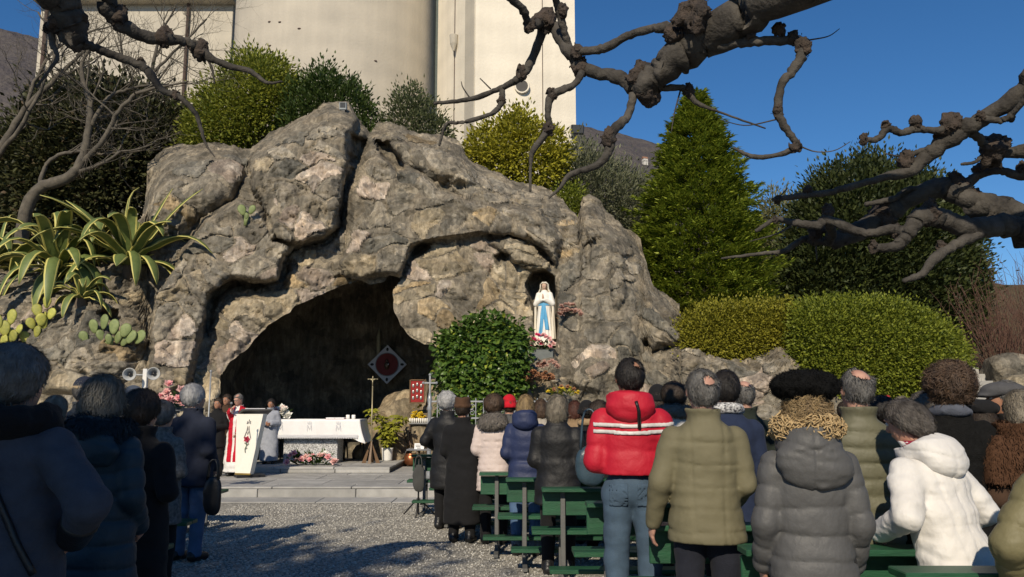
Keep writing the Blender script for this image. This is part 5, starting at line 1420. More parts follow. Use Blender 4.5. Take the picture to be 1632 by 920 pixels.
petal_flower('rose', matr('rose_thread', (.55, .05, .10), .7, bump=0), lb, amb_pt(.5, .58) - np.array(lb.location), .07, 5, tilt=(1.4, 0, .3))
stitched('rose_stem', [[(.5, .55), (.52, .48), (.46, .42), (.5, .36)], [(.52, .48), (.62, .51)], [(.5, .5), (.4, .52)], [(.46, .42), (.56, .44)]], matr('stem_thread', (.10, .13, .07), .7), .006)
mb = MB().box((0, 0, .02), (.34, .26, .03), .5, .004, rx=-.22); ob = mb.build('open_book', white_lin); ob.location = ((xl1 + xr1) / 2 + .02, 15.82, zt + .045); tag(ob, 'open service book lying on the white lectern', 'book')
# processional crucifix
p = at(591, 735, 17.9); cz_ = .29
cx = thing('processional_cross', 'thin brass processional crucifix on a wooden stand', 'crucifix', (p[0], 17.9, cz_))
top = at(591, 600, 17.9)[2] - cz_
brass = matr('pale_brass', (.42, .36, .22), .4, metal=.5)
MB().tube([(0, 0, .1), (0, 0, top - .22)], .014, 8).build('staff', brass, cx, True)
MB().box((0, 0, top - .12), (.022, .018, .25), ch=.004).build('upright', brass, cx)
MB().box((0, 0, top - .06), (.22, .019, .022), ch=.004).build('crossbar', brass, cx)
MB().tube([(-.09, -.015, top - .05), (0, -.016, top - .085), (.09, -.015, top - .05)], [.007, .012, .007], 6).tube([(0, -.016, top - .06), (0, -.018, top - .2)], [.016, .009], 6).ball((0, -.02, top - .045), .014, 6).build('corpus', brass, cx, True)
for a in (0, 1.57, 3.14, 4.71):
    MB().add([(0, 0, .48), (.02 * math.cos(a + 1.57), .02 * math.sin(a + 1.57), .48), (.2 * math.cos(a) + .03 * math.cos(a + 1.57), .2 * math.sin(a), .0), (.2 * math.cos(a) - .03 * math.cos(a + 1.57), .2 * math.sin(a), .0), (.11 * math.cos(a), .11 * math.sin(a), .0)], [(0, 1, 2, 3), (0, 3, 4), (1, 4, 2), (2, 4, 3), (0, 4, 1)]).build('stand_foot', wood, cx)
# diamond plaque
h = on_cave(617, 581); dd = max(h.y - .35, 19.5); p = at(617, 581, dd); r = 31 / 1300 * dd
pq = thing('diamond_plaque', 'white diamond-shaped plaque with a red disc on the cave wall', 'plaque', tuple(p))
pw = matr('plaque_white', (.62, .62, .63), .5, var=.08, bump=0)
rim_ = [(0, r), (r, 0), (0, -r), (-r, 0)]
mk('panel', [(x, 0, z) for x, z in rim_] + [(x, .06, z) for x, z in rim_], [(0, 3, 2, 1), (4, 5, 6, 7), (0, 1, 5, 4), (1, 2, 6, 5), (2, 3, 7, 6), (3, 0, 4, 7)], pw, pq, False)
V, F = tube_geo([(0, -.002, 0), (0, -.03, 0)], r * .56, 40); mk('red_disc', V, F, matr('plaque_red', (.22, .035, .03), .7), pq, False)
V, F = tube_geo([(r * .58 * math.cos(a), -.02, r * .58 * math.sin(a)) for a in np.linspace(0, 6.2832, 41)], .012, 6, False); mk('disc_ring', V, F, dkmetal, pq)
MB().ball((0, -.06, -.03), (.075, .05, .11), 8).ball((0, -.06, .09), (.04, .035, .045), 8).build('relief_bust', matr('bronze', (.16, .11, .07), .4, metal=.5), pq, True)
MB().ball((.05, -.11, .0), .022, 8).build('silver_boss', matr('silver', (.8, .8, .8), .25, metal=.9), pq, True)
for x, z in ((0, r * .77), (r * .77, 0), (0, -r * .77), (-r * .77, 0)):
    MB().ball((x, -.008, z), (.035 if z else .05, .012, .05 if z else .035), 6).build('corner_emblem', blackp, pq, True)
# small framed hearts, candle rack, pots
h = on_cave(665, 624); dd = 19.1; p = at(665, 624, dd)
fr = thing('votive_frame', 'red framed panel of silver votive hearts behind the candle rack', 'frame', tuple(p), .1)
MB().box((0, 0, 0), (.32, .04, .50), ch=.006).build('backing', matr('votive_red', (.30, .02, .02), .8), fr)
for s in (-1, 1):
    MB().box((s * .165, -.01, 0), (.03, .06, .54), ch=.006).build('frame_side', wood, fr); MB().box((0, -.01, s * .262), (.30, .06, .03), ch=.006).build('frame_rail', wood, fr)
for i in range(3):
    for j in range(3): MB().ball((-.09 + .09 * i, -.03, -.15 + .14 * j + .03 * (i == 1)), (.03, .012, .045), 6).build('silver_heart', matr('silver_dull', (.55, .55, .52), .35, metal=.7), fr, True)
h = on_cave(703, 612); p = at(703, 612, 18.95)
fr = thing('votive_frame', 'second red votive panel half hidden beside the ivy', 'frame', tuple(p), .2)
MB().box((0, 0, 0), (.3, .04, .55), ch=.006).build('backing', matr('votive_red', (.30, .02, .02), .8), fr)
MB().box((0, -.008, .28), (.33, .06, .03), ch=.006).build('frame_rail', wood, fr)
p = at(667, 735, 19.3); rk_ = thing('candle_rack', 'iron rack with a row of white votive candles', 'candle rack', (p[0], 19.3, .18))
zt2 = at(667, 674, 19.3)[2] - .18
MB().box((0, 0, zt2 - .015), (.46, .3, .03), ch=.005).build('tray', dkmetal, rk_)
for sx in (-1, 1):
    for sy in (-1, 1): MB().tube([(sx * .2, sy * .12, zt2), (sx * .2, sy * .12, 0)], .014, 6).build('leg', matr('rust_leg', (.08, .05, .035), .7), rk_, True)
MB().tube([(-.2, -.12, .12), (.2, -.12, .5)], .009, 5).tube([(.2, -.12, .12), (-.2, -.12, .5)], .009, 5).build('cross_brace', matr('rust_leg', (.08, .05, .035), .7), rk_, True)
for k in range(9):
    for j in range(2): MB().lathe([(.02, 0), (.02, .1), (.012, .108)], (-.2 + .05 * k, -.1 + .12 * j, zt2), 8).build('candle', matr('candle_wax', (.85, .83, .78), .5), rk_, True)
def pot(r, h, mat):
    def f(t_): MB().lathe([(r * .78, 0), (r * .85, h * .1), (r, h * .9), (r * 1.04, h), (r * .92, h), (r * .85, h * .8)], n=20).build('pot', mat, t_, True)
    return f
wpot = matr('white_pot', (.78, .77, .74), .4, var=.05, bump=0)
bouquet('yellow flowers in a white pot above the candle rack', (p[0] - .03, 19.42, .18 + zt2), (.17, .15, .34), [yel], 26, .05, 5, 30, .1, pot(.09, .16, wpot))
p = at(655, 733, 18.9); cb = thing('copper_bucket', 'small copper bucket on the floor under the candle rack', 'bucket', (p[0], 18.9, .18))
MB().lathe([(.10, 0), (.15, .05), (.15, .2), (.12, .24), (.14, .26), (.11, .25)], n=18).build('bowl', matr('copper', (.45, .17, .08), .35, metal=.8), cb, True)
MB().tube([(.14 * math.cos(a), 0, .22 + .16 * math.sin(a)) for a in np.linspace(0, 3.14, 12)], .008, 5).build('handle', dkmetal, cb, True)
p = at(617, 733, 18.7); pp = thing('potted_plant', 'yellow-green leafy potted plant in a white pot right of the altar', 'plant', (p[0], 18.7, .29))
pot(.13, .29, wpot)(pp)
for (sx, tz) in ((-.36, 1.15), (-.18, .9), (.3, 1.05), (.05, .75), (.12, .95), (-.05, .6)):
    MB().tube(spline([(0, 0, .25), (sx * .5, .02, tz * .55), (sx, 0, tz)], 8), np.linspace(.012, .005, 8), 5).build('stem', bark, pp, True)
rg = np.random.default_rng(9)
for k in range(110):
    sx, tz = ((-.36, 1.15), (-.18, .9), (.3, 1.05), (.05, .75), (.12, .95), (-.05, .6))[k % 6]; f = rg.uniform(.35, 1.05)
    c = np.array([sx * f ** 1.3 + rg.normal(0, .07), rg.normal(-.02, .10), .25 + (tz - .25) * f + rg.normal(0, .05)])
    a = rg.uniform(0, 6.28, 5); T = np.stack([np.cos(a), np.sin(a) * .8 - .3, rg.uniform(-.5, .3, 5)], -1)
    V, F = leaf_geo(np.repeat(c[None], 5, 0), unit(T), np.repeat(np.array([[0, -.4, 1.0]]), 5, 0), np.full(5, .15), .07, .15, False, .2)
    mk('leaf', V, F, leafmat('leaf_pot', (.16, .20, .02), (.45, .43, .06)), pp, True)
h = on_cave(603, 545); p = at(603, 548, h.y - .12)
st = mk('stalactite', *tube_geo([(p[0] + .02, p[1], p[2] + .42), (p[0], p[1], p[2] + .2), (p[0] + .01, p[1], p[2] - .1), (p[0] - .01, p[1], p[2] - .35)], [.015, .05, .06, .03], 8), matr('lime_drip', (.42, .38, .24), .8), grotto, True, world=True)
# wrought-iron fence with a cross post, in front of the ivy
p = at(684, 700, 15.0); fe = thing('iron_fence', 'wrought-iron railing with scrolls and a tall cross-topped post', 'fence', (p[0], 15.0, .18))
zc = at(684, 600, 15.0)[2] - .18
galv = matr('galvanised', (.36, .37, .38), .45, metal=.4)
MB().lathe([(.05, 0), (.04, .1), (.035, zc - .62), (.055, zc - .58), (.03, zc - .52), (.045, zc - .42), (.02, zc - .3)], n=10).build('post', galv, fe, True)
m = MB().box((0, 0, zc - .14), (.03, .03, .34), ch=.004).box((0, 0, zc - .12), (.22, .028, .03), ch=.004)
for q in ((-.12, -.12), (.12, -.12), (0, .03)): m.ball((q[0], 0, zc + q[1]), .028, 6)
m.build('cross', galv, fe)
zr_ = at(720, 640, 15.0)[2] - .18
for zz in (zr_, zr_ - .3, .12): MB().box((1.2, 0, zz), (2.4, .022, .03), ch=.003).build('rail', galv, fe)
for k in range(17):
    x = .14 + k * .14
    MB().box((x, 0, zr_ / 2 + .03), (.016, .016, zr_ + .06 + .1 * (k % 4 == 0)), ch=.002).build('bar', galv, fe)
for k in range(8):
    x = .21 + k * .28
    for s in (-1, 1):
        V, F = tube_geo([(x + s * (.06 - .045 * t_ / 9) * math.cos(t_), 0, zr_ - .15 + .1 * s * .5 + (.06 - .045 * t_ / 9) * math.sin(t_)) for t_ in np.linspace(0, 9, 26)], .007, 5)
        mk('scroll', V, F, galv, fe)
# ------------------------------------------------------------------ statue in the niche
sd_ = 18.35
p = at(868, 548, sd_); sh = at(868, 449, sd_)[2] - p[2]; k_ = sh / 1.70
stt = thing('statue', 'white veiled praying statue with a blue sash in the rock niche', 'statue', tuple(p), math.radians(168))
swh = matr('statue_white', (.80, .76, .68), .55, var=.06, scale=12, bump=.15)
scr = matr('statue_cream', (.74, .67, .54), .55, var=.1, scale=12, bump=.15)
def robe(P):
    z = P[..., 2]; th_ = np.arctan2(P[..., 1], P[..., 0])
    a = np.interp(z, [0, .1, .6, 1.0, 1.2, 1.34, 1.42, 1.5], [.24, .225, .195, .175, .185, .17, .09, .06]); b = np.interp(z, [0, .1, .6, 1.0, 1.2, 1.34, 1.42, 1.5], [.20, .19, .17, .15, .14, .12, .08, .05])
    q = np.sqrt((P[..., 0] / a) ** 2 + (P[..., 1] / b) ** 2)
    d = (q - 1) * .14 + .010 * np.sin(th_ * 13 + z * 3) * sstep(1.15 - z, 0, .6)
    return np.maximum(np.maximum(d, z - 1.46), .0 - z)
def arms_s(P):
    d = 9
    for s in (-1, 1):
        e_ = (s * .22, .03, 1.08); d1 = smin(s_cap(P, (s * .16, 0, 1.34), e_, .07, .075), s_cap(P, e_, (s * .035, .2, 1.17), .075, .045), .03)
        d = np.minimum(d, d1)
    return d
def robe_all(P): return smin(robe(P), arms_s(P), .03)
V, F = sdf_mesh(robe_all, (-.34, -.3, -.02), (.34, .32, 1.5), .014); mk('robe', V * k_, F, swh, stt)
def veil(P):
    z = P[..., 2]
    a = np.interp(z, [.15, .8, 1.2, 1.4, 1.5, 1.62, 1.7], [.27, .25, .245, .16, .115, .11, .05]); b = np.interp(z, [.15, .8, 1.2, 1.4, 1.5, 1.62, 1.7], [.23, .2, .18, .135, .12, .125, .05])
    y = P[..., 1]; th_ = np.arctan2(y, P[..., 0])
    q = np.sqrt((P[..., 0] / a) ** 2 + ((y + .02) / b) ** 2); d = np.abs((q - 1) * .12) - .012 + .005 * np.sin(th_ * 17 + z * 4)
    op = np.interp(z, [.1, 1.2, 1.45, 1.62, 1.69], [.06, .03, .02, .03, .2])
    return np.maximum(np.maximum(d, y - op - .25 * np.maximum(np.abs(P[..., 0]) - .1, 0)), np.maximum(z - 1.7, .12 - z))
V, F = sdf_mesh(veil, (-.34, -.34, .05), (.34, .2, 1.73), .011); mk('veil', V * k_, F, scr, stt)
def head_s(P):
    d = smin(s_ell(P, (0, -.012, 1.6), (.07, .09, .09)), s_ell(P, (0, .03, 1.55), (.055, .065, .07)), .03)
    d = smin(d, s_cap(P, (0, .095, 1.6), (0, .108, 1.565), .009, .012), .012)
    d = np.minimum(d, s_cap(P, (0, -.01, 1.4), (0, 0, 1.53), .045))
    for s in (-1, 1): d = smax(d, -(np.linalg.norm(P - np.array([s * .028, .095, 1.595]), axis=-1) - .013), .008)
    for s in (-1, 1):
        d = np.minimum(d, smin(s_cap(P, (s * .016, .20, 1.16), (s * .012, .235, 1.26), .02, .014), s_cap(P, (s * .012, .235, 1.26), (s * .008, .25, 1.33), .014, .008), .01))
    return d
V, F = sdf_mesh(head_s, (-.1, -.12, 1.1), (.1, .28, 1.71), .009); mk('face_and_hands', V * k_, F, matr('statue_skin', (.60, .40, .29), .6, var=.1, bump=0), stt)
blue = matr('sash_blue', (.10, .36, .60), .6, var=.2, bump=.1)
def sash(P):
    d = robe(P) - .012
    x, z = P[..., 0], P[..., 2]
    c1 = np.interp(z, [.1, 1.1], [.10, .0]); c2 = np.interp(z, [.1, 1.1], [-.14, .0])
    w_ = np.interp(z, [.1, 1.1], [.055, .045])
    band = np.minimum(np.maximum(np.abs(x - c1) - w_, .18 - z), np.maximum(np.abs(x - c2) - w_, .36 - z))
    band = np.minimum(np.maximum(band, z - 1.1), np.abs(z - 1.06) - .035)
    return np.maximum(np.maximum(d, -(robe(P) + .012)), np.maximum(band, -P[..., 1] - .02 * 0))
V, F = sdf_mesh(sash, (-.3, 0, .1), (.3, .3, 1.16), .009); mk('blue_sash', V * k_, F, blue, stt)
MB().lathe([(.3, -.06), (.3, 0), (.26, .03)], n=20).build('base', scr, stt)
pb_d = 17.75; p = at(863, 582, pb_d); p2 = at(863, 558, pb_d)
ped = thing('grey_planter', 'grey stone box below the white statue', 'planter', (p[0], pb_d, p[2]))
wbx = (881 - 845) * pb_d / 1300; hbx = p2[2] - p[2]
slate = matr('slate', (.15, .165, .16), .7, bump=.2)
MB().box((0, -wbx * .3 + .02, hbx / 2), (wbx, .04, hbx), ch=.006).build('front_panel', slate, ped); MB().box((0, wbx * .3 - .02, hbx / 2), (wbx, .04, hbx), ch=.006).build('back_panel', slate, ped)
for s in (-1, 1): MB().box((s * (wbx / 2 - .02), 0, hbx / 2), (.038, wbx * .6 - .082, hbx - .004), ch=.004).build('side_panel', slate, ped)
MB().box((0, 0, hbx - .06), (wbx - .08, wbx * .6 - .08, .02), ch=.002).build('soil', bark, ped)
bouquet('pink and red flowers at the feet of the statue', (p[0] - .02, pb_d - .05, p2[2] - .05), (.30, .16, .34), [magenta, palepink, rose, palepink], 26, .06, 8, 60, .13)
d_ = rdepth(905, 503) - .15; p = at(905, 510, d_); bouquet('dusty pink dried flowers on the rock right of the statue', tuple(p), (.3, .15, .28), [dried], 34, .07, 9, 12, .1, gmat=leafmat('leaf_dry', (.2, .13, .07), (.34, .22, .13)))
d_ = 16.7; p = at(872, 592, d_); bouquet('dusty pink dried flowers under the grey stone box', tuple(p), (.24, .14, .2), [dried], 22, .06, 10, 12, .1, gmat=leafmat('leaf_dry', (.2, .13, .07), (.34, .22, .13)))
p = at(850, 612, 16.3); bouquet('rusty brown dried heather on the rubble beside the ivy', tuple(p), (.42, .2, .22), [matr('dried_rust', (.34, .16, .08), .9, bump=0)], 46, .06, 11, 120, .12, gmat=leafmat('leaf_dry', (.2, .13, .07), (.34, .22, .13)))
p = at(895, 632, 16.2); bouquet('yellow-green and red leafy plant low on the rubble', tuple(p), (.34, .16, .16), [yel, matr('dried_rust', (.34, .16, .08), .9)], 14, .05, 12, 80, .13, gmat=leafmat('leaf_pot', (.16, .20, .02), (.45, .43, .06)))
# ------------------------------------------------------------------ horns, lamp, bouquets at left
grey_paint = matr('horn_grey', (.40, .41, .41), .45, bump=.05, var=.1)
hb_ = at(228, 660, 14.6)
ls = thing('horn_loudspeakers', 'pair of grey horn loudspeakers on a white post', 'loudspeaker', (hb_[0], 14.6, 0))
zt3 = at(228, 588, 14.6)[2]
MB().box((0, 0, zt3 / 2), (.075, .075, zt3), ch=.006).build('post', matr('white_paint', (.72, .71, .68), .5, var=.1), ls)
for x, y in ((208, 597), (246, 596)):
    q = at(x, y, 14.4); q = q - np.array(ls.location)
    prof = [(.02, .2), (.03, .1), (.05, .04), (.082, -.04), (.108, -.1), (.112, -.105), (.10, -.1), (.06, -.02), (.03, .03)]
    V = MB().lathe(prof, n=22); VV = np.array(V.v); VV = np.stack([VV[:, 0], VV[:, 2], VV[:, 1]], -1)
    VV = VV @ np.array([[math.cos(.25), math.sin(.25), 0], [-math.sin(.25), math.cos(.25), 0], [0, 0, 1]])
    hn = mk('horn', VV + q, [f[::-1] for f in V.f], grey_paint, ls); MB().ball(q + np.array([0, -.02, 0]), .035, 8).build('driver_cap', blackp, hn, True)
    MB().tube([q + np.array([0, .15, 0]), (0, 0, q[2])], .015, 6).build('bracket', grey_paint, ls, True)
p = at(280, 655, 12.6)
sp_ = thing('flower_stand', 'slim metal stand carrying the pink bouquet at left', 'stand', (p[0], 12.6, 0)); zz = p[2]
MB().tube([(0, 0, 0.02), (0, 0, zz)], .02, 8).build('pole', dkmetal, sp_, True); MB().lathe([(.2, 0), (.2, .02), (.03, .04)], n=18).build('foot', dkmetal, sp_, True); MB().lathe([(.1, 0), (.1, .015)], (0, 0, zz), 16).build('dish', dkmetal, sp_)
bouquet('pink and cream rose bouquet on a stand beside the white-haired man', (p[0], 12.6, zz + .015), (.24, .16, .32), [rose, palepink, palepink, rose], 20, .075, 14, 70, .13)
p = at(333, 655, 14.0); wp = thing('white_pole', 'thin pale pole at the left edge of the cave', 'pole', (p[0], 14.0, .18)); zz = at(333, 592, 14.0)[2] - .18
MB().tube([(0, 0, 0), (0, 0, zz)], .013, 8).build('shaft', galv, wp, True); MB().ball((0, 0, zz), .024).build('finial', galv, wp, True)
dfl = rdepth(547, 172); p = at(547, 172, dfl - .35)
fl = thing('rock_floodlight', 'small grey floodlight on the peak of the grotto', 'floodlight', tuple(p))
MB().box((0, 0, .04), (.19, .14, .2), ch=.012, rx=.2).build('housing', matr('lamp_grey', (.34, .37, .38), .4), fl); MB().box((0, -.078, .05), (.14, .01, .13), ch=.003, rx=.2).build('lens', matr('lamp_glass', (.08, .085, .09), .12), fl); MB().box((0, .03, -.12), (.12, .12, .14), ch=.01).build('bracket', blk, fl)
# ------------------------------------------------------------------ right: stone steps and the white house beyond
p = at(1568, 645, 17.6)
stp = thing('stone_steps', 'grey stone steps climbing the bank behind the crowd', 'steps', (p[0], 17.2, 0))
for k in range(9):
    z = 1.15 + .17 * k; MB().box((.05 * k, .1 + .36 * k, z - .3), (1.5, .40, .6 + .17), ch=.012, rz=-.05).build('step', granite, stp)
p = at(1232, 470, 33.0); hs_ = thing('white_house', 'sunlit white house glimpsed between conifer and yew', 'house', (p[0], 33, float(terrain_z(p[0], 33))))
hz = at(1232, 440, 33.0)[2] - hs_.location[2]
MB().box((0, 1.5, hz / 2), (3.0, 3.0, hz), ch=.02).build('wall', matr('house_white', (.80, .77, .70), .9), hs_); MB().box((0, 1.5, hz + .06), (3.4, 3.5, .12), ch=.02).build('roof', matr('hillroof', (0.3, 0.16, 0.1), .9), hs_)
MB().box((-.3, -.02, hz * .6), (.5, .06, .7), ch=.01).build('window', matr('hillwin', (0.06, 0.06, 0.07), .4), hs_)
# ------------------------------------------------------------------ benches
bgreen = matr('bench_green', (0.022, 0.095, 0.045), .45, scale=4, col2=(0.014, 0.06, 0.03), bump=.25, bscale=30, rand=.12, stretch=(1, 6, 6))
bpost = matr('bench_post', (0.13, 0.13, 0.125), .6, scale=9, bump=.2)
def bench(label, x0, d, L, side=1):
    """x0: aisle end of the back, bench runs L metres away from the aisle (side=+1 right, -1 left)"""
    t_ = thing('bench', label, 'bench', (x0, d, 0), group='green slatted benches')
    c = side * L / 2
    MB().box((c, -.03, .805), (L, .17, .032), ch=.005).build('ledge', bgreen, t_)
    MB().box((c, .035, .68), (L - .02, .026, .19), ch=.005).build('back_board', bgreen, t_)
    MB().box((c - side * .03, .14, .435), (L + .1, .13, .036), ch=.005).build('seat_plank', bgreen, t_)
    MB().box((c - side * .03, .28, .435), (L + .1, .13, .036), ch=.005).build('seat_plank', bgreen, t_)
    MB().box((c, -.30, .20), (L - .1, .17, .034), ch=.005).build('kneeler', bgreen, t_)
    n = max(2, int(L / 1.2) + 1)
    for k in range(n):
        x = side * (.18 + (L - .36) * k / (n - 1))
        MB().box((x, .0, .395), (.04, .04, .788), ch=.004).build('post', bpost, t_)
        MB().box((x, .30, .21), (.04, .04, .414), ch=.004).build('post', bpost, t_)
        MB().box((x, .17, .40), (.038, .29, .03), ch=.003).build('seat_bracket', bpost, t_)
        MB().box((x, .0, .03), (.045, .74, .03), ch=.003).build('foot', bpost, t_)
        MB().box((x, -.18, .17), (.036, .32, .03), ch=.003).build('kneeler_bracket', bpost, t_)
RB = [(3.6, 1.62, 3.2), (4.15, 1.12, 3.4), (4.95, .80, 3.6), (6.05, .53, 4.2), (7.1, .25, 4.6), (8.05, -.06, 5.0), (8.75, -.34, 5.2), (9.8, -.66, 5.4), (10.8, -1.0, 5.6), (11.9, -1.43, 6.0)]
ordn = ['nearest', 'second', 'third', 'fourth', 'fifth', 'sixth', 'seventh', 'eighth', 'ninth', 'tenth and farthest']
for (d_, x_, L_), o_ in zip(RB, ordn): bench('green bench of the right block, %s row from the camera' % o_, x_, d_, L_)
LB = [(3.75, -2.0, 1.8), (6.2, -2.7, 2.4), (7.6, -3.05, 3.0), (10.4, -3.72, 3.4)]
for (d_, x_, L_), o_ in zip(LB, ['nearest', 'second', 'third', 'fourth and farthest']): bench('green bench of the left block, %s row from the camera' % o_, x_, d_, L_, -1)
# card on a music stand and the grey bag, at the farthest right bench
p = at(668, 717, 11.6); ms = thing('music_stand', 'small stand with a white printed card at the aisle bench', 'stand', (p[0], 11.6, 0))
MB().tube([(0, 0, .02), (0, 0, p[2])], .012, 6).build('pole', blk, ms, True)
for a in (.5, 2.6, 4.7): MB().tube([(0, 0, .25), (.25 * math.cos(a), .25 * math.sin(a), .012)], .01, 6).build('leg', blk, ms, True)
MB().box((0, 0, p[2] + .045), (.135, .006, .09), ch=.001, rx=-.25).build('card', matr('card_white', (.80, .80, .78), .7, var=.02, bump=0), ms)
for k in range(3): MB().box((-.015 + .012 * (k == 2), -.009 + .008 * (k - 1) * -.9, p[2] + .065 - .02 * k), (.075 - .012 * k, .003, .006), ch=.0005, rx=-.25).build('printed_line', blackp, ms)
MB().box((0, 0, p[2]), (.34, .14, .02), ch=.003).build('tray', dkmetal, ms)
def bag(label, px, py, d, w, h, mat, name='handbag', strap=.3, group=None):
    p = at(px, py, d); t_ = thing(name, label, 'bag', tuple(p), group=group)
    def fn(P):
        q = np.abs(P / np.array([w / 2, w * .22, h / 2])); return (np.power((q ** 3).sum(-1), 1 / 3) - 1) * w * .22 + .004 * fbm(P * 9, 2, 3) + .5 * np.maximum(P[..., 2], 0) * np.abs(P[..., 1])
    V, F = sdf_mesh(fn, (-w * .65, -w * .4, -h * .6), (w * .65, w * .4, h * .6), w / 18); mk('pouch', V, F, mat, t_)
    for s in (-1, 1): MB().tube(spline([(-w * .3, s * .02, h * .42), (-w * .2, s * .015, h * .5 + strap * .8), (0, 0, h * .5 + strap), (w * .2, s * .015, h * .5 + strap * .8), (w * .3, s * .02, h * .42)], 14), .009, 5).build('handle', mat, t_, True)
leatherk = matr('black_leather', (.015, .015, .016), .38, bump=.3, bscale=80)
bag('limp grey cloth bag hanging from the farthest right bench', 667, 762, 11.55, .17, .36, matr('grey_cloth', (.06, .062, .06), .9), 'cloth_bag', .12)
bag('bulging black handbag held by the woman in the brown hat', 747, 786, 9.4, .27, .27, leatherk, 'handbag', .22)
bag('dark blue leather shoulder bag between red jacket and black jacket', 940, 742, 6.9, .25, .32, matr('blue_leather', (.04, .07, .095), .35, bump=.2), 'shoulder_bag', .3)
bag('black bag hanging beside the man in jeans', 338, 790, 8.1, .18, .36, leatherk, 'shopping_bag', .16)
# ------------------------------------------------------------------ people
def skinmat(name, c, c2): return matr(name, c, .55, col2=c2, scale=18, bump=.12, bscale=90)
SK = {'fair': skinmat('skin_fair', (.52, .29, .20), (.42, .21, .14)), 'pink': skinmat('skin_pink', (.50, .29, .215), (.40, .21, .155)), 'tan': skinmat('skin_tan', (.40, .21, .13), (.31, .15, .09))}
eye_w = matr('eye', (.5, .5, .48), .2, bump=0); 
def fabric(name, c, kind='wool'):
    if kind == 'puffer': return matr('f_' + name, c, .58, var=.14, scale=5, bump=.30, bscale=26, dist=.016, stretch=(1.3, 1.3, 1.0), spec=.35)
    if kind == 'leather': return matr('f_' + name, c, .35, var=.2, bump=.25, bscale=70)
    if kind == 'fur': return matr('f_' + name, c, .95, var=.45, scale=45, bump=.9, bscale=130, spec=.15)
    if kind == 'denim': return matr('f_' + name, c, .85, col2=tuple(v * .62 for v in c), scale=7, bump=.3, bscale=160)
    return matr('f_' + name, c, .9, var=.22, scale=20, bump=.35, bscale=130, sheen=.03, spec=.2)
HAIRM = {}
def hairm(name, c, c2=None): return matr('hair_' + name, c, .6, col2=c2 or tuple(v * .45 for v in c), scale=26, bump=.8, bscale=120, stretch=(1, 1, .25))
H_GREY, H_WHITE, H_BLACK = hairm('grey', (.19, .185, .175), (.075, .07, .066)), hairm('white', (.52, .51, .50), (.26, .26, .26)), hairm('black', (.022, .018, .016), (.010, .009, .009))
H_BROWN, H_DKBR, H_BLOND = hairm('brown', (.10, .06, .035), (.035, .022, .015)), hairm('darkbrown', (.05, .034, .024), (.02, .014, .01)), hairm('blond', (.33, .23, .11), (.12, .08, .04))
H_SALT, H_ASH = hairm('salt', (.13, .115, .10), (.05, .042, .036)), hairm('ash', (.27, .235, .18), (.10, .085, .065))

def head_sdf(P):
    d = smin(s_ell(P, (0, -.014, 1.602), (.077, .097, .099)), s_ell(P, (0, .032, 1.548), (.06, .07, .076)), .035)
    d = smin(d, np.linalg.norm(P - np.array([0, .064, 1.494]), axis=-1) - .022, .03)
    d = smin(d, s_cap(P, (0, .096, 1.602), (0, .117, 1.562), .009, .015), .014)
    d = smin(d, s_ell(P, (0, .086, 1.62), (.055, .018, .014)), .02)
    for s in (-1, 1):
        d = smax(d, -(np.linalg.norm(P - np.array([s * .032, .108, 1.598]), axis=-1) - .016), .012)
        d = smin(d, s_ell(P, (s * .083, -.006, 1.585), (.012, .022, .033)), .008)
    d = smin(d, s_ell(P, (0, .098, 1.532), (.026, .012, .006)), .008); d = smin(d, s_ell(P, (0, .097, 1.521), (.024, .011, .006)), .008)
    return smin(d, smin(s_cap(P, (0, -.022, 1.40), (0, -.012, 1.53), .060, .055), s_ell(P, (0, -.012, 1.375), (.10, .055, .045)), .03), .03)

ARMS = {'down': ((.212, -.02, 1.08), (.222, .05, .85)), 'front': ((.222, -.03, 1.08), (.07, .24, 1.06)), 'low': ((.212, -.03, 1.08), (.13, .19, .90)), 'akimbo': ((.40, -.10, 1.13), (.24, .06, .98)),
        'rest': ((.25, -.03, 1.09), (.285, .08, .86)), 'read': ((.25, .0, 1.10), (.10, .27, 1.14)), 'mic': ((.25, .02, 1.12), (.05, .22, 1.36)), 'side': ((.205, -.03, 1.07), (.20, .10, .87)), 'pocket': ((.31, -.07, 1.10), (.24, .10, .92)), 'bent': ((.30, -.03, 1.10), (.22, .26, .98))}
def hand_geo(w, f, s, curl=.6):
    """hand at wrist w pointing along f; s=+-1 side; five separate bent fingers"""
    f = np.array(f, float); f /= np.linalg.norm(f)
    n = np.array([-s * .9, .15, .1]); n -= f * (n @ f); n /= np.linalg.norm(n); sd = np.cross(f, n)
    if sd[1] < 0 and abs(f[2]) > .5: sd = -sd
    def fn(P):
        L = np.stack([(P - w) @ f, (P - w) @ sd, (P - w) @ n], -1)
        d = np.minimum(s_cap(L, (-.05, 0, 0), (.02, 0, 0), .026, .026), 9)
        d = smin(d, s_ell(L, (.055, 0, 0), (.052, .04, .017)), .02)
        for k, (o, ln) in enumerate(((-.031, .062), (-.011, .074), (.010, .07), (.029, .055))):
            a = (.092 - abs(o) * .25, o, 0); b = (a[0] + ln * .55, o * 1.12, ln * .38 * curl); c = (b[0] + ln * .42 * (1 - .6 * curl), o * 1.12, b[2] + ln * .5 * curl)
            d = smin(d, np.minimum(s_cap(L, a, b, .0098, .009), s_cap(L, b, c, .009, .0075)), .004)
        t0, t1, t2 = (.03, .03, .004), (.062, .058, .018), (.09, .062, .03)
        return smin(d, np.minimum(s_cap(L, t0, t1, .013, .011), s_cap(L, t1, t2, .011, .009)), .008)
    c = w + f * .06
    return sdf_mesh(fn, c - .15, c + .15, .0058)

def noise_wr(P, amp, seed): return amp * fbm(P * np.array([5.0, 5.0, 13.0]) + seed * 3.7, 3, seed)

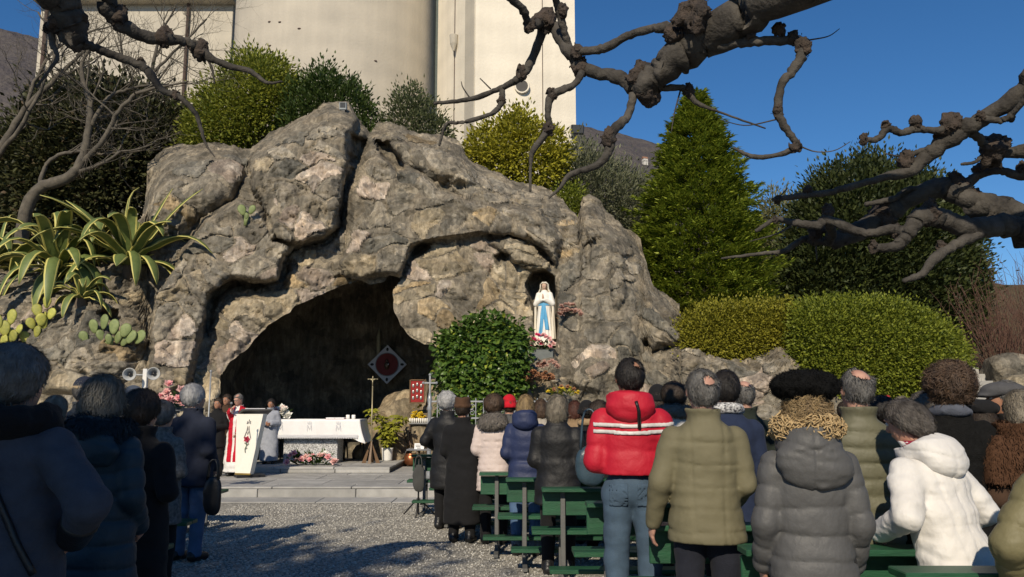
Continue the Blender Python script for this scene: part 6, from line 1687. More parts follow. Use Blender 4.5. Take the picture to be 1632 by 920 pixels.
def puff(u, q):
    """padded band between two stitched seams"""
    f = u - np.floor(u); e = np.minimum(f, 1 - f) * q
    return (1 - np.exp(-e / .010)) * .75 + .35 * np.sqrt(np.clip(4 * f * (1 - f), 0, 1))

def torso_fn(c, arms, seed):
    """coat field for params c"""
    hem = c.get('hem', .62); w = c.get('w', 1.0); fl = c.get('flare', 1.0); blg = c.get('belly', 0.0)
    zs = np.array([.0, .35, .60, .78, .90, 1.02, 1.15, 1.28, 1.345, 1.395, 1.425, 1.47])
    aa = np.array([.222 * fl, .218 * fl, .212 * fl, .204, .194, .180, .184, .188, .172, .128, .092, .076]) * w
    bb = np.array([.19 * fl, .175 * fl, .165, .158 + blg, .150 + blg, .140 + blg, .138 + blg * .6, .132, .118, .098, .085, .076]) * (.5 + .5 * w) * c.get('thick', 1.0)
    cc = np.array([0, 0, 0, .005, .01, .012, .008, -.002, -.012, -.02, -.02, -.015])
    q = c.get('quilt', 0); qa = c.get('qamp', .011); sl = c.get('sleeve', 1.0)
    E = []
    for s, nm in zip((-1, 1), arms):
        if nm is None: continue
        e, h = (ARMS[nm] if isinstance(nm, str) else nm); E.append((s, np.array([s * e[0], e[1], e[2]]), np.array([s * h[0], h[1], h[2]])))
    c['_E'] = E
    def fn(P):
        x, y, z = P[..., 0], P[..., 1], P[..., 2]
        a, b, c0 = np.interp(z, zs, aa), np.interp(z, zs, bb), np.interp(z, zs, cc)
        r = np.power(np.abs(x / a) ** 2.3 + np.abs((y - c0) / b) ** 2.3, 1 / 2.3)
        d = (r - 1) * np.minimum(a, b) * .95
        wob = .012 * vnoise(P * 6 + seed, seed)
        if q: d = d - qa * (puff((z + wob + .02 * np.abs(x)) / q, q) - .8)
        if c.get('vseam'): d = d + .006 * np.exp(-((np.abs(x) - .085 - .02 * (z - 1)) / .007) ** 2) * (y < 0)
        if c.get('cseam'): d = d + .006 * np.exp(-(x / .006) ** 2) * (y < 0)
        for hz in c.get('hseams', ()): d = d + .007 * np.exp(-((z + wob * .6 - hz) / .008) ** 2)
        if c.get('belt'): d = d + .012 * np.exp(-((z - c['belt']) / .025) ** 2)
        d = np.maximum(np.maximum(d, hem - z), z - 1.47)
        for s, e, h in E:
            S = np.array([s * .158 * w, -.012, 1.325])
            def seg(p0, p1, r0, r1):
                ab = p1 - p0; t = np.clip(((P - p0) @ ab) / (ab @ ab), 0, 1)
                g = np.linalg.norm(P - p0 - t[..., None] * ab, axis=-1) - (r0 + (r1 - r0) * t)
                if q:
                    ln = np.linalg.norm(ab); g = g - qa * .9 * (puff((t * ln + wob) / (q * .9), q * .9) - .8)
                return g
            arm = smin(seg(S, e, .070 * sl, .061 * sl), seg(e, h, .060 * sl, .047 * sl), .02)
            d = smin(d, arm, .016)
        rr = np.hypot(x, y + .012)
        ch = c.get('collar', .05)
        if ch: d = smin(d, np.maximum(np.maximum(np.abs(rr - .078 - .25 * np.maximum(z - 1.44, 0)) - .013, np.abs(z - 1.445) - ch), 0 * z - 1), .012)
        k = c.get('wr', .006)
        return d + noise_wr(P, k, seed) + .28 * k * fbm(P * np.array([17., 17., 12.]) + .8 * np.sin(P[..., [2, 0, 1]] * 9), 2, seed + 70, ridged=True)
    return fn

def strands(V, F, n, L, W, rg, dirf, lift=.15):
    """thin hair ribbons lying on a surface"""
    tri = F[rg.integers(0, len(F), n)]
    A, B, C = V[tri[:, 0]], V[tri[:, 1]], V[tri[:, 2]]
    u = rg.random((n, 2, 1)); P = A + (B - A) * u[:, 0] + (C - A) * u[:, 1] * .9
    N = unit(np.cross(B - A, C - A)); T = dirf(P, N) + .35 * rg.standard_normal((n, 3)); T = unit(T - N * (T * N).sum(-1)[:, None])
    S = np.cross(T, N); L = L * rg.uniform(.5, 1.3, n)[:, None]; W = W * rg.uniform(.6, 1.2, n)[:, None]
    V3 = np.stack([P - S * W, P + S * W, P + T * L * .5 + N * L * lift + S * W, P + T * L * .5 + N * L * lift - S * W, P + T * L + N * L * lift * .6], 1)
    k = np.arange(n)[:, None] * 5
    return V3.reshape(-1, 3), [tuple(f) for f in np.concatenate([k + np.array([[0, 1, 2, 3]])]).tolist()] + [tuple(f) for f in (k + np.array([[3, 2, 4]])).tolist()]

def furry(name, V, F, mat, parent, n, L, W, seed, dirf=None, lift=.5):
    rg = np.random.default_rng(seed)
    SV, SF = strands(V, F, n, L, W, rg, dirf or (lambda P, N: np.array([0, -.2, -1.0]) + 0 * P), lift)
    return mk(name, np.vstack([V, SV]), [tuple(f) for f in F.tolist()] + [tuple(i + len(V) for i in f) for f in SF], mat, parent, True)

def ringlets(V, F, n, R, r, seed):
    """small curls standing on a surface"""
    rg = np.random.default_rng(seed); m = MB(); T = F[rg.integers(0, len(F), n)]
    C = V[T].mean(1); N = unit(np.cross(V[T[:, 1]] - V[T[:, 0]], V[T[:, 2]] - V[T[:, 0]]))
    for c, nv in zip(C, N):
        a = unit(rg.standard_normal(3)); u = unit(np.cross(a, nv)); t = np.linspace(0, 9, 14); k = R * rg.uniform(.6, 1.3)
        m.tube(c + nv * .004 + k * (np.cos(t)[:, None] * u + np.sin(t)[:, None] * np.cross(a, u)) + a * (t[:, None] - 4.5) * k * .28, np.linspace(r, r * .5, 14), 4, cap=False)
    return np.array(m.v), m.f
NP = 0
def person(label, px, top, d, coat, hair=None, hat=None, legs=None, arms=('front', 'front'), rot=0.0, lean=0.0, yaw=0.0, pitch=0.0, base=0.0, skin='fair', shoes=True, vox=None, tilt=0.0, side=0.0, H=None, gaze=None, hood=None, group='worshippers standing at the benches', noarms=False):
    """coat/hair/hat/hood: dicts. px, top: photo pixel of the crown; d: distance. rot 0 = seen from behind."""
    global NP
    NP += 1; seed = NP
    vox = vox or float(np.clip(d * .0026, .0098, .026)); vh = float(np.clip(d * .0021, .0075, .016))
    dh = .018 + (hat or {}).get('dh', .0)
    zt = at(px, top, d)[2] - base
    s = zt / (1.70 + dh - .10 * abs(lean) * 1.6)
    if s < .86 or s > 1.12: print('person scale', label, round(s, 2))
    X = at(px, top, d)[0]; rz = math.radians(rot)
    sh = .75 * lean * s
    root = thing('person', label, 'person', (X + math.sin(rz) * sh - side * .8, d - math.cos(rz) * sh, base), rz, group=group)
    cy_, sy_ = math.cos(math.radians(yaw)), math.sin(math.radians(yaw)); cp_, sp_ = math.cos(math.radians(pitch)), math.sin(math.radians(pitch))
    def warp(V, head=False):
        V = np.array(V, float)
        if head:
            q = V - np.array([0, -.01, 1.46]); wgt = sstep(V[:, 2], 1.42, 1.50)[:, None]
            r = q @ np.array([[1, 0, 0], [0, cp_, -sp_], [0, sp_, cp_]]); r = r @ np.array([[cy_, sy_, 0], [-sy_, cy_, 0], [0, 0, 1]])
            V = V * (1 - wgt) + wgt * (r + np.array([0, -.01, 1.46]))
        u = np.clip(V[:, 2] - .85, 0, None)
        V[:, 1] += lean * u + .18 * lean * u ** 2; V[:, 2] -= .16 * abs(lean) * u; V[:, 0] += side * u
        return V * s
    E_dir = 1
    # body: one mesh, fine for head and hands, coarser where clothes cover it
    parts = [sdf_mesh(head_sdf, (-.16, -.15, 1.33), (.16, .17, 1.73), vh)]
    cf = torso_fn(coat, arms, seed)
    E = coat['_E']
    def body(P):
        dd = s_ell(P, (0, -.005, 1.18), (.15, .095, .25)); dd = smin(dd, s_ell(P, (0, 0, .92), (.145, .1, .14)), .05)
        for q in (-1, 1):
            dd = smin(dd, smin(s_cap(P, (q * .085, 0, .88), (q * .095, .015, .48), .075, .05), s_cap(P, (q * .095, .015, .48), (q * .095, -.015, .07), .05, .035), .02), .03)
        for q, e, h in E: dd = smin(dd, np.minimum(s_cap(P, (q * .165, -.01, 1.34), e, .045, .038), s_cap(P, e, h, .038, .026)), .02)
        return dd
    parts.append(sdf_mesh(body, (-.5, -.35, .0), (.5, .42, 1.45), .028))
    BV, BF = [], []
    o_ = 0
    for i, (v, f) in enumerate(parts): BV.append(warp(v, i == 0)); BF.append(f + o_); o_ += len(v)
    for q, e, h in E:
        v, f = hand_geo(h, (h - e) / np.linalg.norm(h - e), q, coat.get('curl', .6)); BV.append(warp(v)); BF.append(f + o_); o_ += len(v)
    mk('body', np.vstack(BV), np.vstack(BF), SK[skin], root)
    for q in (-1, 1):
        ev = MB().ball((q * .032, .088, 1.598), .0125, 6); o = mk('eye', warp(ev.v, True), ev.f, eye_w, root)
        ev = MB().ball((q * .032, .0975, 1.598), .0055, 5); mk('iris', warp(ev.v, True), ev.f, blackp, o)
    # coat
    hem = coat.get('hem', .62)
    V, F = sdf_mesh(cf, (-.56, -.36, hem - .03), (.56, .42, 1.56), vox); mk('coat', warp(V), F, coat['m'], root)
    if coat.get('bands'):                                # reflective or coloured bands shaped on the coat itself
        for bn, cond, bm, lo, hi in coat['bands']:
            V, F = sdf_mesh(lambda P: np.maximum(np.abs(cf(P) - .004) - .007, cond(P)), lo, hi, .0085)
            if len(V): mk(bn, warp(V), F, bm, root)
    # trousers and shoes
    lg = legs or {}
    if hem > .2:
        lw = lg.get('w', 1.0)
        def tr(P):
            dd = s_ell(P, (0, 0, .92), (.165, .125, .13))
            for q in (-1, 1): dd = smin(dd, smin(s_cap(P, (q * .09, 0, .88), (q * .1, .015, .48), .098 * lw, .073 * lw), s_cap(P, (q * .1, .015, .48), (q * .1, -.012, .06), .073 * lw, .062 * lw), .03), .025)
            return np.maximum(np.maximum(dd, .05 - P[..., 2]), P[..., 2] - 1.0) + noise_wr(P, .007, seed + 50)
        V, F = sdf_mesh(tr, (-.26, -.2, .03), (.26, .2, 1.03), max(vox, .014)); mk(lg.get('name', 'trousers'), warp(V), F, lg.get('m', F_BLACK), root)
        for p_ in lg.get('patch', ()):
            V, F = sdf_mesh(lambda P: np.maximum(np.abs(tr(P) - .003) - .005, np.maximum(np.abs(P[..., 0] - p_[0]) - .058, np.maximum(np.abs(P[..., 2] - p_[1]) - .07, P[..., 1]))), (p_[0] - .09, -.2, p_[1] - .1), (p_[0] + .09, .0, p_[1] + .1), .0085); mk('back_pocket', warp(V), F, lg.get('pm', F_BLACK), root)
    for q in (-1, 1):
        def sho(P): return np.maximum(smin(s_cap(P, (q * .1, -.05, .055), (q * .115, .13, .035), .048, .04), s_cap(P, (q * .1, -.03, .05), (q * .1, -.02, .13), .046, .05), .02), .002 - P[..., 2])
        V, F = sdf_mesh(sho, (q * .11 - .09, -.13, -.01), (q * .11 + .09, .2, .19), .014); mk('shoe', warp(V), F, leatherk, root)
    # hair
    if hair:
        ty = hair.get('t', 'short'); th = hair.get('th', .016); nz_ = hair.get('n', .005)
        def hr(P):
            x, y, z = P[..., 0], P[..., 1], P[..., 2]
            dd = s_ell(P, (0, -.018, 1.606), (.077 + th, .096 + th, .098 + th))
            nape = 1.505; front = y - .058 - (z - 1.625) * .95
            if ty == 'bob':
                dd = smin(dd, s_ell(P, (0, -.035, 1.55), (.098 + th * .4, .09 + th * .4, .13)), .02); nape = hair.get('nape', 1.44); front = y - .045 - (z - 1.62) * .45
            elif ty == 'volume':
                dd = smin(dd, s_ell(P, (0, -.04, 1.62), (.098 + th, .10 + th, .10 + th * .8)), .03); nape = hair.get('nape', 1.49)
            dd = smax(dd, np.maximum(front, nape - z), .012)
            if hair.get('bald'): dd = smax(dd, -(s_ell(P, hair.get('bc', (0, -.055, 1.70)), hair.get('br', (.058, .075, .075))) + .010 * fbm(P * 28, 2, seed + 4)), .006)
            return dd + nz_ * .55 * fbm(P * hair.get('f', 30), 3, seed)
        V, F = sdf_mesh(hr, (-.16, -.2, 1.40), (.16, .14, 1.78), vh)
        curly = hair.get('curl')
        rg_ = np.random.default_rng(seed)
        df = (lambda P, N: rg_.standard_normal(P.shape)) if curly else (lambda P, N: np.stack([.5 * P[:, 0] * 8, (P[:, 1] + .03) * 4 - .5, -1 + 0 * P[:, 0]], -1))
        if len(F):
            SV, SF = strands(V, F, int(np.clip(16000 / d, 700, 4600)), hair.get('L', .035), .0008 + .00022 * d, rg_, df, hair.get('lift', .12))
            VV = warp(np.vstack([V, SV]), True); mk('hair', VV, [tuple(f) for f in F.tolist()] + [tuple(i + len(V) for i in f) for f in SF], hair['m'], root)
    if hat:
        ty = hat['t']; c = hat.get('c', (0, -.015, 1.66)); r = hat.get('r', (.1, .118, .09))
        def ht(P):
            x, y, z = P[..., 0], P[..., 1], P[..., 2]
            if ty == 'beret': return s_ell(P, c, r) + .006 * fbm(P * 26, 3, seed)
            if ty == 'beanie':
                dd = smax(s_ell(P, (0, -.016, 1.625), (.097, .116, .115)), 1.565 + .25 * (y + .02) * 0 - z, .012); rim_ = np.maximum(np.abs(np.hypot(x / .097, (y + .016) / .116) - 1) * .1 - .014, np.abs(z - 1.585) - .028)
                return smin(dd, rim_, .01) + .003 * np.sin(np.arctan2(y, x) * 34) * (z < 1.62)
            if ty == 'brim':
                rr = np.hypot(x / .098, (y + .016) / .116)
                cr = np.maximum((rr - 1 + .12 * np.maximum(z - 1.66, 0) * 6) * .09, np.maximum(1.59 - z, z - 1.735 + .02 * np.exp(-(x / .03) ** 2))); br = np.maximum((rr - hat.get('brim', 1.32)) * .1, np.abs(z - 1.615 - .05 * (rr - 1)) - .008)
                return smin(cr, br, .012)
            if ty == 'flat':
                dd = smax(s_ell(P, (0, .005, 1.645), (.107, .142, .062)), 1.612 - .12 * y - z, .01); vs = np.maximum(s_ell(P, (0, .115, 1.612), (.085, .075, .016)), -z + 1.58)
                return smin(dd, vs, .015)
            if ty == 'cap':
                dd = smax(s_ell(P, (0, -.014, 1.63), (.094, .114, .105)), 1.61 - z, .008); vs = s_ell(P, (0, .14, 1.615), (.075, .085, .012))
                return smin(dd, vs, .01)
        V, F = sdf_mesh(ht, (-.26, -.26, 1.5), (.26, .28, 1.9), vh); V = warp(V, True)
        if hat.get('fur'): ho = furry('hat', V, F, hat['m'], root, 3500, .010, .0012, seed, lambda P, N: np.random.default_rng(1).standard_normal(P.shape), .6)
        else: ho = mk('hat', V, F, hat['m'], root)
        if hat.get('band'):
            V, F = sdf_mesh(lambda P: np.maximum(np.abs(ht(P)) - .006, np.abs(P[..., 2] - hat['bz']) - .014), (-.16, -.18, 1.55), (.16, .16, 1.72), .008); mk('hat_band', warp(V, True), F, hat['band'], ho)
        if hat.get('pom'):
            pm = MB().ball((0, -.02, 1.765), .032, 8); mk('pompom', warp(pm.v, True), pm.f, hat['pom'], ho)
    # hood / collar / scarf pieces
    for h_ in (hood or ()):
        ty = h_['t']
        def hd(P):
            x, y, z = P[..., 0], P[..., 1], P[..., 2]
            if ty == 'hood':                            # hood lying on the back
                c, r = h_.get('c', (0, -.135, 1.385)), h_.get('r', (.165, .085, .145))
                dd = s_ell(P, c, r); tr_ = 1.06
                dd = smax(dd, -s_ell(P, (0, -.02, 1.53), (.10, .10, .10)), .02)
                ring = np.maximum(np.abs(np.hypot(x, (y + .03) * .9) - .115) - .026, np.abs(z - 1.43 + .2 * (y + .03)) - .045)
                dd = smin(dd, ring, .03)
                if h_.get('seam'): dd = dd + .006 * np.exp(-(x / .006) ** 2) * (y < 0) + .005 * np.exp(-((z - 1.40 - .35 * np.abs(x)) / .007) ** 2)
                return dd + noise_wr(P, .010, seed + 9)
            if ty == 'ring':                            # fur collar or scarf around the neck
                R, r = h_.get('R', .10), h_.get('r', .05); zc = h_.get('z', 1.455)
                q = np.hypot(np.hypot(x, (y + .02)) - R, (z - zc + .12 * (y + .02)) / h_.get('zs', 1.1)) - r
                return q + h_.get('n', .010) * fbm(P * h_.get('f', 14), 3, seed)
            if ty == 'cape':                            # wide collar spread over shoulders and upper back
                q = np.maximum(np.abs(cf(P) - .02) - h_.get('th', .03), np.maximum(h_.get('z0', 1.30) - z + .25 * np.maximum(y, 0), z - 1.52))
                return q + .008 * fbm(P * 20, 3, seed)
            if ty == 'up':                               # hood worn up
                dd = s_ell(P, (0, -.03, 1.59), (.115, .13, .14)); dd = smin(dd, s_ell(P, (0, -.06, 1.44), (.13, .10, .09)), .04)
                return np.maximum(dd, y - .06 - .25 * (z - 1.55)) + noise_wr(P, .006, seed)
        V, F = sdf_mesh(hd, (-.3, -.32, 1.16), (.3, .22, 1.78), max(vox * .9, .009)); V = warp(V)
        if h_.get('ringlets'):
            CV_, CF_ = ringlets(V, F, h_['ringlets'], .014, .0045, seed)
            mk(h_.get('name', 'fur_collar'), np.vstack([V, CV_]), [tuple(f) for f in F.tolist()] + [tuple(i + len(V) for i in f) for f in CF_], h_['m'], root)
        elif h_.get('fur'): furry(h_.get('name', 'fur_collar'), V, F, h_['m'], root, int(np.clip(24000 / d, 1200, 6500)), h_.get('L', .035) * s, .0010 + .0002 * d, seed + 3, (lambda P, N: np.random.default_rng(2).standard_normal(P.shape) * .8 + np.array([0, 0, -.5])) if h_.get('curl') else None, .55)
        else: mk(h_.get('name', 'hood'), V, F, h_['m'], root)
    return root, s, warp, cf

def on_coat(pts, cf, warp, off=.006):
    """pull local points onto the coat surface"""
    P = np.array(pts, float)
    for _ in range(12):
        d0 = cf(P); g = np.stack([cf(P + np.eye(3)[k] * .004) - d0 for k in range(3)], -1) / .004
        P = P - unit(g) * (d0 - off)[:, None] * .8
    return warp(P)

F_BLACK = fabric('black', (.012, .012, .013)); F_BLACKP = fabric('blackpuffer', (.010, .010, .011), 'puffer'); F_NAVY = fabric('navy', (.022, .027, .045)); F_DKGREEN = fabric('darkgreen', (.02, .026, .02))
F_JEANS = fabric('jeans', (.085, .15, .27), 'denim'); F_JEANSD = fabric('jeansd', (.06, .10, .15), 'denim'); F_BROWN = fabric('brownc', (.07, .04, .025)); F_GREYC = fabric('greyc', (.10, .10, .10)); F_NAVYT = fabric('navytrousers', (.018, .02, .03))
# ---- the right block, near rows
red_m = fabric('red', (.46, .012, .03), 'puffer'); stripe_m = matr('reflective', (.62, .60, .58), .4, bump=0)
r_, s_, wf, cf = person('balding man in a bright red jacket with two pale stripes, jeans', 1003, 570, 5.5,
    dict(m=red_m, hem=1.0, quilt=.19, qamp=.010, sleeve=1.22, w=1.06, thick=1.08, bands=[
        ('reflective_stripe', lambda P: np.maximum(np.abs(P[..., 2] - 1.292 - .05 * np.abs(P[..., 0])) - .013, P[..., 1] + .03), stripe_m, (-.24, -.3, 1.24), (.24, 0, 1.35)),
        ('reflective_stripe', lambda P: np.maximum(np.abs(P[..., 2] - 1.25 - .05 * np.abs(P[..., 0])) - .013, P[..., 1] + .03), stripe_m, (-.24, -.3, 1.20), (.24, 0, 1.31))]),
    hair=dict(m=H_BLACK, t='short', th=.012, bald=1, bc=(.03, -.10, 1.685), br=(.045, .05, .045)), legs=dict(m=F_JEANSD, name='jeans', patch=((-.085, .88), (.085, .88)), pm=F_JEANSD), arms=('front', 'front'), rot=-6, yaw=14,
    hood=[dict(t='hood', m=red_m, c=(0, -.10, 1.41), r=(.15, .095, .105))], skin='tan')
q = on_coat([(.035, -.3, 1.47), (.045, -.3, 1.42), (.055, -.3, 1.36), (.06, -.3, 1.32)], lambda P: np.minimum(cf(P), s_ell(P, (0, -.10, 1.41), (.15, .095, .105))), wf)
mk('hood_strap', *tube_geo(q, .012, 6), leatherk, r_)
kh = matr('f_khaki', (.15, .135, .08), .72, var=.15, scale=5, bump=.2, bscale=40, spec=.3)
person('grey-haired man in a khaki quilted car coat, hand on the bench', 1118, 588, 4.65, dict(m=kh, hem=.77, hseams=(1.31, 1.19, 1.07, .95, .83), vseam=1, w=1.06, sleeve=1.08, wr=.006, thick=1.08, belly=.01),
    hair=dict(m=H_GREY, bald=1, bc=(.022, -.11, 1.665), br=(.045, .05, .046), th=.014), arms=('rest', 'low'), legs=dict(m=F_NAVYT), rot=-5, yaw=8, skin='pink')
gp = fabric('steelgrey', (.085, .084, .083), 'puffer')
person('woman in a shiny grey long puffer coat and black fur hat', 1280, 582, 3.6, dict(m=gp, hem=.30, quilt=.115, qamp=.010, flare=1.02, w=.95, sleeve=1.02, wr=.004), hair=dict(m=H_BLOND, t='bob', th=.012, n=.01, curl=1, L=.04, lift=.3),
    hat=dict(t='beret', m=fabric('blackfur', (.006, .006, .006), 'fur'), c=(0, -.02, 1.685), r=(.155, .15, .078), dh=.065, fur=1), arms=('side', 'side'), rot=-8,
    hood=[dict(t='hood', m=gp, c=(.0, -.12, 1.33), r=(.165, .075, .115), seam=1), dict(t='ring', m=fabric('blondfur', (.58, .42, .22), 'fur'), R=.105, r=.040, z=1.485, ringlets=750, n=.02, name='fur_trim')])
ol = fabric('olivegreen', (.125, .12, .075), 'puffer')
person('bald man with grey side hair in an olive horizontally quilted jacket', 1363, 585, 4.65, dict(m=ol, hem=.70, quilt=.085, qamp=.014, w=1.0, sleeve=1.15, wr=.004), hair=dict(m=H_GREY, bald=1, bc=(.012, -.085, 1.69), br=(.064, .085, .062), th=.010), arms=('low', 'low'), rot=-8, yaw=12, skin='pink')
wh = fabric('whitecoat', (.68, .66, .63), 'puffer')
r_, s_, wf, cf = person('stooping short-haired woman in a white hooded jacket', 1452, 643, 4.2, dict(m=wh, hem=.80, vseam=1, cseam=1, w=1.06, sleeve=1.25, wr=.009, thick=1.1), hair=dict(m=H_SALT, t='volume', th=.018, n=.008), arms=('bent', 'bent'), rot=24, lean=.30, yaw=16, pitch=6,
    hood=[dict(t='hood', m=wh, c=(.02, -.12, 1.42), r=(.155, .10, .135), seam=1), dict(t='ring', m=fabric('crimson', (.30, .02, .05)), R=.075, r=.022, z=1.475, name='scarf', n=.004)])
person('woman with teased brown hair in a black fur coat', 1508, 585, 4.7, dict(m=fabric('blackfurc', (.010, .010, .010), 'fur'), hem=.45, w=1.02, sleeve=1.25, wr=.012), hair=dict(m=H_BROWN, t='volume', th=.034, n=.018, L=.04, lift=.25, curl=1), arms=('front', 'front'), rot=-6, hood=[dict(t='ring', m=fabric('greyscarf', (.10, .11, .14)), R=.085, r=.03, z=1.46, name='scarf')])
person('man in a grey flat cap turned to the left', 1598, 601, 5.5, dict(m=F_BLACK, hem=.6), hair=dict(m=H_GREY, th=.010), hat=dict(t='flat', m=fabric('greytweed', (.085, .085, .09)), dh=.02), arms=('front', 'front'), rot=62, yaw=8, skin='tan')
person('person in a round black knitted hat before the flat cap', 1561, 634, 5.45, dict(m=F_BLACK, hem=.6), hair=dict(m=H_DKBR, t='bob', th=.01), hat=dict(t='beret', m=F_BLACK, c=(0, -.02, 1.67), r=(.115, .125, .07), dh=.03), rot=-10)
person('blond woman wrapped in a brown fur stole at the right edge', 1622, 622, 4.65, dict(m=F_BROWN, hem=.5, w=1.0), hair=dict(m=H_ASH, t='bob', th=.02), arms=('front', 'front'), rot=10, hood=[dict(t='cape', m=fabric('brownfur', (.10, .05, .028), 'fur'), z0=1.02, fur=1, L=.03, th=.035, name='fur_stole')])
gol = fabric('goldolive', (.17, .15, .075), 'puffer')
person('person in a shiny olive-gold puffer cut off by the right edge', 1700, 640, 3.3, dict(m=gol, hem=.5, quilt=.12, qamp=.012, sleeve=1.3), hair=dict(m=H_BROWN, t='bob'), arms=('pocket', 'low'), rot=-10)
# ---- behind them
person('black-haired man with a patterned black and white scarf', 1155, 590, 5.6, dict(m=fabric('navycoat', (.02, .03, .065)), hem=.6, w=1.05), hair=dict(m=H_BLACK, th=.016, bald=1, bc=(.02, -.12, 1.68), br=(.025, .03, .03)), rot=-5, hood=[dict(t='ring', m=matr('patterned_scarf', (.60, .60, .60), .9, col2=(.02, .02, .03), scale=60, detail=1), R=.085, r=.032, z=1.455, name='scarf', n=.005)], arms=('down', 'down'))
person('bald man in a dark green coat behind the scarf wearer', 1184, 604, 6.6, dict(m=F_DKGREEN, hem=.5, w=1.05), hair=dict(m=H_GREY, bald=1, bc=(0, -.02, 1.71), br=(.07, .10, .10), th=.008), rot=-4, skin='pink')
person('dark-haired woman in a white jacket with a fur collar', 1073, 611, 7.6, dict(m=fabric('offwhite', (.55, .53, .50), 'puffer'), hem=.7, quilt=.12), hair=dict(m=H_DKBR, t='volume', th=.02), hood=[dict(t='ring', m=fabric('greyfur', (.24, .23, .21), 'fur'), R=.11, r=.05, z=1.45, fur=1, L=.03)], rot=-6)
person('person in a dark hat glimpsed right of the red hood', 1047, 609, 8.6, dict(m=F_BLACK), hair=dict(m=H_DKBR, t='bob'), hat=dict(t='beanie', m=F_BLACK, dh=.04), rot=-5)
person('dark-haired person right of the bald man in olive', 1403, 634, 6.6, dict(m=F_BLACK), hair=dict(m=H_BLACK, t='volume', th=.02), rot=-10)
person('child in a cap with a red pompom far in the crowd', 1414, 628, 8.6, dict(m=fabric('creamy', (.5, .47, .42)), hem=.6), hair=dict(m=H_BROWN), hat=dict(t='beanie', m=fabric('creamhat', (.55, .5, .45)), dh=.09, pom=redp), rot=-20)
person('grey-haired person with glasses seen in profile far in the crowd', 1434, 632, 8.6, dict(m=F_GREYC), hair=dict(m=H_ASH, th=.016), rot=95, skin='pink')
person('curly brown-grey haired person behind the white jacket', 1470, 628, 7.6, dict(m=F_BROWN), hair=dict(m=H_SALT, t='volume', th=.028, n=.012, curl=1), rot=-12)
person('person in dark clothes far right beside the stone steps', 1345, 640, 9.3, dict(m=F_NAVY), hair=dict(m=H_DKBR), rot=-8)
# ---- right block along the aisle
person('woman with curly grey hair in a black puffer at the aisle', 714, 626, 10.4, dict(m=F_BLACKP, hem=.5, quilt=.2, w=1.05, sleeve=1.2), hair=dict(m=H_WHITE, t='volume', th=.024, n=.012, curl=1), rot=-18, arms=('bent', 'front'), base=0)
person('woman in a brown felt hat and long black coat', 738, 629, 9.4, dict(m=F_BLACK, hem=.22, flare=1.0, w=1.05, sleeve=1.15), hair=dict(m=H_DKBR), hat=dict(t='brim', m=fabric('brownfelt', (.085, .045, .025)), brim=1.16, dh=.045), rot=-12, arms=('low', 'low'))
pp_ = fabric('palepink', (.60, .50, .46), 'puffer')
person('woman in a pale pink puffer with a grey fur-trimmed hood', 788, 630, 9.3, dict(m=pp_, hem=.60, quilt=.065, qamp=.015, w=1.0, sleeve=1.2), hair=dict(m=H_BROWN, t='volume', th=.026, n=.01), hood=[dict(t='hood', m=fabric('greybrownfur', (.20, .18, .16), 'fur'), c=(0, -.12, 1.40), r=(.19, .09, .10), fur=1, L=.035, name='fur_hood')], rot=-10, arms=('low', 'low'))
person('person in a bright red knitted hat beyond the pink puffer', 812, 626, 10.4, dict(m=F_GREYC), hair=dict(m=H_BROWN), hat=dict(t='beanie', m=fabric('redknit', (.55, .012, .025)), dh=.04), rot=-10)
nv = fabric('navypuffer', (.022, .032, .085), 'puffer')
person('blond woman in a navy hooded puffer coat', 838, 628, 8.6, dict(m=nv, hem=.62, quilt=.11, qamp=.007, w=1.0, sleeve=1.1, belt=1.0), hair=dict(m=H_BLOND, t='bob', th=.014), hood=[dict(t='hood', m=nv, c=(0, -.10, 1.44), r=(.14, .10, .12))], rot=-8, legs=dict(m=F_JEANS, name='jeans'), arms=('low', 'low'))
person('woman with a streaked blond bob in a black jacket', 888, 629, 7.65, dict(m=F_BLACKP, hem=.66, w=1.12, sleeve=1.2, wr=.009), hair=dict(m=H_ASH, t='bob', th=.02, nape=1.42, L=.06), rot=-8, arms=('front', 'front'))
person('person in a black knitted hat with a tan collar', 934, 634, 9.35, dict(m=F_BLACK), hair=dict(m=H_DKBR), hat=dict(t='beanie', m=F_BLACK, dh=.045), hood=[dict(t='ring', m=fabric('tanfur', (.36, .25, .14)), R=.09, r=.035, z=1.45, name='collar')], rot=15)
person('auburn-haired person left of the black knitted hat', 916, 638, 10.35, dict(m=fabric('tanc', (.28, .19, .11))), hair=dict(m=hairm('auburn', (.09, .03, .018)), t='bob'), rot=-10)
person('person with brown hair between navy hood and blond bob', 862, 636, 10.35, dict(m=fabric('beigec', (.40, .36, .30))), hair=dict(m=H_BROWN, t='bob'), rot=-10)
person('dark-haired person beside the red jacket sleeve', 955, 640, 8.6, dict(m=F_BLACK), hair=dict(m=H_DKBR, t='volume', th=.02), rot=-14)
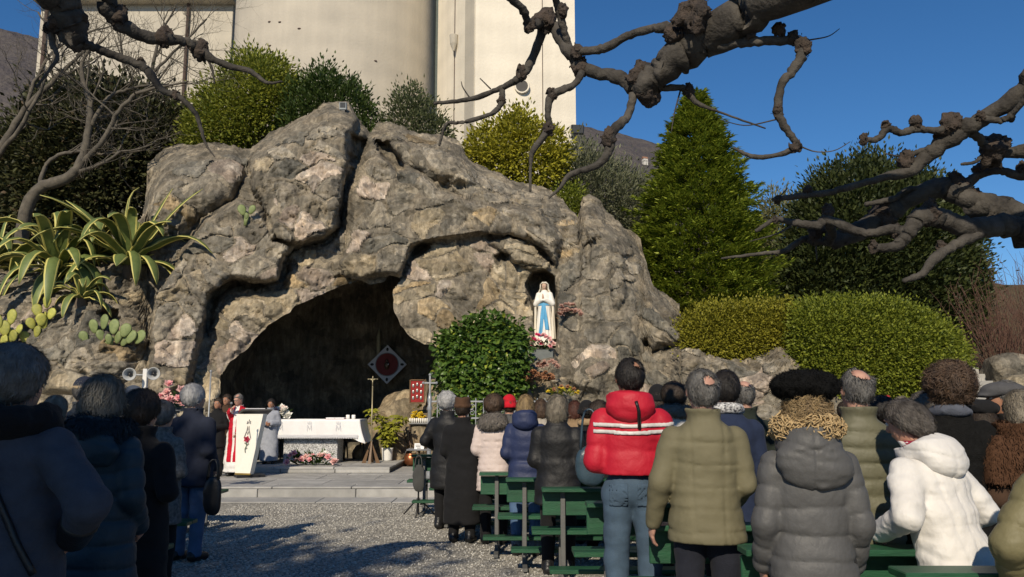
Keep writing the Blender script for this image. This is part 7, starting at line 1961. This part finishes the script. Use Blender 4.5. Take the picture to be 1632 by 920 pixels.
# ---- left block
bg = fabric('bluegrey', (.055, .06, .078)); bsc = fabric('blackscarf', (.008, .008, .009))
r_, s_, wf, cf = person('grey-haired woman in a blue-grey wool coat with hand on hip', 34, 556, 3.3, dict(m=bg, hem=.35, w=1.12, sleeve=1.25, flare=1.08, thick=1.12, curl=.9), hair=dict(m=H_GREY, t='volume', th=.024, n=.008, L=.04, lift=.06), arms=('low', 'akimbo'), rot=-6,
    hood=[dict(t='ring', m=bsc, R=.125, r=.065, z=1.42, name='scarf', n=.016)])
q = spline(on_coat(np.array([(-.03, -.3, 1.36), (.03, -.3, 1.27), (.10, -.3, 1.17), (.165, -.28, 1.06), (.21, -.22, .97), (.225, -.12, .88)]), cf, wf, .012), 26)
m_ = MB().tube(q, .014, 6); mk('bag_strap', m_.v, m_.f, leatherk, r_)
bk_ = q[5]; V, F = tube_geo([bk_ + np.array([.026 * math.cos(a), -.014, .026 * math.sin(a)]) for a in np.linspace(0, 6.283, 17)], .0045, 6, False); mk('strap_buckle', V, F, matr('silver', (.8, .8, .8), .25, metal=.9), r_)
e_, h_ = ARMS['akimbo']; e_ = np.array(e_); h_ = np.array(h_)
V, F = tube_geo(wf(spline([e_ * .55 + h_ * .45, e_ * .3 + h_ * .7, h_], 6)), np.array([.07, .072, .07, .068, .066, .062]), 14); mk('leather_cuff', V, F, leatherk, r_)
tl = fabric('teal', (.016, .035, .05), 'puffer')
person('grey-blond woman in a long dark teal puffer with fur hood', 170, 600, 4.35, dict(m=tl, hem=.22, quilt=.12, qamp=.013, flare=1.05, w=1.02, sleeve=1.12, wr=.004), hair=dict(m=hairm('dullblond', (.20, .185, .15)), t='bob', th=.026, L=.06), arms=('low', 'low'), rot=-8,
    hood=[dict(t='ring', m=fabric('tealfur', (.022, .04, .055), 'fur'), R=.12, r=.05, z=1.42, fur=1, L=.04, n=.02, name='fur_collar'), dict(t='hood', m=tl, c=(0, -.12, 1.34), r=(.17, .075, .12))])
person('brown-haired person in a plain black coat at the aisle end', 231, 624, 5.0, dict(m=F_BLACK, hem=.30, w=.98, sleeve=1.1), hair=dict(m=H_DKBR, t='volume', th=.02, n=.01), arms=('front', 'front'), rot=-10)
person('white-haired man in a dark navy jacket and blue jeans', 312, 614, 8.3, dict(m=F_NAVY, hem=.72, w=1.10, sleeve=1.2, quilt=.2, qamp=.004), hair=dict(m=H_WHITE, t='volume', th=.016, nape=1.47), legs=dict(m=F_JEANS, name='jeans', w=1.05), arms=('low', 'low'), rot=-18, yaw=-12, skin='pink', group=None)
person('person in a navy cap with a beige band beyond the teal coat', 138, 599, 8.2, dict(m=F_GREYC), hair=dict(m=H_GREY), hat=dict(t='cap', m=F_NAVY, dh=.02, band=fabric('beigeband', (.40, .30, .18)), bz=1.625), rot=-10)
person('person in a grey-blue knitted hat beyond the teal coat', 215, 611, 8.2, dict(m=fabric('greywool', (.13, .13, .13))), hair=dict(m=H_GREY), hat=dict(t='beanie', m=fabric('greyblueknit', (.10, .12, .155)), dh=.04), rot=-10)
person('grey-haired person behind the big black scarf', 92, 630, 6.8, dict(m=F_GREYC), hair=dict(m=H_ASH, t='bob'), rot=-10)
person('person in a grey checked coat behind the plain black coat', 262, 640, 6.85, dict(m=matr('checked', (.16, .155, .145), .9, col2=(.05, .05, .05), scale=40)), hair=dict(m=H_GREY, t='volume'), rot=-10)
person('person in dark clothes at the cave edge, left of the priest', 348, 634, 15.9, dict(m=F_BLACK), hair=dict(m=H_DKBR), rot=172, base=.18, skin='tan')
person('dark-haired person in brown close behind the priest', 362, 628, 16.7, dict(m=F_BROWN), hair=dict(m=H_DKBR), rot=176, base=.18, skin='tan')
# ---- celebrants
alb = fabric('alb', (.78, .76, .73)); stole = fabric('stole', (.50, .012, .03))
r_, s_, wf, cf = person('priest in a white robe and red stole speaking into a microphone', 382, 627, 16.0, dict(m=alb, hem=.08, flare=1.12, w=1.1, sleeve=1.35, wr=.012, bands=[
    ('stole', lambda P: np.maximum(np.maximum(np.abs(np.abs(P[..., 0]) - np.interp(P[..., 2], [.3, 1.2, 1.42], [.07, .085, .105])) - .052, .30 - P[..., 2]), np.maximum(P[..., 2] - 1.46, .01 - P[..., 1] - .4 * np.maximum(P[..., 2] - 1.33, 0))), stole, (-.2, -.02, .26), (.2, .32, 1.5))]),
    hair=dict(m=H_GREY, th=.010, bald=1, bc=(0, .04, 1.71), br=(.05, .07, .05)), arms=('low', 'mic'), rot=170, yaw=-8, pitch=14, base=.18, skin='pink', group='celebrants at the altar')
g_ = MB()
for s in (-1, 1): g_.tube([(s * .032 + .021 * math.cos(a), .118, 1.597 + .016 * math.sin(a)) for a in np.linspace(0, 6.283, 13)], .0028, 5, cap=False).tube([(s * .054, .116, 1.60), (s * .083, .0, 1.60)], .0026, 5)
g_.tube([(-.012, .121, 1.6), (.012, .121, 1.6)], .0026, 5); cp_, sp_ = 1, 0
gv = np.array(g_.v); a_ = math.radians(14); qv = gv - [0, -.01, 1.46]; ca, sa = math.cos(a_), math.sin(a_)
qv = qv @ np.array([[1, 0, 0], [0, ca, -sa], [0, sa, ca]]); a_ = math.radians(-8); ca, sa = math.cos(a_), math.sin(a_); qv = qv @ np.array([[ca, sa, 0], [-sa, ca, 0], [0, 0, 1]])
mk('glasses', (qv + [0, -.01, 1.46]) * s_, g_.f, blackp, r_)
# microphone in the raised hand
hw_ = Matrix.Rotation(math.radians(170), 4, 'Z') @ Vector((np.array([.05, .24, 1.42]) * s_).tolist()); hw_ = hw_ + r_.location
mc = thing('microphone', 'black hand microphone held up by the priest', 'microphone', tuple(hw_))
MB().tube([(0, 0, -.12), (0, .01, .06)], [.014, .019], 8).build('handle', blackp, mc, True); MB().ball((0, .012, .08), .028, 8).build('grille', dkmetal, mc, True)
person('altar server with black hair in a white robe behind the lectern', 432, 636, 17.7, dict(m=fabric('alb_shaded', (.34, .36, .41)), hem=.08, flare=1.1, w=1.0, sleeve=1.3), hair=dict(m=H_BLACK, t='volume', th=.016), arms=('front', 'front'), rot=186, base=.29, group='celebrants at the altar', skin='tan', H=1)  # white robe coloured grey-blue to stand in for the cave's shade
